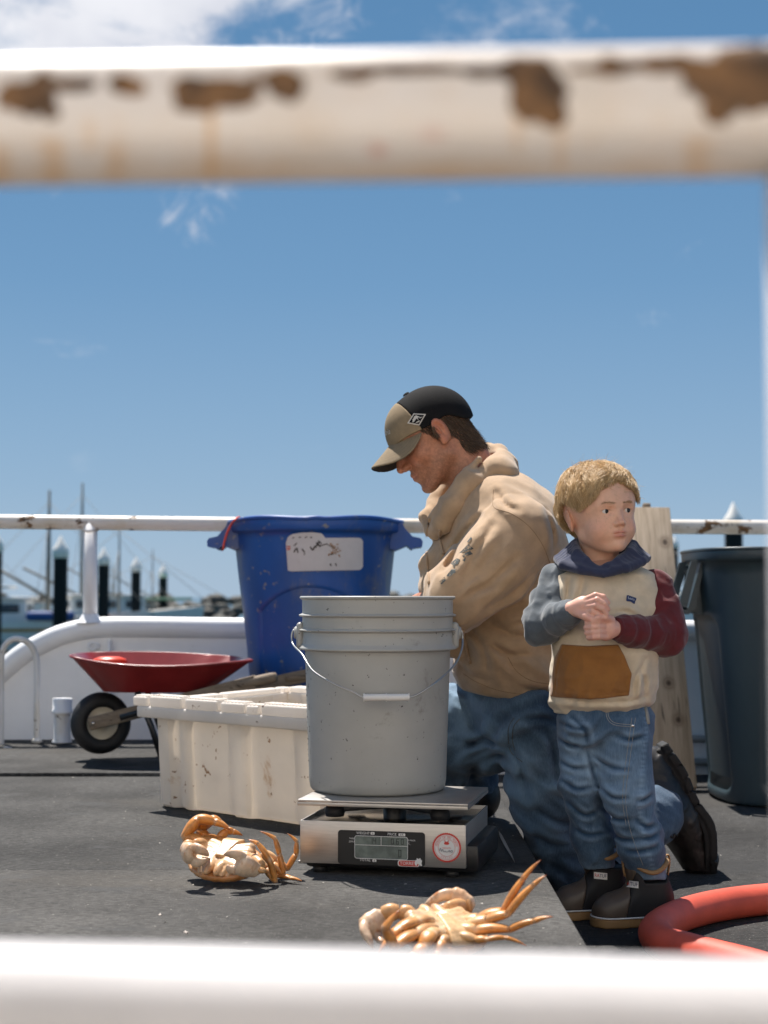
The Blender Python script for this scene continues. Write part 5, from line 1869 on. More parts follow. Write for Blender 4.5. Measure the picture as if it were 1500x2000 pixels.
def head_adult(q):
    q = q.astype(np.float32)
    a = q * A(1, 1, 1)
    s = q.copy()
    s[:, 1] = np.abs(s[:, 1])                                    # mirror
    d = ell(q, (-.008, 0, .030), (.095, .074, .082))
    d = smin(d, ell(q, (.040, 0, .038), (.050, .058, .050)), .02)
    d = smin(d, ell(q, (.038, 0, -.030), (.050, .054, .070)), .03)
    d = smin(d, seg(s, (.008, .050, -.052), (.070, .020, -.090), .019, .017), .022)
    d = smin(d, ell(q, (.078, 0, -.092), (.019, .022, .016)), .012)
    d = smin(d, ell(s, (.060, .040, -.018), (.024, .022, .024)), .016)       # cheek
    d = smin(d, seg(s, (.084, .012, .030), (.070, .046, .028), .009, .008), .012)   # brow
    d = smin(d, ell(q, (.074, 0, -.055), (.026, .030, .026)), .014)          # muzzle
    d = smax(d, -ell(s, (.094, .030, .012), (.018, .017, .012)), .012)       # sockets
    lid = ell(s, (.071, .031, .011), (.0150, .0155, .0130))
    lid = np.maximum(lid, -ell(s, (.086, .031, .0060), (.008, .0120, .0018)))
    d = smin(d, lid, .003)
    # nose
    d = smin(d, seg(q, (.074, 0, .018), (.092, 0, -.020), .0120, .0130), .008)
    d = smin(d, seg(q, (.089, 0, .020), (.112, 0, -.021), .0068, .0100), .007)
    d = smin(d, ell(s, (.099, .0115, -.025), (.0115, .0075, .0078)), .005)
    d = smax(d, -ell(s, (.103, .0072, -.0335), (.0055, .0034, .0032)), .002)
    # mouth
    d = smin(d, seg(s, (.0965, 0, -.0485), (.086, .024, -.0535), .0056, .003), .004)
    d = smin(d, seg(s, (.0945, 0, -.0600), (.085, .022, -.0565), .0066, .003), .004)
    d = smax(d, -seg(s, (.103, 0, -.0540), (.089, .025, -.0548), .0014), .0025)
    d = smax(d, -ell(q, (.106, 0, -.076), (.010, .022, .0055)), .008)        # above the chin
    # ears
    Re = frame((.10, .25, 1), (1, .35, 0))
    e = ell(s, (-.006, .0775, -.001), (.0195, .0075, .0325), Re)
    e = smax(e, -ell(s, (-.002, .0860, .004), (.0115, .0065, .0205), Re), .004)
    e = smin(e, ell(s, (-.001, .0805, .0), (.003, .0045, .012), Re), .003)
    e = smin(e, ell(s, (.001, .0755, -.026), (.009, .0055, .009)), .004)
    d = smin(d, e, .005)
    return d


def paint_head(q, base, lip, flush, stub=None, k=1.0):
    q = q / k
    n = len(q)
    c = np.tile(np.array(base), (n, 1))
    ay = np.abs(q[:, 1])
    fl = np.exp(-((q[:, 0] - .072) / .03) ** 2 - ((ay - .038) / .020) ** 2 - ((q[:, 2] + .020) / .020) ** 2)
    fl = np.maximum(fl, .9 * np.exp(-((q[:, 0] - .108) / .014) ** 2 - (ay / .014) ** 2 - ((q[:, 2] + .018) / .014) ** 2))
    fl = np.maximum(fl, .8 * sst(ay, .076, .083) * (q[:, 0] < .03))
    c = c * (1 - .65 * fl[:, None]) + np.array(flush) * .65 * fl[:, None]
    lm = np.exp(-(((q[:, 2] + .0545) / .0085) ** 4)) * np.exp(-((ay / .0225) ** 4)) * sst(q[:, 0], .085, .092)
    c = c * (1 - .75 * lm[:, None]) + np.array(lip) * .75 * lm[:, None]
    if stub is not None:
        sm = sst(-q[:, 2], .030, .055) * (1 - sst(-q[:, 0], -.01, .02)) * (1 - .8 * lm)
        sm = np.maximum(sm, sst(-q[:, 2], .028, .04) * (q[:, 0] > .06) * (1 - lm))
        nz = .55 + .45 * np.clip(fbm((q * 420).astype(np.float32), 2), -1, 1)
        c = c * (1 - .5 * (sm * nz)[:, None]) + np.array(stub) * .5 * (sm * nz)[:, None]
    return c


def strands(roots, step, nseg, rad, rng_, col0, col1, taper=.25, sides=3):
    """roots: (N,3); step(P, i) -> next positions; builds thin tapered hair locks as one mesh"""
    P = [roots]
    for i in range(nseg):
        P.append(step(P[-1], i))
    P = np.stack(P, 1)                                            # N, nseg+1, 3
    N, K = P.shape[:2]
    T = np.gradient(P, axis=1)
    T /= np.maximum(np.linalg.norm(T, axis=2, keepdims=True), 1e-9)
    ref = rng_.normal(size=(N, 1, 3))
    X = np.cross(T, np.broadcast_to(ref, T.shape))
    X /= np.maximum(np.linalg.norm(X, axis=2, keepdims=True), 1e-9)
    Y = np.cross(T, X)
    r = (rad * rng_.uniform(.6, 1.3, (N, 1)) * np.linspace(1, taper, K)[None])[..., None]
    ring_ = [P + r * (math.cos(2 * math.pi * k / sides) * X + math.sin(2 * math.pi * k / sides) * Y) for k in range(sides)]
    V = np.stack(ring_, 2).reshape(-1, 3)
    base = (np.arange(N) * K * sides)[:, None, None]
    ii = (np.arange(K - 1) * sides)[None, :, None]
    kk = np.arange(sides)[None, None, :]
    k2 = (kk + 1) % sides
    Fc = np.stack(np.broadcast_arrays(base + ii + kk, base + ii + k2, base + ii + sides + k2, base + ii + sides + kk), -1).reshape(-1, 4)
    t = rng_.uniform(0, 1, (N, 1, 1)) ** 1.3
    c = np.array(col0) * (1 - t) + np.array(col1) * t
    c = np.broadcast_to(c[:, :, None, :], (N, K, sides, 3)).reshape(-1, 3)
    return V, Fc, c


# ------------------------------------------------------------------ the man
YM = 3.40


def m(px, py, dy=0.0):
    return W(px, py, YM + dy)


man = thing('person', (m(1050, 1700)[0], YM, LOW), 'kneeling man in a tan hoodie, jeans and black mesh-back cap bent over the crate', 'person')
HS = .93                                                     # head size
Hm = m(848, 853)
fm = np.array((-.825, 0, -.563)); fm /= np.linalg.norm(fm)
um = np.array((-.563, 0, .825)); um /= np.linalg.norm(um)
lm_ = np.cross(um, fm)
Rm = rotm(fm, lm_, um)
# turned a few degrees towards the camera
_t = math.radians(7)
Rm = Rm @ np.array(((math.cos(_t), -math.sin(_t), 0), (math.sin(_t), math.cos(_t), 0), (0, 0, 1)))


def hl(P):
    return ((P - Hm) @ Rm / HS).astype(np.float32)


nk0, nk1 = Hm + Rm @ np.array((-.028, 0, -.045)), m(955, 985)


def f_headm(P):
    d = head_adult(hl(P)) * HS
    return smin(d, seg(P, nk0, nk1, .054, .066), .022)


hv = sdfmesh(f_headm, np.minimum(Hm, nk1) - .15, np.maximum(Hm, nk1) + .15, .0022)
q = hl(hv[0].astype(np.float32))
hc = paint_head(q, (.46, .195, .110), (.46, .17, .12), (.50, .155, .085), (.15, .080, .048))


def f_bodym(P):                                   # what the clothes cover, plus the hands in the crate
    d = chain(P, [(m(950, 985), .07), (m(990, 1080), .11), (m(1005, 1250), .10), (m(1012, 1370), .10)], .05)
    d = smin(d, chain(P, [(m(1000, 1025, -.12), .06), (m(905, 1163, -.18), .042), (m(815, 1185, .0), .028)], .02), .03)
    d = smin(d, chain(P, [(m(945, 1010, .08), .055), (m(888, 1120, -.02), .04), (m(840, 1290, -.09), .028)], .02), .03)
    d = smin(d, chain(P, [(m(1060, 1400, -.08), .08), (m(1105, 1668, -.05), .055), (m(1290, 1588, .12), .04)], .02), .03)
    d = smin(d, chain(P, [(m(1005, 1405, .07), .08), (m(838, 1432, .055), .06), (m(910, 1525, .165), .045)], .02), .03)
    return d


def f_hands(P):
    d = None
    for w0, dr in ((m(815, 1185, .0), np.array((-.75, -.05, -.5))), (m(840, 1290, -.09), np.array((-.6, -.1, -.75)))):
        dr = dr / np.linalg.norm(dr)
        sd = np.array((0, 1, 0)) - dr * dr[1]
        sd = sd / np.linalg.norm(sd)
        nn = np.cross(sd, dr)
        e = smin(seg(P, w0, w0 + dr * .05, .026, .03), ell(P, w0 + dr * .075, (.045, .040, .017), np.stack([dr, sd, nn], 1)), .012)
        for k, L in enumerate((.062, .072, .068, .052)):
            b0_ = w0 + dr * .108 + sd * (.030 - .020 * k)
            b1_ = b0_ + dr * L * .5 - nn * .006
            b2_ = b1_ + dr * L * .35 - nn * .026
            e = smin(e, chain(P, [(b0_ - dr * .02, .0095), (b1_, .0088), (b2_, .0075)], .003), .004)
        e = smin(e, chain(P, [(w0 + dr * .045 + sd * .022, .012), (w0 + dr * .075 + sd * .050 - nn * .01, .0105), (w0 + dr * .105 + sd * .056 - nn * .02, .0085)], .004), .008)
        d = e if d is None else np.minimum(d, e)
    return d


bv = sdfmesh(f_bodym, m(860, 1680, -.25) + A(-.25, 0, -.12), m(1290, 985, .3) + A(.1, 0, .1), .010)
hv2 = sdfmesh(f_hands, m(650, 1380, -.12), m(840, 1120, .22), .0035)
VV, FF = joinq(hv, bv, hv2)
skin = np.concatenate([hc, np.tile(np.array((.46, .195, .11)), (len(bv[0]) + len(hv2[0]), 1))])
bodym = put('body', (VV, FF), m_skin, man, True, skin)

for s in (-1, 1):
    ec = Hm + Rm @ np.array((.0705, s * .031, .0095)) * HS
    ey = put('eye', (lambda VF: (VF[0] @ frame(fm - .5 * um).T + ec, VF[1]))(lathe([(.0113 * math.sin(a), .0113 * math.cos(a)) for a in np.linspace(0, math.pi, 14)], 24)), m_eyem, bodym)
# eyebrow hairs and sideburns, nape
rg = np.random.default_rng(5)


def to_w(q_):
    return Hm + q_ @ Rm.T * HS


def grow(roots, dirs, length, nseg, rad, c0, c1, name, par, mat, grav=0.0, jit=.15, sides=3):
    dirs = dirs + rg.normal(size=dirs.shape) * jit
    dirs /= np.linalg.norm(dirs, axis=1, keepdims=True)
    ln = length * rg.uniform(.6, 1.2, (len(roots), 1)) / nseg
    state = {'d': dirs}
    def step(P, i):
        state['d'] = state['d'] + np.array((0, 0, -grav)) + rg.normal(size=dirs.shape) * .05
        state['d'] /= np.linalg.norm(state['d'], axis=1, keepdims=True)
        return P + state['d'] * ln
    V, Fc, c = strands(roots, step, nseg, rad, rg, c0, c1, .2, sides)
    return put(name, (V, Fc), mat, par, True, c)


VS = hv[0]
ql = hl(VS.astype(np.float32))
# hair skull-cap: mask of the head surface that carries hair
capz = .022 - .034 * sst(-ql[:, 0], .03, .085)
mask = (ql[:, 0] < -.022) & (ql[:, 2] > -.078) & (ql[:, 2] < capz + .004) & (ql[:, 0] < -.030 + .5 * (ql[:, 2] + .03).clip(0))
mask &= ~((np.abs(ql[:, 1]) > .0745) & (ql[:, 0] > -.03))
side = ((ql[:, 0] > .008) & (ql[:, 0] < .034 - .7 * (.026 - ql[:, 2]).clip(0)) & (ql[:, 2] > -.006) & (ql[:, 2] < .03) & (np.abs(ql[:, 1]) > .055))
# normals of the head by finite differences
def normals(fn, P, e=.0015):
    P = P.astype(np.float32)
    n_ = np.stack([fn(P + A(*(e if k == i else 0 for k in range(3)))) - fn(P - A(*(e if k == i else 0 for k in range(3)))) for i in range(3)], 1)
    return n_ / np.maximum(np.linalg.norm(n_, axis=1, keepdims=True), 1e-9)
for mk_, n_, L_, nm in ((mask, 5200, .020, 'hair'), (side & (ql[:, 1] > 0), 360, .011, 'sideburn'), (side & (ql[:, 1] < 0), 360, .011, 'sideburn')):
    idx_ = np.nonzero(mk_)[0]
    pk_ = VS[rg.choice(idx_, n_)] + rg.normal(size=(n_, 3)) * .0012
    nn_ = normals(f_headm, pk_)
    down = Rm @ np.array((-.25, 0, -1.0))
    dd = down - nn_ * (nn_ @ down)[:, None]
    dd = dd / np.maximum(np.linalg.norm(dd, axis=1, keepdims=True), 1e-6) + nn_ * (.16 if nm == 'hair' else .10)
    grow(pk_, dd, L_, 4, .00075, (.035, .021, .013), (.17, .105, .058), nm, bodym, m_hairm, .0, .16)
bro = []
for s in (-1, 1):
    t = rg.uniform(0, 1, 130)
    p_ = np.stack([.0895 - .016 * t ** 1.6, s * (.012 + .036 * t), .0275 + .006 * np.sin(t * 2.4) + rg.normal(size=130) * .002], 1)
    bro.append(to_w(p_))
grow(np.concatenate(bro), np.tile(Rm @ np.array((.5, .0, .25)), (260, 1)) , .008, 2, .0005, (.05, .03, .018), (.13, .08, .045), 'eyebrows', bodym, m_hairm, 0, .5)

# ---- cap
CZ = .0


def f_crown(q):
    d = ell(q, (-.008, 0, .022), (.1045, .083, .0985))
    pk2 = ell(q, (.035, 0, .030), (.066, .070, .080))
    d = smin(d, pk2, .02)
    sh = np.maximum(d, -(d + .0075))
    cut = .022 + .010 * sst(q[:, 0], .0, .08) - .034 * sst(-q[:, 0], .03, .085)
    sh = smax(sh, cut - q[:, 2], .002)
    return sh


def panel_split(q):
    return q[:, 0] - (.030 + .02 * (q[:, 2] - .03))


cap = thing_cap = None
cv, cf = sdfmesh(lambda P: smax(f_crown(hl(P)), panel_split(hl(P)), .001), Hm - .16, Hm + .18, .0024)
cap = put('cap', (cv, cf), m_capb, bodym, True)
cv, cf = sdfmesh(lambda P: smax(f_crown(hl(P)) - .0006, -panel_split(hl(P)), .001), Hm - .16, Hm + .18, .0024)
# sub-parts of the cap sit beside it under the body: front panel, brim, patch
put('cap_front_panel', (cv, cf), m_khaki, bodym, True)


def f_brim(q):
    x, y, z = q[:, 0], np.abs(q[:, 1]), q[:, 2]
    zc = .040 - .30 * (x - .100) - 7.2 * y * y
    th_ = np.abs(z - zc) - .0024
    edge = np.sqrt(((x - .075) / .094) ** 2 + (y / .084) ** 2) - 1
    d = smax(th_ * .75, edge * .085, .002)
    inner = ell(q, (-.004, 0, .020), (.100, .080, .095))
    d = smax(d, -inner, .002)
    return smax(d, .035 - x, .002)


cv, cf = sdfmesh(lambda P: f_brim(hl(P)) * HS, to_w(np.array((.09, 0, 0))) - .125, to_w(np.array((.09, 0, 0))) + .125, .0013)
qq = hl(cv.astype(np.float32))
zc = .040 - .30 * (qq[:, 0] - .100) - 7.2 * qq[:, 1] ** 2
under = sst(zc - qq[:, 2], -.0005, .0008)[:, None]
stitch = (np.abs(np.sin(np.sqrt(((qq[:, 0] - .075) / .094) ** 2 + (qq[:, 1] / .084) ** 2) * 42)) < .18)[:, None]
cb_ = np.array((.25, .185, .11)) * (1 - .22 * stitch)
put('cap_brim', (cv, cf), m_capu, bodym, True, cb_ * (1 - under) + np.array((.012, .012, .013)) * under)
put('cap_button', (lambda VF: (VF[0] @ frame(um).T + Hm + Rm @ np.array((-.002, 0, .1215)) * HS, VF[1]))(lathe([(0, .004), (.006, .003), (.0085, 0)], 16)), m_capb, bodym)
f_cw = lambda P: f_crown(hl(P)) - .0006


def drape_tris(poly, nsub, fn, Y0, lift):
    """polygon in pixels -> small triangles slid onto a surface"""
    bm = bmesh.new()
    vs = [bm.verts.new((x, y, 0)) for x, y in poly]
    bm.faces.new(vs)
    bmesh.ops.triangulate(bm, faces=bm.faces[:])
    for _ in range(nsub):
        bmesh.ops.subdivide_edges(bm, edges=bm.edges[:], cuts=1, use_grid_fill=True)
        bmesh.ops.triangulate(bm, faces=bm.faces[:])
    bm.verts.index_update()
    V2 = np.array([v.co[:2] for v in bm.verts])
    Fc = [tuple(v.index for v in f.verts) for f in bm.faces]
    bm.free()
    return drape(fn, V2, Y0, lift), Fc


def zm(x, y):
    return (700 + x / 3.571, 740 + y / 3.571)


YC = 3.30
dia = [zm(340, 310), zm(385, 240), zm(472, 245), zm(425, 325)]
ctrd = np.mean(dia, 0)
pt = put('cap_patch', drape_tris(dia, 2, f_cw, YC, .0014), m_thread, bodym, True)
put('patch_field', drape_tris([tuple(ctrd + (np.array(d_) - ctrd) * .80) for d_ in dia], 2, f_cw, YC, .0024), m_capb, pt, True)
emb = []
for poly in ([(388, 262), (402, 254), (436, 268), (412, 270), (420, 286), (404, 276), (388, 300), (374, 304), (392, 280)], [(436, 266), (448, 264), (430, 276), (424, 272)], [(398, 306), (418, 292), (430, 290), (424, 300), (408, 306)], [(376, 284), (384, 276), (388, 282), (380, 292)]):
    emb.append(drape_tris([zm(*p) for p in poly], 1, f_cw, YC, .0032))
put('patch_emblem', joinm(*emb), m_thread, pt, True)
tv, tf = text2d('bia', 1.0, 'LEFT')
# word on the front panel, only its last letters reach this side
wpx = np.stack([752.0 + tv[:, 0] * 9 + 0 * tv[:, 1], 846 - tv[:, 1] * 17 + tv[:, 0] * -3.5], 1)
try:
    wp = drape(f_cw, wpx, YC, .0016)
    put('cap_lettering', (wp, tf), m_thread, bodym, False)
except Exception:
    pass

# ---- hoodie
SY = .74                                                     # torso is wider across than deep


def sq(P, c=YM):
    Q = P.copy()
    Q[:, 1] = (Q[:, 1] - c) * SY + c
    return Q


def fold_noise(P, sx, sy, sz, o=2):
    return ridge(P * A(sx, sy, sz), o)


Lsh, Lel, Lwr = m(1006, 1048, -.160), m(897, 1166, -.220), m(864, 1174, -.09)
Rsh, Rel, Rwr = m(945, 1015, .09), m(888, 1120, -.02), m(868, 1235, -.08)


HCR = ([(935, 1010), (905, 1045), (880, 1090), (862, 1120)], [(958, 1030), (922, 1085), (898, 1128)], [(1002, 1090), (960, 1130), (915, 1160)], [(1040, 1118), (985, 1165), (935, 1192)],
       [(905, 1168), (930, 1152), (965, 1142)], [(960, 1218), (1000, 1240), (1055, 1243)],
       [(918, 1225), (945, 1268), (953, 1312)], [(985, 1228), (1040, 1212), (1090, 1185)], [(940, 1248), (990, 1276), (1045, 1280)], [(900, 1300), (925, 1322), (960, 1330)], [(1020, 1342), (1055, 1352), (1090, 1354)],
       [(1062, 998), (1076, 1040), (1078, 1080)], [(972, 962), (985, 990), (1005, 1000)])


def f_hoodie(P):
    Q = sq(P)
    d = chain(Q, [(m(952, 992), .090), (m(982, 1055), .107), (m(1000, 1140), .113), (m(1006, 1250), .108), (m(1002, 1335), .106)], .06)
    d = smin(d, ell(P, m(980, 1015, 0), (.100, .19, .074), frame((.45, 0, -.9))), .05)
    # shoulder hump of the back, hem
    d = smin(d, ell(P, m(1046, 1086, .0), (.052, .15, .110)), .05)
    hemz = m(1000, 1362)[2]
    hemplane = (hemz - .16 * (P[:, 0] - m(1000, 1362)[0])) - P[:, 2]
    # gathers above the hem band
    zz = P[:, 2] - hemz
    d = d - .010 * np.exp(-((zz - .055) / .04) ** 2) + .004 * np.exp(-((zz - .008) / .012) ** 2)
    # near arm
    v = Lel - Lsh
    t = np.clip(((P - Lsh) @ v) / (v @ v), 0, 1.2)
    arm = chain(P, [(Lsh, .084), (Lsh + v * .5 + A(.010, 0, .004), .078), (Lel, .066)], .03)
    arm = smin(arm, chain(P, [(Lel, .068), (Lwr, .040)], .02), .02)
    tw = P @ A(.55, .35, .75)
    FA = frame(v / np.linalg.norm(v), (0, 1, 0)).astype(np.float32)
    arm = arm - .0075 * ridge((P @ FA) * A(15, 15, 4.5) + 3.3, 2) * (.35 + .65 * sst(t, .1, .6))
    arm = arm - .0070 * sst(t, .15, 1.0) * np.sin((P @ A(-.70, .1, .72)) * 95 + 3.0 * vnoise(P * 9)) * (.4 + .6 * np.abs(vnoise(P * 6 + 4)))
    arm2 = chain(P, [(Rsh, .085), (Rel, .062), (Rwr, .042)], .03)
    arm2 = arm2 - .005 * ridge(P * A(14, 14, 5), 2)
    arm2 = arm2 - .004 * np.sin((P @ A(-.3, .1, .9)) * 100 + 3 * vnoise(P * 8))
    d = smin(d, arm2, .03)
    ds = smin(d, arm, .014)
    # armhole seam
    sd_ = np.abs(d - arm)
    ds = ds + .0022 * np.exp(-(sd_ / .0035) ** 2) * (P[:, 1] < YM)
    # body folds: drag lines from the armpit, slack over the belly
    body = np.exp(-np.clip(d - ds, 0, 1) / .01)
    R1 = fold_noise(P @ np.array(((.8, 0, .6), (0, 1, 0), (-.6, 0, .8)), np.float32), 5.5, 5, 13)
    zl = sst(m(0, 1090)[2] - P[:, 2], 0, .25)
    ds = ds - .0085 * R1 * (.25 + .75 * zl) * body - .004 * fold_noise(P, 9, 9, 9) * body
    wv = P @ np.array(((.5, 0, .86), (0, 1, 0), (-.86, 0, .5)), np.float32)
    ds = ds - .0065 * ridge(wv * A(4, 6, 15) + 7.7, 2) * body * sst(m(0, 1130)[2] - P[:, 2], 0, .1)
    # hem band ribbing step
    ds = ds - creases(P, HCR, m, -.16, .0075, .0058, YM + .02)
    return smax(ds - .0012 * fbm(P * 22, 2), hemplane, .010)


hd_lo, hd_hi = m(790, 1400, -.32), m(1150, 880, .34)
cv, cf = sdfmesh(f_hoodie, hd_lo, hd_hi, .0046)
put('hoodie', (cv, cf), m_tan, bodym, True)

# hood bunched round the neck
hood_near = [(m(972, 888, .055), .020), (m(978, 906, -.005), .026), (m(962, 922, -.062), .026), (m(920, 945, -.098), .024), (m(886, 988, -.094), .022), (m(864, 1024, -.070), .019), (m(850, 1040, -.035), .015)]
hood_far = [(m(972, 888, .055), .024), (m(950, 890, .10), .027), (m(905, 925, .115), .026), (m(860, 975, .085), .022), (m(838, 1010, .03), .018), (m(842, 1035, -.01), .014)]


def f_hood(P):
    d = chain(P, hood_near, .014)
    d = smin(d, chain(P, hood_far, .014), .012)
    d = smin(d, ell(P, m(985, 925, .0), (.028, .095, .040), frame((.6, 0, -.8))), .025)
    d = smin(d, chain(P, [(m(934, 898, -.082), .008), (m(900, 936, -.094), .010), (m(868, 980, -.082), .010), (m(846, 1012, -.05), .008)], .01), .012)
    d = d - .0030 * fold_noise(P @ np.array(((.75, 0, .66), (0, 1, 0), (-.66, 0, .75)), np.float32), 6, 9, 22)
    # open neck
    d = smax(d, -seg(P, nk0 + A(.0, 0, .05), nk1, .050, .064), .006)
    return d - .0010 * fbm(P * 30, 2)


cv, cf = sdfmesh(f_hood, m(800, 1070, -.17), m(1030, 850, .17), .0034)
put('hood', (cv, cf), m_tan, bodym, True)
# drawstrings
put('drawstring', tube(drape(lambda P: np.minimum(f_hoodie(P), f_hood(P)), catmull([(838, 1012), (833, 1050), (834, 1100), (838, 1140)], 8), YM - .3, .004), .0032, 8), m_tanrib, bodym)
put('drawstring', tube(drape(lambda P: np.minimum(f_hoodie(P), f_hood(P)), catmull([(858, 1036), (860, 1060), (866, 1082)], 8), YM - .3, .004), .0032, 8), m_tanrib, bodym)
put('drawstring', tube(drape(f_hoodie, catmull([(904, 1232), (910, 1262), (918, 1296)], 8), YM - .3, .004), .0030, 8), m_tanrib, bodym)
# stitch lines
def stitch_line(pts, rad, name='seam', fn=f_hoodie, mat=m_seam, par=None):
    v_ = drape(fn, catmull(pts, 10), YM - .3, -.0002)
    put(name, tube(v_, rad, 6), mat, par or bodym)
stitch_line([(964, 956), (963, 975), (966, 992), (1000, 1004), (1035, 1030), (1060, 1065), (1074, 1100)], .0007)
stitch_line([(992, 1284), (1010, 1312), (1040, 1330), (1085, 1338)], .0008)
stitch_line([(905, 1316), (935, 1334), (990, 1352), (1090, 1362)], .0006)
# faded print along the sleeve
pr = []
for poly in ([(897, 1080), (915, 1062), (925, 1072), (908, 1078)], [(902, 1084), (918, 1076), (924, 1082), (906, 1088)], [(880, 1100), (892, 1090), (890, 1097), (899, 1093), (894, 1102), (884, 1104)], [(903, 1094), (910, 1088), (908, 1097)], [(872, 1124), (882, 1112), (880, 1119), (892, 1111), (890, 1118), (878, 1127)], [(884, 1106), (889, 1103), (888, 1109)], [(858, 1136), (868, 1126), (872, 1132), (862, 1142)], [(912, 1058), (920, 1048), (922, 1052), (916, 1060)]):
    pr.append(drape_tris(poly, 2, f_hoodie, YM - .3, .0014))
put('sleeve_print', joinm(*pr), m_print, bodym, True)

# ---- jeans
Lhip, Lkn, Lan = m(1066, 1400, -.085), m(1108, 1670, -.05), m(1282, 1590, .115)
Rhip, Rkn, Ran = m(1005, 1408, .07), m(836, 1432, .055), m(912, 1525, .165)


JCR = ([(992, 1448), (1012, 1490), (1030, 1560)], [(965, 1432), (935, 1458), (905, 1470)], [(925, 1428), (958, 1452), (990, 1462)], [(890, 1452), (930, 1458), (962, 1450)], [(912, 1496), (945, 1478), (968, 1470)],
       [(1060, 1420), (1078, 1470), (1082, 1520)], [(1050, 1580), (1085, 1602), (1120, 1606)], [(1045, 1632), (1080, 1650), (1125, 1648)], [(1075, 1545), (1105, 1560), (1130, 1560)], [(1012, 1405), (1050, 1398), (1090, 1412)])


def f_jeans(P, fold=True):
    Q = sq(P)
    d = ell(Q, m(1022, 1378), (.110, .118, .10))
    th1 = chain(P, [(Lhip, .104), (Lhip + (Lkn - Lhip) * .55 + A(-.006, 0, 0), .090), (Lkn, .078)], .03)
    sh1 = chain(P, [(Lkn + A(.0, .0, -.002), .074), (Lkn + (Lan - Lkn) * .5, .080), (Lan, .062)], .03)
    l1 = smin(th1, sh1, .018)
    th2 = chain(P, [(Rhip, .104), (Rhip + (Rkn - Rhip) * .5, .098), (Rkn, .084)], .03)
    l2 = smin(th2, chain(P, [(Rkn, .078), (Ran, .065)], .03), .02)
    d = smin(smin(d, l1, .035), l2, .035)
    d = smax(d, P[:, 2] - m(0, 1345)[2], .01)
    d = smax(d, LOW + .0015 - P[:, 2], .006)
    if not fold:
        return d
    d = d - creases(P, JCR, m, -.13, .0075, .0055, YM + .06)
    # folds: gathers at the hip crease, behind the knee, long drags down the thigh
    k1 = np.exp(-(np.linalg.norm(P - (Lhip + Rhip) / 2 - A(-.03, -.05, -.05), axis=1) / .17) ** 2)
    f1 = np.sin((P @ A(.60, .1, -.80)) * 105 + 4 * vnoise(P * 9)) * k1
    k2 = np.exp(-(np.linalg.norm(P - Lkn - A(.02, -.02, .02), axis=1) / .13) ** 2)
    f2 = np.sin((P @ A(.35, .2, .9)) * 120 + 4 * vnoise(P * 10)) * k2
    f3 = fold_noise(P @ np.array(((.97, 0, .24), (0, 1, 0), (-.24, 0, .97)), np.float32), 15, 12, 4)
    k4 = np.exp(-(np.linalg.norm(P - Rhip - (Rkn - Rhip) * .5, axis=1) / .16) ** 2)
    f4 = np.sin((P @ A(.85, .2, .5)) * 85 + 5 * vnoise(P * 8 + 3)) * k4
    f5 = ridge(P @ np.array(((.8, 0, .6), (0, 1, 0), (-.6, 0, .8)), np.float32) * A(10, 10, 24) + 1.7, 2)
    return d - .0055 * f1 - .0050 * f2 - .0042 * f3 - .0065 * f4 - .0045 * f5 - .0008 * fbm(P * 30, 2)


cv, cf = sdfmesh(f_jeans, m(690, 1720, -.27) + A(0, 0, -.06), m(1380, 1330, .33), .0046)
nj = normals(f_jeans, cv)
cvn = cv.astype(np.float32)
wear = .12 + .40 * np.exp(-(np.linalg.norm(cv - (Lhip + (Lkn - Lhip) * .55 + A(-.06, -.08, 0)), axis=1) / .13) ** 2) + .45 * np.exp(-(np.linalg.norm(cv - Rhip - (Rkn - Rhip) * .55 - A(0, -.05, .08), axis=1) / .15) ** 2)
cre = np.clip(f_jeans(cvn, False) / .011, -1, 1) * .26
put('jeans', (cv, cf), m_jm, bodym, True, np.stack([np.clip(wear + cre, 0, 1), np.zeros(len(cv)), np.zeros(len(cv))], 1))
m_js = M('denim_stitching', (.10, .115, .12), .9)
v_ = drape(f_jeans, catmull([(1004, 1402), (994, 1420), (993, 1448), (999, 1470), (1020, 1488)], 10), YM - .3, -.0003)
put('pocket_seam', tube(v_, .0011, 6), m_js, bodym)
v_ = drape(f_jeans, catmull([(1015, 1404), (1003, 1420), (1001, 1446), (1006, 1466)], 10), YM - .3, -.0003)
put('pocket_seam', tube(v_, .0011, 6), m_js, bodym)

# ---- boot: toes tucked on the deck, heel up, sole to the right
bt0, bt1 = m(1302, 1486, .16), m(1398, 1668, .16)             # heel -> ball, along the sole inside
bax = (bt1 - bt0) / np.linalg.norm(bt1 - bt0)
bnr = np.cross(bax, (0, -1, 0)); bnr = bnr / np.linalg.norm(bnr)
if bnr[0] < 0:
    bnr = -bnr                                                # outwards through the sole (right)
Rb = np.stack([bax, np.cross(bnr, bax), bnr], 1)
BL = np.linalg.norm(bt1 - bt0)


def bo_(P):
    return ((P - bt0) @ Rb).astype(np.float32)


def f_bootu(P):
    q = bo_(P)
    d = chain(q, [((-.004, 0, -.036), .042), ((.06, 0, -.046), .052), ((.13, 0, -.036), .054), ((BL - .005, 0, -.040), .044)], .03)
    d = smin(d, seg(q, (-.012, 0, -.05), (-.0, 0, -.03), .042, .042), .02)
    ank = bo_(Lan[None])[0]
    d = smin(d, seg(q, (.02, 0, -.06), ank, .050, .056), .03)
    d = smax(d, q[:, 2] - .004, .006)
    d = d - .0016 * (np.sin(q[:, 0] * 160 + 2 * np.sin(q[:, 2] * 60)) > .55) * (q[:, 2] > -.03)
    return d - .0014 * fbm(P * 45, 2)


cv, cf = sdfmesh(f_bootu, m(1230, 1720, .02), m(1460, 1430, .32), .0036)
bt_ = put('boot', (cv, cf), m_boot, bodym, True)


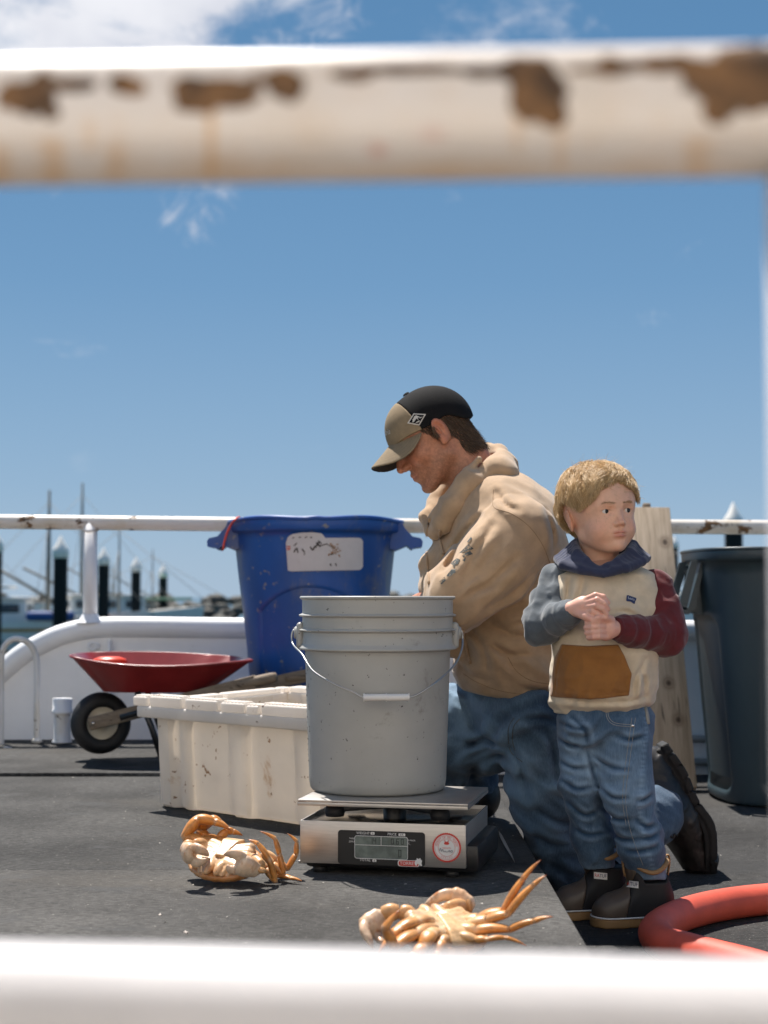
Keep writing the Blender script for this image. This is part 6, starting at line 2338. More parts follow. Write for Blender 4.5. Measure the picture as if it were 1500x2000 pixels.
def f_boots(P):
    q = bo_(P)
    w = .036 + .015 * np.exp(-((q[:, 0] - BL * .80) / .08) ** 2) - .03 * sst(q[:, 0], BL * .95, BL * 1.25) - .012 * sst(-q[:, 0], .005, .05)
    bend = .030 * sst(q[:, 0], BL * .60, BL * 1.2) + .006 * sst(-q[:, 0], -.06, .04) + .006 * np.exp(-((q[:, 0] - BL * .42) / .05) ** 2)
    z = q[:, 2] + bend * 1.6
    core = np.maximum(np.maximum(np.abs(q[:, 1]) - w, np.abs(z - .008) - .0085), np.maximum(-.034 - q[:, 0], q[:, 0] - BL - .030))
    lug = np.maximum(np.maximum(np.abs(q[:, 1]) - w - .004, np.abs(z - .019) - .0065), np.maximum(-.038 - q[:, 0], q[:, 0] - BL - .034))
    gap = np.maximum(np.abs((q[:, 0] % .032) - .016) - .0045, np.abs(np.abs(q[:, 1]) - .03) - .024)
    lug = np.maximum(lug, -gap)
    return np.minimum(core, lug) - .003


cv, cf = sdfmesh(f_boots, m(1230, 1735, .02), m(1490, 1420, .32), .0034)
put('boot_sole', (cv, cf), m_sole, bodym, True)
put('boot_lace', tube(catmull([m(1296, 1614, .06), m(1306, 1628, .05), m(1314, 1636, .05), m(1318, 1630, .05), m(1322, 1634, .055)], 6), .0026, 8), m_boot, bodym)
# far boot on the raised deck, behind the bucket
fb = np.array((Ran[0] - .0, Ran[1], 0))
cv, cf = sdfmesh(lambda P: smax(smin(chain(P, [(fb + A(.02, 0, .05), .05), (fb + A(-.14, -.03, .04), .042)], .02), seg(P, fb + A(.02, 0, .05), Ran, .05, .055), .03), .002 - P[:, 2], .006), fb - A(.26, .12, .02), fb + A(.14, .12, .2), .006)
put('boot', (cv, cf), m_boot, bodym, True)


# ------------------------------------------------------------------ the boy
YK = 3.0


def k(px, py, dy=0.0):
    return W(px, py, YK + dy)


boy = thing('person', (k(1215, 1795)[0], YK, LOW), 'small blond boy in a colour-block hoodie, jeans and black boots', 'person')
KS = .955
Hb = k(1172, 1016, .0)
th_ = math.radians(20)
fb_ = np.array((math.sin(th_), -math.cos(th_), 0))
lb_ = np.array((math.cos(th_), math.sin(th_), 0))
ub_ = np.array((0., 0, 1))
ro = math.radians(3.5)
lb2 = lb_ * math.cos(ro) + ub_ * math.sin(ro)
ub2 = ub_ * math.cos(ro) - lb_ * math.sin(ro)
Rb_ = rotm(fb_, lb2, ub2)


def kl(P):
    return ((P - Hb) @ Rb_ / KS).astype(np.float32)


def head_child(q):
    s = q.copy()
    s[:, 1] = np.abs(s[:, 1])
    d = ell(q, (-.012, 0, .036), (.086, .070, .073))
    d = smin(d, ell(q, (.032, 0, .036), (.048, .057, .050)), .02)
    d = smin(d, ell(q, (.028, 0, -.012), (.050, .046, .053)), .025)
    d = smin(d, ell(s, (.047, .027, -.023), (.026, .022, .023)), .018)
    d = smin(d, seg(s, (.008, .039, -.030), (.054, .010, -.054), .014, .012), .018)
    d = smin(d, ell(q, (.0645, 0, -.053), (.0135, .015, .0125)), .010)
    d = smin(d, ell(q, (.062, 0, -.030), (.019, .022, .018)), .012)
    d = smin(d, seg(s, (.0740, .009, .0290), (.0635, .036, .0275), .0052, .0052), .011)
    d = smax(d, -ell(s, (.086, .0240, .0155), (.0150, .0130, .0085)), .010)
    lid = ell(s, (.0635, .0245, .0160), (.0122, .0128, .0105))
    lid = np.maximum(lid, -ell(s, (.0765, .0245, .0152), (.0098, .0110, .0048)))
    d = smin(d, lid, .0025)
    d = smax(d, -seg(s, (.078, .0345, .0215), (.078, .0145, .0218), .0010, .0012), .002)      # lid crease
    d = smin(d, seg(q, (.0765, 0, .014), (.0890, 0, -.0075), .0050, .0072), .006)
    d = smin(d, ell(s, (.0805, .0082, -.0105), (.0082, .0054, .0056)), .004)
    d = smax(d, -ell(s, (.0845, .0048, -.0165), (.0040, .0025, .0022)), .0015)
    d = smin(d, seg(s, (.0800, .0035, -.0258), (.0735, .0155, -.0302), .0044, .0026), .003)
    d = smin(d, seg(s, (.0790, 0, -.0352), (.0735, .0140, -.0320), .0052, .0028), .003)
    d = smax(d, -seg(s, (.0850, 0, -.0302), (.0750, .0165, -.0312), .0011), .002)
    d = smax(d, -ell(q, (.087, 0, -.0200), (.006, .0030, .006)), .004)
    d = smax(d, -ell(q, (.0835, 0, -.0430), (.008, .015, .0040)), .006)
    Re = frame((.08, .28, 1), (1, .45, 0))
    e = ell(s, (-.006, .0665, .002), (.0150, .0062, .0240), Re)
    e = smax(e, -ell(s, (-.002, .0735, .005), (.0090, .0052, .0150), Re), .003)
    e = smin(e, ell(s, (-.002, .0685, .002), (.0025, .0038, .009), Re), .003)
    d = smin(d, e, .005)
    return d


kn0, kn1 = Hb + Rb_ @ np.array((-.014, 0, -.03)), k(1172, 1125, .025)


def f_headb(P):
    return smin(head_child(kl(P)) * KS, seg(P, kn0, kn1, .036, .044), .018)


hv = sdfmesh(f_headb, np.minimum(Hb, kn1) - .125, np.maximum(Hb, kn1) + .125, .0017)
q = kl(hv[0].astype(np.float32))
# child colours
n = len(q)
ay = np.abs(q[:, 1])
c = np.tile(np.array((.74, .435, .30)), (n, 1))
fl = .9 * np.exp(-((ay - .036) / .017) ** 2 - ((q[:, 2] + .016) / .017) ** 2) * (q[:, 0] > .03)
fl = np.maximum(fl, .8 * np.exp(-((q[:, 0] - .089) / .010) ** 2 - (ay / .010) ** 2 - ((q[:, 2] + .008) / .009) ** 2))
fl = np.maximum(fl, .9 * sst(ay, .063, .070) * (q[:, 0] < .02))
fl = np.maximum(fl, .4 * np.exp(-((q[:, 2] - .019) / .009) ** 2 - ((ay - .024) / .014) ** 2) * (q[:, 0] > .05))
c = c * (1 - .38 * fl[:, None]) + np.array((.74, .30, .20)) * .38 * fl[:, None]
up_ = np.exp(-((q[:, 2] + .0275) / .0036) ** 2) * np.exp(-((ay / .0155) ** 4))
lo_ = np.exp(-((q[:, 2] + .0343) / .0040) ** 2) * np.exp(-((ay / .0140) ** 4))
lm = np.clip(np.maximum(up_, lo_), 0, 1) * (q[:, 0] > .066)
c = c * (1 - .8 * lm[:, None]) + np.array((.52, .17, .13)) * .8 * lm[:, None]
lash = np.exp(-(np.abs(q[:, 2] - .0186 + .35 * (ay - .0245) ** 2 * 40) / .0014) ** 2) * np.exp(-(((ay - .0245) / .0115) ** 4)) * (q[:, 0] > .058)
c = c * (1 - .55 * lash[:, None]) + np.array((.12, .06, .035)) * .55 * lash[:, None]
fr = (fbm(q * 330, 2) > .75) * (np.abs(q[:, 2] + .004) < .02) * (q[:, 0] > .04)
c = c * (1 - .12 * fr[:, None])


def hand_pts(l):
    return [(k(x, y, dy), r) for x, y, dy, r in l]


HD = -.135
Rw_, Lw_ = k(1117, 1190, -.115), k(1203, 1228, -.115)


def f_handsb(P):
    # right hand (picture left), palm down over the other one
    Rp_ = frame(k(1157, 1178, HD) - Rw_, (0, -1, .3))
    d = ell(P, k(1141, 1184, -.127), (.0125, .0185, .0225), np.stack([Rp_[:, 0], Rp_[:, 1], Rp_[:, 2]], 1))
    d = smin(d, seg(P, Rw_, k(1136, 1184, -.122), .0150, .0150), .010)
    for l in ([(1146, 1171, -.132, .0068), (1163, 1163, -.143, .0062), (1178, 1166, -.146, .0056), (1187, 1177, -.143, .0050)],
              [(1148, 1178, -.136, .0070), (1166, 1172, -.149, .0064), (1180, 1178, -.151, .0058), (1187, 1190, -.147, .0050)],
              [(1147, 1186, -.138, .0068), (1164, 1183, -.151, .0062), (1177, 1189, -.152, .0056), (1184, 1199, -.149, .0050)],
              [(1144, 1194, -.136, .0062), (1157, 1194, -.147, .0056), (1168, 1199, -.148, .0052), (1175, 1205, -.147, .0046)]):
        d = smin(d, chain(P, hand_pts(l), .0018), .0022)
    d = smin(d, chain(P, hand_pts([(1129, 1197, -.128, .0090), (1143, 1204, -.142, .0074), (1155, 1209, -.148, .0064), (1164, 1212, -.148, .0052)]), .002), .004)
    # left hand, a loose fist
    e = ell(P, k(1182, 1228, -.126), (.0190, .0145, .0225))
    e = smin(e, seg(P, Lw_, k(1190, 1228, -.122), .0155, .0160), .010)
    for i, (y, x1, x2) in enumerate(((1215, 1158, 1147), (1225, 1157, 1145), (1235, 1158, 1147), (1244, 1160, 1150))):
        e = smin(e, chain(P, hand_pts([(1184, y - 1, -.132, .0072), (1168, y - 1, -.147, .0067), (x1, y, -.148, .0060), (x2, y + 1, -.140, .0054), (x2 + 5, y + 2, -.130, .0050)]), .0016), .0018)
    e = smin(e, chain(P, hand_pts([(1193, 1211, -.130, .0085), (1182, 1205, -.145, .0070), (1170, 1206, -.151, .0060), (1161, 1209, -.151, .0050)]), .002), .004)
    return np.minimum(d, e)


hb2 = sdfmesh(f_handsb, k(1090, 1268, -.19), k(1230, 1140, -.08), .0014)


def f_bodyb(P):
    d = chain(P, [(k(1172, 1120, .02), .04), (k(1178, 1150, .02), .062), (k(1178, 1270, .01), .065), (k(1176, 1390, .01), .065)], .03)
    d = smin(d, chain(P, [(k(1100, 1130, .01), .022), (k(1058, 1222, -.03), .02), (Rw_, .014)], .01), .02)
    d = smin(d, chain(P, [(k(1280, 1140, .01), .022), (k(1302, 1238, -.03), .02), (Lw_, .014)], .01), .02)
    d = smin(d, chain(P, [(k(1142, 1410, .02), .04), (k(1136, 1530, .02), .028), (k(1172, 1700, .06), .017)], .01), .02)
    d = smin(d, chain(P, [(k(1216, 1410, -.01), .04), (k(1224, 1540, -.03), .032), (k(1267, 1715, .0), .018)], .01), .02)
    return d


bvb = sdfmesh(f_bodyb, k(1030, 1740, -.14), k(1340, 1070, .12), .007)
VV, FF = joinq(hv, bvb, hb2)
hq = hb2[0].astype(np.float32)
hcol = np.tile(np.array((.74, .43, .33)), (len(hq), 1))
hn = np.clip(.5 + .6 * fbm(hq * 90, 2), 0, 1)[:, None]
hcol = hcol * (1 - .35 * hn) + np.array((.74, .31, .23)) * .35 * hn
skin = np.concatenate([c, np.tile(np.array((.6, .335, .235)), (len(bvb[0]), 1)), hcol])
bodyb = put('body', (VV, FF), m_skinb, boy, True, skin)
gaze = np.array((math.sin(math.radians(40)), -math.cos(math.radians(40)), .02))
for s in (-1, 1):
    ec = Hb + Rb_ @ np.array((.0632, s * .0245, .0158)) * KS
    ey = put('eye', (lambda VF: (VF[0] @ frame(gaze).T + ec, VF[1]))(lathe([(.0102 * math.sin(a), .0102 * math.cos(a)) for a in np.linspace(0, math.pi, 14)], 24)), m_eyew, bodyb)
    put('iris', (lambda VF: (VF[0] @ frame(gaze).T + ec, VF[1]))(lathe([(.01045 * math.sin(a), .01045 * math.cos(a)) for a in np.linspace(0, .56, 7)], 24)), m_iris, ey)


def to_wb(q_):
    return Hb + q_ @ Rb_.T * KS


# ---- hair: a base shell with grooves and layered locks over it
rg = np.random.default_rng(21)
HC, HR = np.array((-.012, 0, .038)), np.array((.0885, .0725, .0755))
whorl = np.array((-.055, .010, .090))


def hairline(q_):
    """positive inside the hair-bearing part"""
    x, y, z = q_[:, 0], q_[:, 1], q_[:, 2]
    fr_ = .076 - .026 * ((y - .006) / .05) ** 2 + .003 * np.sin(y * 160)                     # fringe edge over the brow
    t_ = sst(x, -.005, .045)
    low_side = .030 + .0 * y
    back_ = -.040
    lim = fr_ * t_ + (1 - t_) * np.where(x > -.03, low_side + (x + .03) * .55, back_ + (low_side - back_) * sst(x, -.075, -.03))
    return z - lim


def f_hairb(P):
    q_ = kl(P)
    d = ell(q_, HC, HR - .002)
    ang = np.arctan2(q_[:, 1] - whorl[1], q_[:, 0] - whorl[0])
    rr_ = np.linalg.norm(q_ - whorl, axis=1)
    g_ = np.sin(ang * 26 + 3.5 * vnoise(q_ * 30) + rr_ * 22)
    d = d - .0012 * g_ - .0045 * fbm(q_ * 30, 2)
    d = smax(d, -hairline(q_) * .8, .006)
    e = np.abs(q_[:, 1])
    d = smax(d, -ell(np.stack([q_[:, 0], e, q_[:, 2]], 1), (-.006, .073, .003), (.020, .018, .030)), .004)
    return d


cv, cf = sdfmesh(f_hairb, Hb - .13, Hb + .15, .0024)
q_ = kl(cv.astype(np.float32))
t_ = np.clip(.5 + .5 * fbm(q_ * 60, 2), 0, 1)[:, None]
hair = put('hair', (cv, cf), m_hairb, bodyb, True, np.array((.38, .225, .09)) * (1 - t_) + np.array((.55, .36, .16)) * t_)


def lock_layer(N, L, nseg, rad, lift0, lift1, zmin, name, c0, c1, edge=False, spread=.2):
    u_ = rg.normal(size=(N * 6, 3))
    u_ /= np.linalg.norm(u_, axis=1, keepdims=True)
    p_ = HC + u_ * HR
    hl_ = hairline(p_)
    ok = (hl_ > zmin) if not edge else ((hl_ > .0) & (hl_ < .028))
    ear = (np.abs(p_[:, 1]) > .045) & (np.abs(p_[:, 0] + .002) < .026) & (p_[:, 2] < .052)
    p_ = p_[ok & ~ear][:N]
    n_ = len(p_)
    lift = rg.uniform(lift0, lift1, (n_, 1))
    M_ = 150
    cen = p_[rg.integers(0, n_, M_)]
    cl_ = np.argmin(((p_[:, None, :] - cen[None]) ** 2).sum(2), 1)
    csw, cli, cle = rg.normal(size=(M_, 1)) * .42, rg.uniform(-.002, .006, (M_, 1)), rg.uniform(.75, 1.3, (M_, 1))
    swirl = (rg.normal(size=(n_, 1)) * spread + csw[cl_] + .35 * vnoise((p_ * 38).astype(np.float32))[:, None])
    lift = lift + cli[cl_]
    ln0 = L * rg.uniform(.8, 1.1, (n_, 1)) * cle[cl_] / nseg
    tipd = rg.uniform(.000, .009, n_)
    def step(Pw, i):
        ql_ = kl(Pw).astype(float)
        ln = ln0 * np.clip((hairline(ql_) + tipd) / .008, .02, 1)[:, None]
        out = ql_ - whorl
        nrm = (ql_ - HC) / (HR ** 2)
        nrm /= np.linalg.norm(nrm, axis=1, keepdims=True)
        out = out + np.array((.01, 0, -.028 - .012 * i))
        front_ = sst(ql_[:, 0:1], .0, .06)
        out = out / np.linalg.norm(out, axis=1, keepdims=True) + front_ * np.array((0, -.85, -.12))
        tan = out - nrm * (out * nrm).sum(1, keepdims=True)
        tan /= np.maximum(np.linalg.norm(tan, axis=1, keepdims=True), 1e-6)
        side_ = np.cross(nrm, tan)
        wav = swirl + .34 * np.sin(i * 1.1 + cen[cl_][:, :1] * 160)
        tan = tan + side_ * wav
        tan /= np.linalg.norm(tan, axis=1, keepdims=True)
        nx = ql_ + tan * ln
        # keep to the surface at its own lift, easing in to the skin at the tip
        w = (nx - HC) / HR
        rr = np.linalg.norm(w, axis=1, keepdims=True)
        tgt = 1 + (lift * (1 - .25 * i / nseg) + .0045 * fbm((ql_ * 30).astype(np.float32), 2)[:, None]) / .08
        nx = HC + w / rr * HR * (rr * .35 + tgt * .65)
        return to_wb(nx)
    V, Fc, cc_ = strands(to_wb(p_), step, nseg, rad, rg, c0, c1, .25, 4)
    return put(name, (V, Fc), m_hairb, hair, True, cc_)


lock_layer(4200, .055, 7, .0008, .000, .005, .0, 'lock_layer', (.44, .27, .115), (.62, .42, .20), spread=.05)
lock_layer(11000, .054, 8, .00042, .002, .012, .003, 'lock_layer', (.50, .32, .145), (.78, .57, .31), spread=.07)
lock_layer(3400, .038, 7, .00042, .002, .008, .0, 'fringe', (.46, .29, .125), (.70, .49, .25), edge=True, spread=.12)
# flyaway hairs on top
n_ = 420
u_ = rg.normal(size=(n_, 3)) * np.array((1, 1, .5)) + np.array((-.2, 0, 1.0))
u_ /= np.linalg.norm(u_, axis=1, keepdims=True)
p_ = to_wb(HC + u_ * HR)
dd = (u_ @ Rb_.T) * .7 + np.array((.8, 0, .1))
tag(grow(p_, dd, .030, 5, .00034, (.45, .29, .13), (.62, .44, .22), 'flyaway_hair', hair, m_hairb, .10, .45), kind='stuff')
bro = []
for s in (-1, 1):
    t = rg.uniform(0, 1, 95)
    p_ = to_wb(np.stack([np.full(95, .11), s * (.0085 + .027 * t), .0308 + .0012 * np.sin(t * 2.6) + rg.normal(size=95) * .0009 ], 1))
    bro.append(march(f_headb, p_, np.tile(-Rb_[:, 0], (95, 1)), lift=.0004))
grow(np.concatenate(bro), np.tile(Rb_ @ np.array((.25, 0, .25)), (190, 1)), .0042, 2, .00036, (.40, .24, .13), (.58, .38, .22), 'eyebrows', bodyb, m_hairm, 0, .5)

# ---- hoodie
TCR = ([(1092, 1130), (1096, 1165), (1098, 1200)], [(1146, 1118), (1140, 1150), (1128, 1180)], [(1252, 1210), (1225, 1195), (1200, 1196)], [(1262, 1290), (1240, 1330), (1238, 1360)], [(1082, 1362), (1150, 1372), (1230, 1370), (1265, 1362)], [(1255, 1310), (1262, 1335), (1262, 1360)], [(1120, 1128), (1112, 1160), (1110, 1190)])


def f_torso(P):
    zz = lambda py: k(0, py)[2]
    secs = [(k(x, 1000)[0], YK + dy, zz(py), rx, ry) for py, x, dy, rx, ry in
            ((1388, 1173, .012, .094, .082), (1372, 1174, .010, .100, .090), (1340, 1176, .008, .103, .094), (1290, 1180, .006, .100, .092), (1240, 1182, .006, .099, .088), (1190, 1185, .008, .103, .082), (1150, 1187, .012, .105, .074), (1122, 1184, .018, .098, .062), (1106, 1176, .026, .072, .046))]
    d = loft(P, secs[::1], .014)
    # belly slack, drag folds from the shoulders
    R1 = fold_noise(P @ np.array(((.9, 0, .43), (0, 1, 0), (-.43, 0, .9)), np.float32), 11, 8, 6)
    zb = zz(1384) - P[:, 2]
    d = d - creases(P, TCR, k, -.08, .0055, .0042, YK)
    g_ = np.exp(-((P[:, 2] - zz(1362)) / .018) ** 2)
    return d - .0050 * R1 - .003 * ridge(P * A(13, 9, 20) + 5.5, 2) - .002 * g_ * np.sin(P[:, 0] * 210 + 3 * vnoise(P * 20)) + .0045 * np.exp(-((P[:, 2] - zz(1383)) / .008) ** 2) - .0045 * np.sin((P[:, 0] - k(1135, 0)[0]) * 70) * np.exp(-((P[:, 2] - zz(1140)) / .04) ** 2) * (P[:, 1] < YK)


cv, cf = sdfmesh(f_torso, k(1050, 1405, -.13), k(1315, 1070, .15), .0032)
ho_ = put('hoodie', (cv, cf), m_beige, bodyb, True)


def sleeve(sh, el_, wr, r, name, mat, ph):
    r0, r1, r2_, r3_ = r
    v = el_ - sh
    w = wr - el_
    def fn(P):
        d = chain(P, [(sh, r0), (sh + v * .5, (r0 + r1) / 2), (el_, r1)], .02)
        d = smin(d, chain(P, [(el_, r1), (el_ + w * .55, r2_ + .002), (el_ + w * .80, r2_), (wr, r3_)], .01), .016)
        t = np.clip(((P - el_) @ w) / (w @ w), -1, 1.2)
        d = smax(d, ((P - wr) @ w) / np.linalg.norm(w) - .006, .003)
        d = d - .0035 * np.sin((P @ (w / np.linalg.norm(w)).astype(np.float32)) * 150 + ph + 3 * vnoise(P * 14)) * sst(t, -.3, .2) * (1 - sst(t, .72, .9)) * (.5 + .5 * vnoise(P * 18))
        d = d - .0035 * np.sin((P @ (v / np.linalg.norm(v)).astype(np.float32)) * 120 + ph + 4 * vnoise(P * 12)) * (t < .1) * np.clip(.3 + vnoise(P * 12 + 5), 0, 1)
        d = d + .0012 * np.exp(-((t - .80) / .025) ** 2)
        ang_ = np.arctan2((P - wr) @ A(0, -1, 0), (P - wr) @ A(0, 0, 1))
        d = d - .0007 * np.sin(ang_ * 34) * (t > .82)
        FV, FW = frame(v / np.linalg.norm(v), (0, 1, 0)).astype(np.float32), frame(w / np.linalg.norm(w), (0, 1, 0)).astype(np.float32)
        d = d - .0032 * ridge((P @ FV) * A(18, 18, 32) + ph, 2) * (1 - sst(t, .0, .3)) - .0024 * ridge((P @ FW) * A(24, 24, 46) + ph, 2) * sst(t, .0, .3) * (1 - sst(t, .74, .84))
        return d - .0008 * fbm(P * 40, 2)
    P_ = np.stack([sh, el_, wr])
    cv, cf = sdfmesh(fn, P_.min(0) - .065, P_.max(0) + .065, .0030)
    put(name, (cv, cf), mat, bodyb, True)
    return fn


f_sl = sleeve(k(1092, 1134, .012), k(1059, 1222, -.022), k(1122, 1193, -.112), (.034, .0355, .025, .0205), 'sleeve', m_grayf, .5)
f_sr = sleeve(k(1278, 1152, .012), k(1299, 1240, -.022), k(1203, 1227, -.112), (.0365, .0375, .027, .0215), 'sleeve', m_maroon, 1.9)

hood_u = [(1123, 1062, .02), (1128, 1080, -.030), (1146, 1097, -.056), (1170, 1114, -.070), (1204, 1096, -.058), (1229, 1078, -.032), (1237, 1064, .02), (1215, 1050, .065), (1172, 1046, .080), (1138, 1050, .065)]
hood_d = [(1090, 1093, .018), (1100, 1104, -.036), (1134, 1114, -.066), (1174, 1121, -.078), (1222, 1111, -.070), (1254, 1097, -.040), (1263, 1090, .018), (1240, 1084, .085), (1172, 1086, .105), (1110, 1086, .085)]


def f_hoodb(P):
    d = None
    nn_ = len(hood_u)
    for i in range(nn_):
        a_, b_ = k(*hood_u[i]), k(*hood_d[i])
        a2, b2 = k(*hood_u[(i + 1) % nn_]), k(*hood_d[(i + 1) % nn_])
        e = seg(P, a_, b_, .0052, .0070)
        for w_t in (.25, .5, .75):
            e = smin(e, seg(P, a_ + (a2 - a_) * w_t, b_ + (b2 - b_) * w_t, .0052, .0066), .005)
        e = smin(e, seg(P, a_, a2, .0058, .0058), .004)
        e = smin(e, seg(P, b_, b2, .0064, .0064), .004)
        d = e if d is None else smin(d, e, .004)
    d = smin(d, ell(P, k(1172, 1078, .085), (.062, .028, .040)), .02)
    d = d - .0018 * ridge(P @ np.array(((.9, 0, .4), (0, 1, 0), (-.4, 0, .9)), np.float32) * A(12, 12, 40) + 2.2, 2) - .0008 * fold_noise(P, 24, 24, 24)
    # crossover V at the front
    d = d + .0020 * np.exp(-(np.abs((P @ A(.8, 0, -.6)) - (k(1176, 1110) @ A(.8, 0, -.6))) / .0022) ** 2) * (P[:, 1] < YK - .05)
    return smax(d, -seg(P, kn0 + A(0, 0, .04), kn1, .034, .044), .004)


cv, cf = sdfmesh(f_hoodb, k(1070, 1140, -.12), k(1275, 1020, .14), .0028)
put('hood', (cv, cf), m_navy, bodyb, True)

# kangaroo pocket: a raised panel cut out of the front
poly = [(1100, 1259), (1150, 1261), (1206, 1258), (1219, 1285), (1231, 1314), (1226, 1357), (1150, 1365), (1081, 1364), (1085, 1318), (1091, 1285)]


def f_pocket_poly(x, y):
    P2 = np.array(poly, float)
    nn = len(P2)
    d2 = np.full(len(x), 1e9)
    ins_ = np.zeros(len(x), bool)
    for i in range(nn):
        a, b = P2[i], P2[(i + 1) % nn]
        ex, ey_ = b - a
        t = np.clip(((x - a[0]) * ex + (y - a[1]) * ey_) / (ex * ex + ey_ * ey_), 0, 1)
        d2 = np.minimum(d2, np.hypot(x - a[0] - t * ex, y - a[1] - t * ey_))
        cond = ((a[1] > y) != (b[1] > y)) & (x < (b[0] - a[0]) * (y - a[1]) / (b[1] - a[1] + 1e-9) + a[0])
        ins_ ^= cond
    return np.where(ins_, -d2, d2)


def f_pocket(P):
    t = f_torso(P)
    # plane coordinates of the pocket panel, read off at the chest's distance
    Yp = YK - .085
    x = 750 + P[:, 0] * F / Yp
    z = P[:, 2]
    y = 1165 - (z - ZC) * F / Yp
    e = f_pocket_poly(x, y) * Yp / F
    pad = t - .0060 + .0015 * np.sin(P[:, 0] * 60 + P[:, 2] * 40)
    d = smax(pad, e, .004)
    d = smax(d, P[:, 1] - YK, .004)
    return smax(d, -(t + .003), .001) + .0012 * np.exp(-((e + .006) / .0012) ** 2)


cv, cf = sdfmesh(f_pocket, k(1060, 1380, -.13), k(1250, 1240, .01), .0022)
put('pocket', (cv, cf), m_brown, bodyb, True)
# woven tab on the chest
tabp = [(1224, 1163), (1226, 1162), (1243, 1168), (1242.5, 1172), (1241, 1174), (1240, 1179), (1238, 1179.5), (1232, 1175), (1225, 1174.5), (1223, 1173)]
tb2 = put('chest_tab', drape_tris(tabp, 2, f_torso, YK - .2, .0022), m_navyp, bodyb, True)
tv, tf = text2d("Levi's", 1.0)
wpx = np.stack([1233.0 + tv[:, 0] * 5.6, 1169.3 + tv[:, 0] * 1.9 - tv[:, 1] * 7.0], 1)
put('tab_lettering', (drape(f_torso, wpx, YK - .2, .0034), tf), m_white, tb2, False)

# ---- jeans
RHIP, RKN, RAN = k(1140, 1425, .020), k(1136, 1535, .020), k(1171, 1694, .060)
LHIP, LKN, LAN = k(1217, 1425, -.018), k(1226, 1545, -.035), k(1267, 1712, .0)


def z3(l):
    return [(820 + x * .4267, 1300 + y * .4267) for x, y in l]


BCR = [z3(q_) for q_ in ([(700, 235), (755, 300), (770, 370)], [(660, 270), (720, 290), (762, 285)], [(650, 345), (700, 375), (750, 378)], [(655, 450), (710, 478), (770, 478)], [(665, 540), (730, 575), (805, 565)],
       [(690, 640), (770, 705), (830, 690)], [(700, 750), (780, 800), (880, 790)], [(800, 420), (870, 462), (950, 468)], [(828, 560), (880, 600), (945, 598)], [(840, 670), (900, 705), (955, 700)],
       [(868, 760), (930, 800), (990, 795)], [(950, 855), (1010, 850), (1085, 835)], [(985, 700), (1030, 735), (1075, 735)], [(985, 610), (1020, 610), (1060, 590)], [(770, 380), (800, 480), (825, 560)], [(1000, 790), (1050, 790), (1095, 775)], [(900, 320), (960, 335), (1030, 320)])]


def f_jeb(P):
    d = ell(P, k(1182, 1405, .004), (.092, .080, .062))
    l1 = chain(P, [(RHIP, .046), (RKN, .037), (RKN + (RAN - RKN) * .6, .034), (RAN, .030)], .02)
    l2 = chain(P, [(LHIP, .051), (LKN, .042), (LKN + (LAN - LKN) * .6, .038), (LAN, .032)], .02)
    l1 = smax(l1, W(0, 1692, YK + .06)[2] - P[:, 2], .003)
    l2 = smax(l2, k(0, 1712)[2] - P[:, 2], .003)
    legs = smin(l1, l2, .002)
    d = smin(d, legs, .018)
    d = d - creases(P, BCR, k, -.06, .0050, .0040, YK + .03)
    # bunching rings towards the cuffs, whiskers at the crotch, loose crumples between
    zz = P[:, 2]
    kk_ = sst(k(0, 1480)[2] - zz, 0, .16)
    r_ = np.sin((zz + .25 * (P[:, 0] - RKN[0])) * 125 + 4.5 * vnoise(P * 13))
    d = d - .0048 * kk_ * r_ * np.clip(.45 + .9 * vnoise(P * 10 + 3), 0, 1.2)
    kc = np.exp(-(np.linalg.norm(P - k(1165, 1455, -.06), axis=1) / .075) ** 2)
    d = d - .0045 * kc * np.sin((P @ A(.35, .1, -.95)) * 170 + 4 * vnoise(P * 16))
    d = d - .0050 * fold_noise(P @ np.array(((.9, 0, .43), (0, 1, 0), (-.43, 0, .9)), np.float32), 15, 13, 12) - .0008 * fbm(P * 50, 2)
    # cuffs
    return smax(smax(d, k(0, 1722)[2] - zz + .35 * (P[:, 0] - LAN[0]) * -1 * 0, .003), zz - k(0, 1372)[2], .006)


cv, cf = sdfmesh(f_jeb, k(1060, 1725, -.14) + A(0, 0, -.05), k(1345, 1362, .14), .0030)
c32 = cv.astype(np.float32)
wear = .22 + .30 * np.exp(-(np.linalg.norm(cv - (RHIP + RKN) / 2 - A(-.01, -.05, -.0), axis=1) / .06) ** 2) + .26 * np.exp(-(np.linalg.norm(cv - LKN - A(0, -.05, .02), axis=1) / .07) ** 2)
wear = wear + np.clip(creases(c32, BCR, k, -.06, .0050, 1.0, YK + .03) * .30, -.3, .3) + np.clip(fold_noise(c32, 30, 30, 22) * .07, -.1, .12)
wear += .25 * np.exp(-((cv[:, 2] - k(0, 1706)[2]) / .012) ** 2)
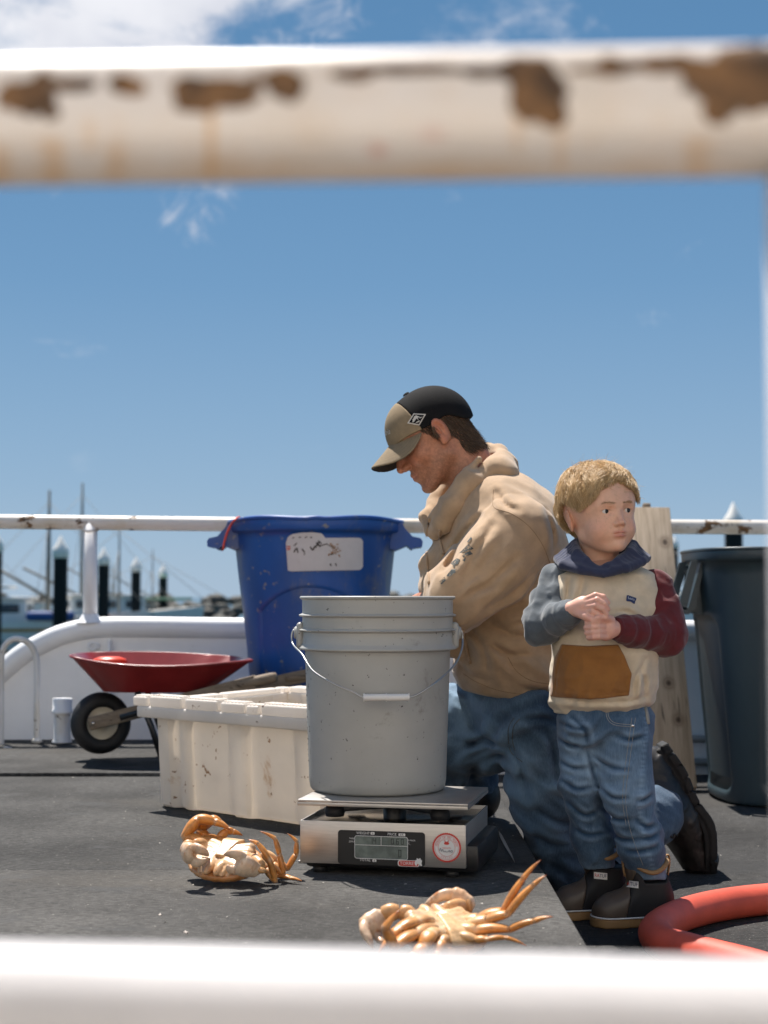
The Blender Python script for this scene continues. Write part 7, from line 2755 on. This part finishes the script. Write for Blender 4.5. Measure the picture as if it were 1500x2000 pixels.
# side seam: paler puckers along a line down the outer leg
sx_ = np.interp(-cv[:, 2], [-k(0, y)[2] for y in (1400, 1440, 1500, 1560, 1610, 1650, 1700)], [k(x, 0)[0] for x in (1240, 1236, 1228, 1222, 1228, 1240, 1256)])
pl_ = np.exp(-((cv[:, 0] - sx_) / .0055) ** 2) * (cv[:, 1] < YK)
wear += pl_ * (.12 + .10 * np.sin(cv[:, 2] * 700 + 2 * vnoise(c32 * 40)))
put('jeans', (cv, cf), m_jb, bodyb, True, np.stack([np.clip(wear, 0, 1), np.zeros(len(cv)), np.zeros(len(cv))], 1))
m_jst = M('pale_denim_stitching', (.26, .26, .25), .9)
for pts in ([(1241, 1402), (1236, 1440), (1228, 1500), (1222, 1560), (1229, 1612), (1241, 1652), (1256, 1690)], [(1234, 1402), (1229, 1440), (1221, 1500), (1216, 1560), (1223, 1612)], [(1187, 1388), (1190, 1402), (1202, 1412), (1236, 1416)], [(1183, 1388), (1187, 1405), (1201, 1416), (1236, 1420)]):
    put('stitching', tube(drape(f_jeb, catmull(pts, 8), YK - .25, -.0002), .0007, 5), m_jst, bodyb)
rv = drape(f_jeb, [(1236, 1417.5)], YK - .25, -.0005)[0]
put('rivet', lathe([(0, .0022), (.003, .002), (.004, 0)], 12, (0, 0, 0)) and (lambda VF: (VF[0] @ frame((0, -1, 0)).T + rv, VF[1]))(lathe([(0, .0022), (.003, .002), (.004, 0)], 12)), m_steel2, bodyb)
put('belt_loop', tube(drape(f_jeb, [(1260, 1380), (1264, 1396), (1266, 1414)], YK - .25, .0015), .004, 8), m_jst, bodyb)

# ---- rubber ankle boots
def child_boot(heel, hd, ankle, labelpx, txt):
    hd = np.array((hd[0], hd[1], 0.0))
    hd /= np.linalg.norm(hd)
    sd = np.array((-hd[1], hd[0], 0.0))
    R = np.stack([hd, sd, (0, 0, 1)], 1)
    o = np.array((heel[0], heel[1], LOW))
    lo_ = lambda P: ((P - o) @ R).astype(np.float32)
    al = lo_(np.asarray(ankle)[None])[0]
    L = .158
    def outline(q, gr=0.0):
        t = np.clip(q[:, 0] / L, -.3, 1.3)
        w = .0265 + .0065 * sst(t, .35, .75) + gr
        x = np.clip(q[:, 0], .027, L - .034)
        return np.hypot((q[:, 0] - x) * np.where(q[:, 0] > x, .95, 1.05), q[:, 1] * (.0335 / np.maximum(w - gr, 1e-3))) - .0335 - gr
    def f_sole(P):
        q = lo_(P)
        d = smax(outline(q, .0025), np.abs(q[:, 2] - .009) - .0085, .002)
        return d + .0006 * (np.abs(np.sin(q[:, 0] * 500)) < .25) * (q[:, 2] < .012)
    def f_foot(P):
        q = lo_(P)
        d = chain(q, [((.030, 0, .040), .034), ((.075, 0, .036), .034), ((.118, 0, .026), .0305), ((.130, 0, .022), .026)], .02)
        d = smin(d, seg(q, (.034, 0, .045), (al[0], al[1], al[2]), .036, .0405), .02)
        d = smax(d, .014 - q[:, 2], .003)
        return smax(d, outline(q, .001), .006)
    def f_upper(P):
        q = lo_(P)
        d = smax(f_foot(P), q[:, 0] - (.098 + .25 * (q[:, 2] - .03) * -1), .0015)
        top = al[2] + .012 - .010 * np.cos((q[:, 0] - al[0]) * 60)
        d = smax(d, q[:, 2] - top, .002)
        inner_ = seg(q, (.034, 0, .06), (al[0], al[1], al[2] + .03), .030, .0365)
        return smax(d, -smax(inner_, al[2] - .02 - q[:, 2], .002), .002)
    def f_toe(P):
        q = lo_(P)
        return smax(f_foot(P) - .0012, -(q[:, 0] - (.098 + .25 * (q[:, 2] - .03) * -1)), .002)
    lo, hi = o - A(.20, .20, .01), o + A(.20, .20, .17)
    V, Fc = sdfmesh(f_upper, lo, hi, .0028)
    b_ = put('boot', (V, Fc), m_neo, bodyb, True)
    V, Fc = sdfmesh(f_toe, lo, hi, .0026)
    put('boot_toe_cap', (V, Fc), m_toe, bodyb, True)
    V, Fc = sdfmesh(f_sole, lo, hi, .0022)
    put('boot_sole', (V, Fc), m_gum, bodyb, True)
    put('boot_welt', tube([o + R @ np.array((x, y, .0195)) for x, y in _outline_pts(L)], .0016, 6, True), m_white, bodyb)
    # lining rolled over the rim
    ring_ = []
    for a in np.linspace(0, 2 * math.pi, 33)[:-1]:
        x, y = al[0] + .0400 * math.cos(a), al[1] + .0385 * math.sin(a)
        ring_.append(o + R @ np.array((x, y, al[2] + .012 - .010 * math.cos((x - al[0]) * 60))))
    put('boot_lining', tube(ring_, .0042, 8, True, flat=1.3), m_lining, bodyb)
    for sx2 in (1, -1):
        c_ = o + R @ np.array((al[0] + sx2 * .041, al[1], al[2] + .004))
        hh = R @ np.array((sx2, 0, 0))
        put('pull_loop', tube(catmull([c_ + hh * .002 + A(0, 0, -.014), c_ + hh * .006 + A(0, 0, .010), c_ + hh * .004 + A(0, 0, .024), c_ - hh * .004 + A(0, 0, .020), c_ - hh * .005 + A(0, 0, .004)], 6), .0045, 8, flat=.4, hint=tuple(R[:, 1])), m_lining, bodyb)
    x0, y0, x1, y1, dy_ = labelpx
    quad = [(x0, y0), (x1, y0 + dy_), (x1, y1 + dy_), (x0, y1)]
    lab_ = put('boot_label', drape_tris(quad, 2, f_foot, YK - .2, .0032), m_white, bodyb, True)
    tv, tf = text2d(txt, 1.0)
    w_t = tv[:, 0].max() - tv[:, 0].min()
    cx, cy = (x0 + x1) / 2, (y0 + y1 + dy_) / 2
    s_ = (x1 - x0) * .88 / w_t
    wpx = np.stack([cx + (tv[:, 0] - tv[:, 0].mean() * 0) * s_, cy + tv[:, 0] * s_ * dy_ / (x1 - x0) - tv[:, 1] * s_ * 1.25], 1)
    Vt = drape(f_foot, wpx, YK - .2, .0042)
    fc_r = [f for f in tf if np.mean([tv[i, 0] for i in f]) < tv[:, 0].min() + w_t * .36]
    fc_n = [f for f in tf if f not in fc_r]
    put('label_lettering', (Vt, fc_r), m_red, lab_, False)
    put('label_lettering', (Vt, fc_n), m_navyp, lab_, False)


def _outline_pts(L):
    P = []
    for a in np.linspace(-math.pi / 2, math.pi / 2, 14):
        P.append((L - .034 + .0352 * math.cos(a), .0365 * math.sin(a)))
    for a in np.linspace(math.pi / 2, 3 * math.pi / 2, 14):
        P.append((.027 + .0335 * math.cos(a), .0295 * math.sin(a)))
    return P


child_boot((k(1218, 1000, .075)[0], YK + .075), (-1, -.16), k(1176, 1672, .062), (1160, 1703, 1186, 1716, 2.5), 'RATUF')
child_boot((k(1303, 1000, .005)[0], YK + .005), (-1, -.17), k(1262, 1700, -.006), (1223, 1719, 1247, 1732, 3), 'ATUF')
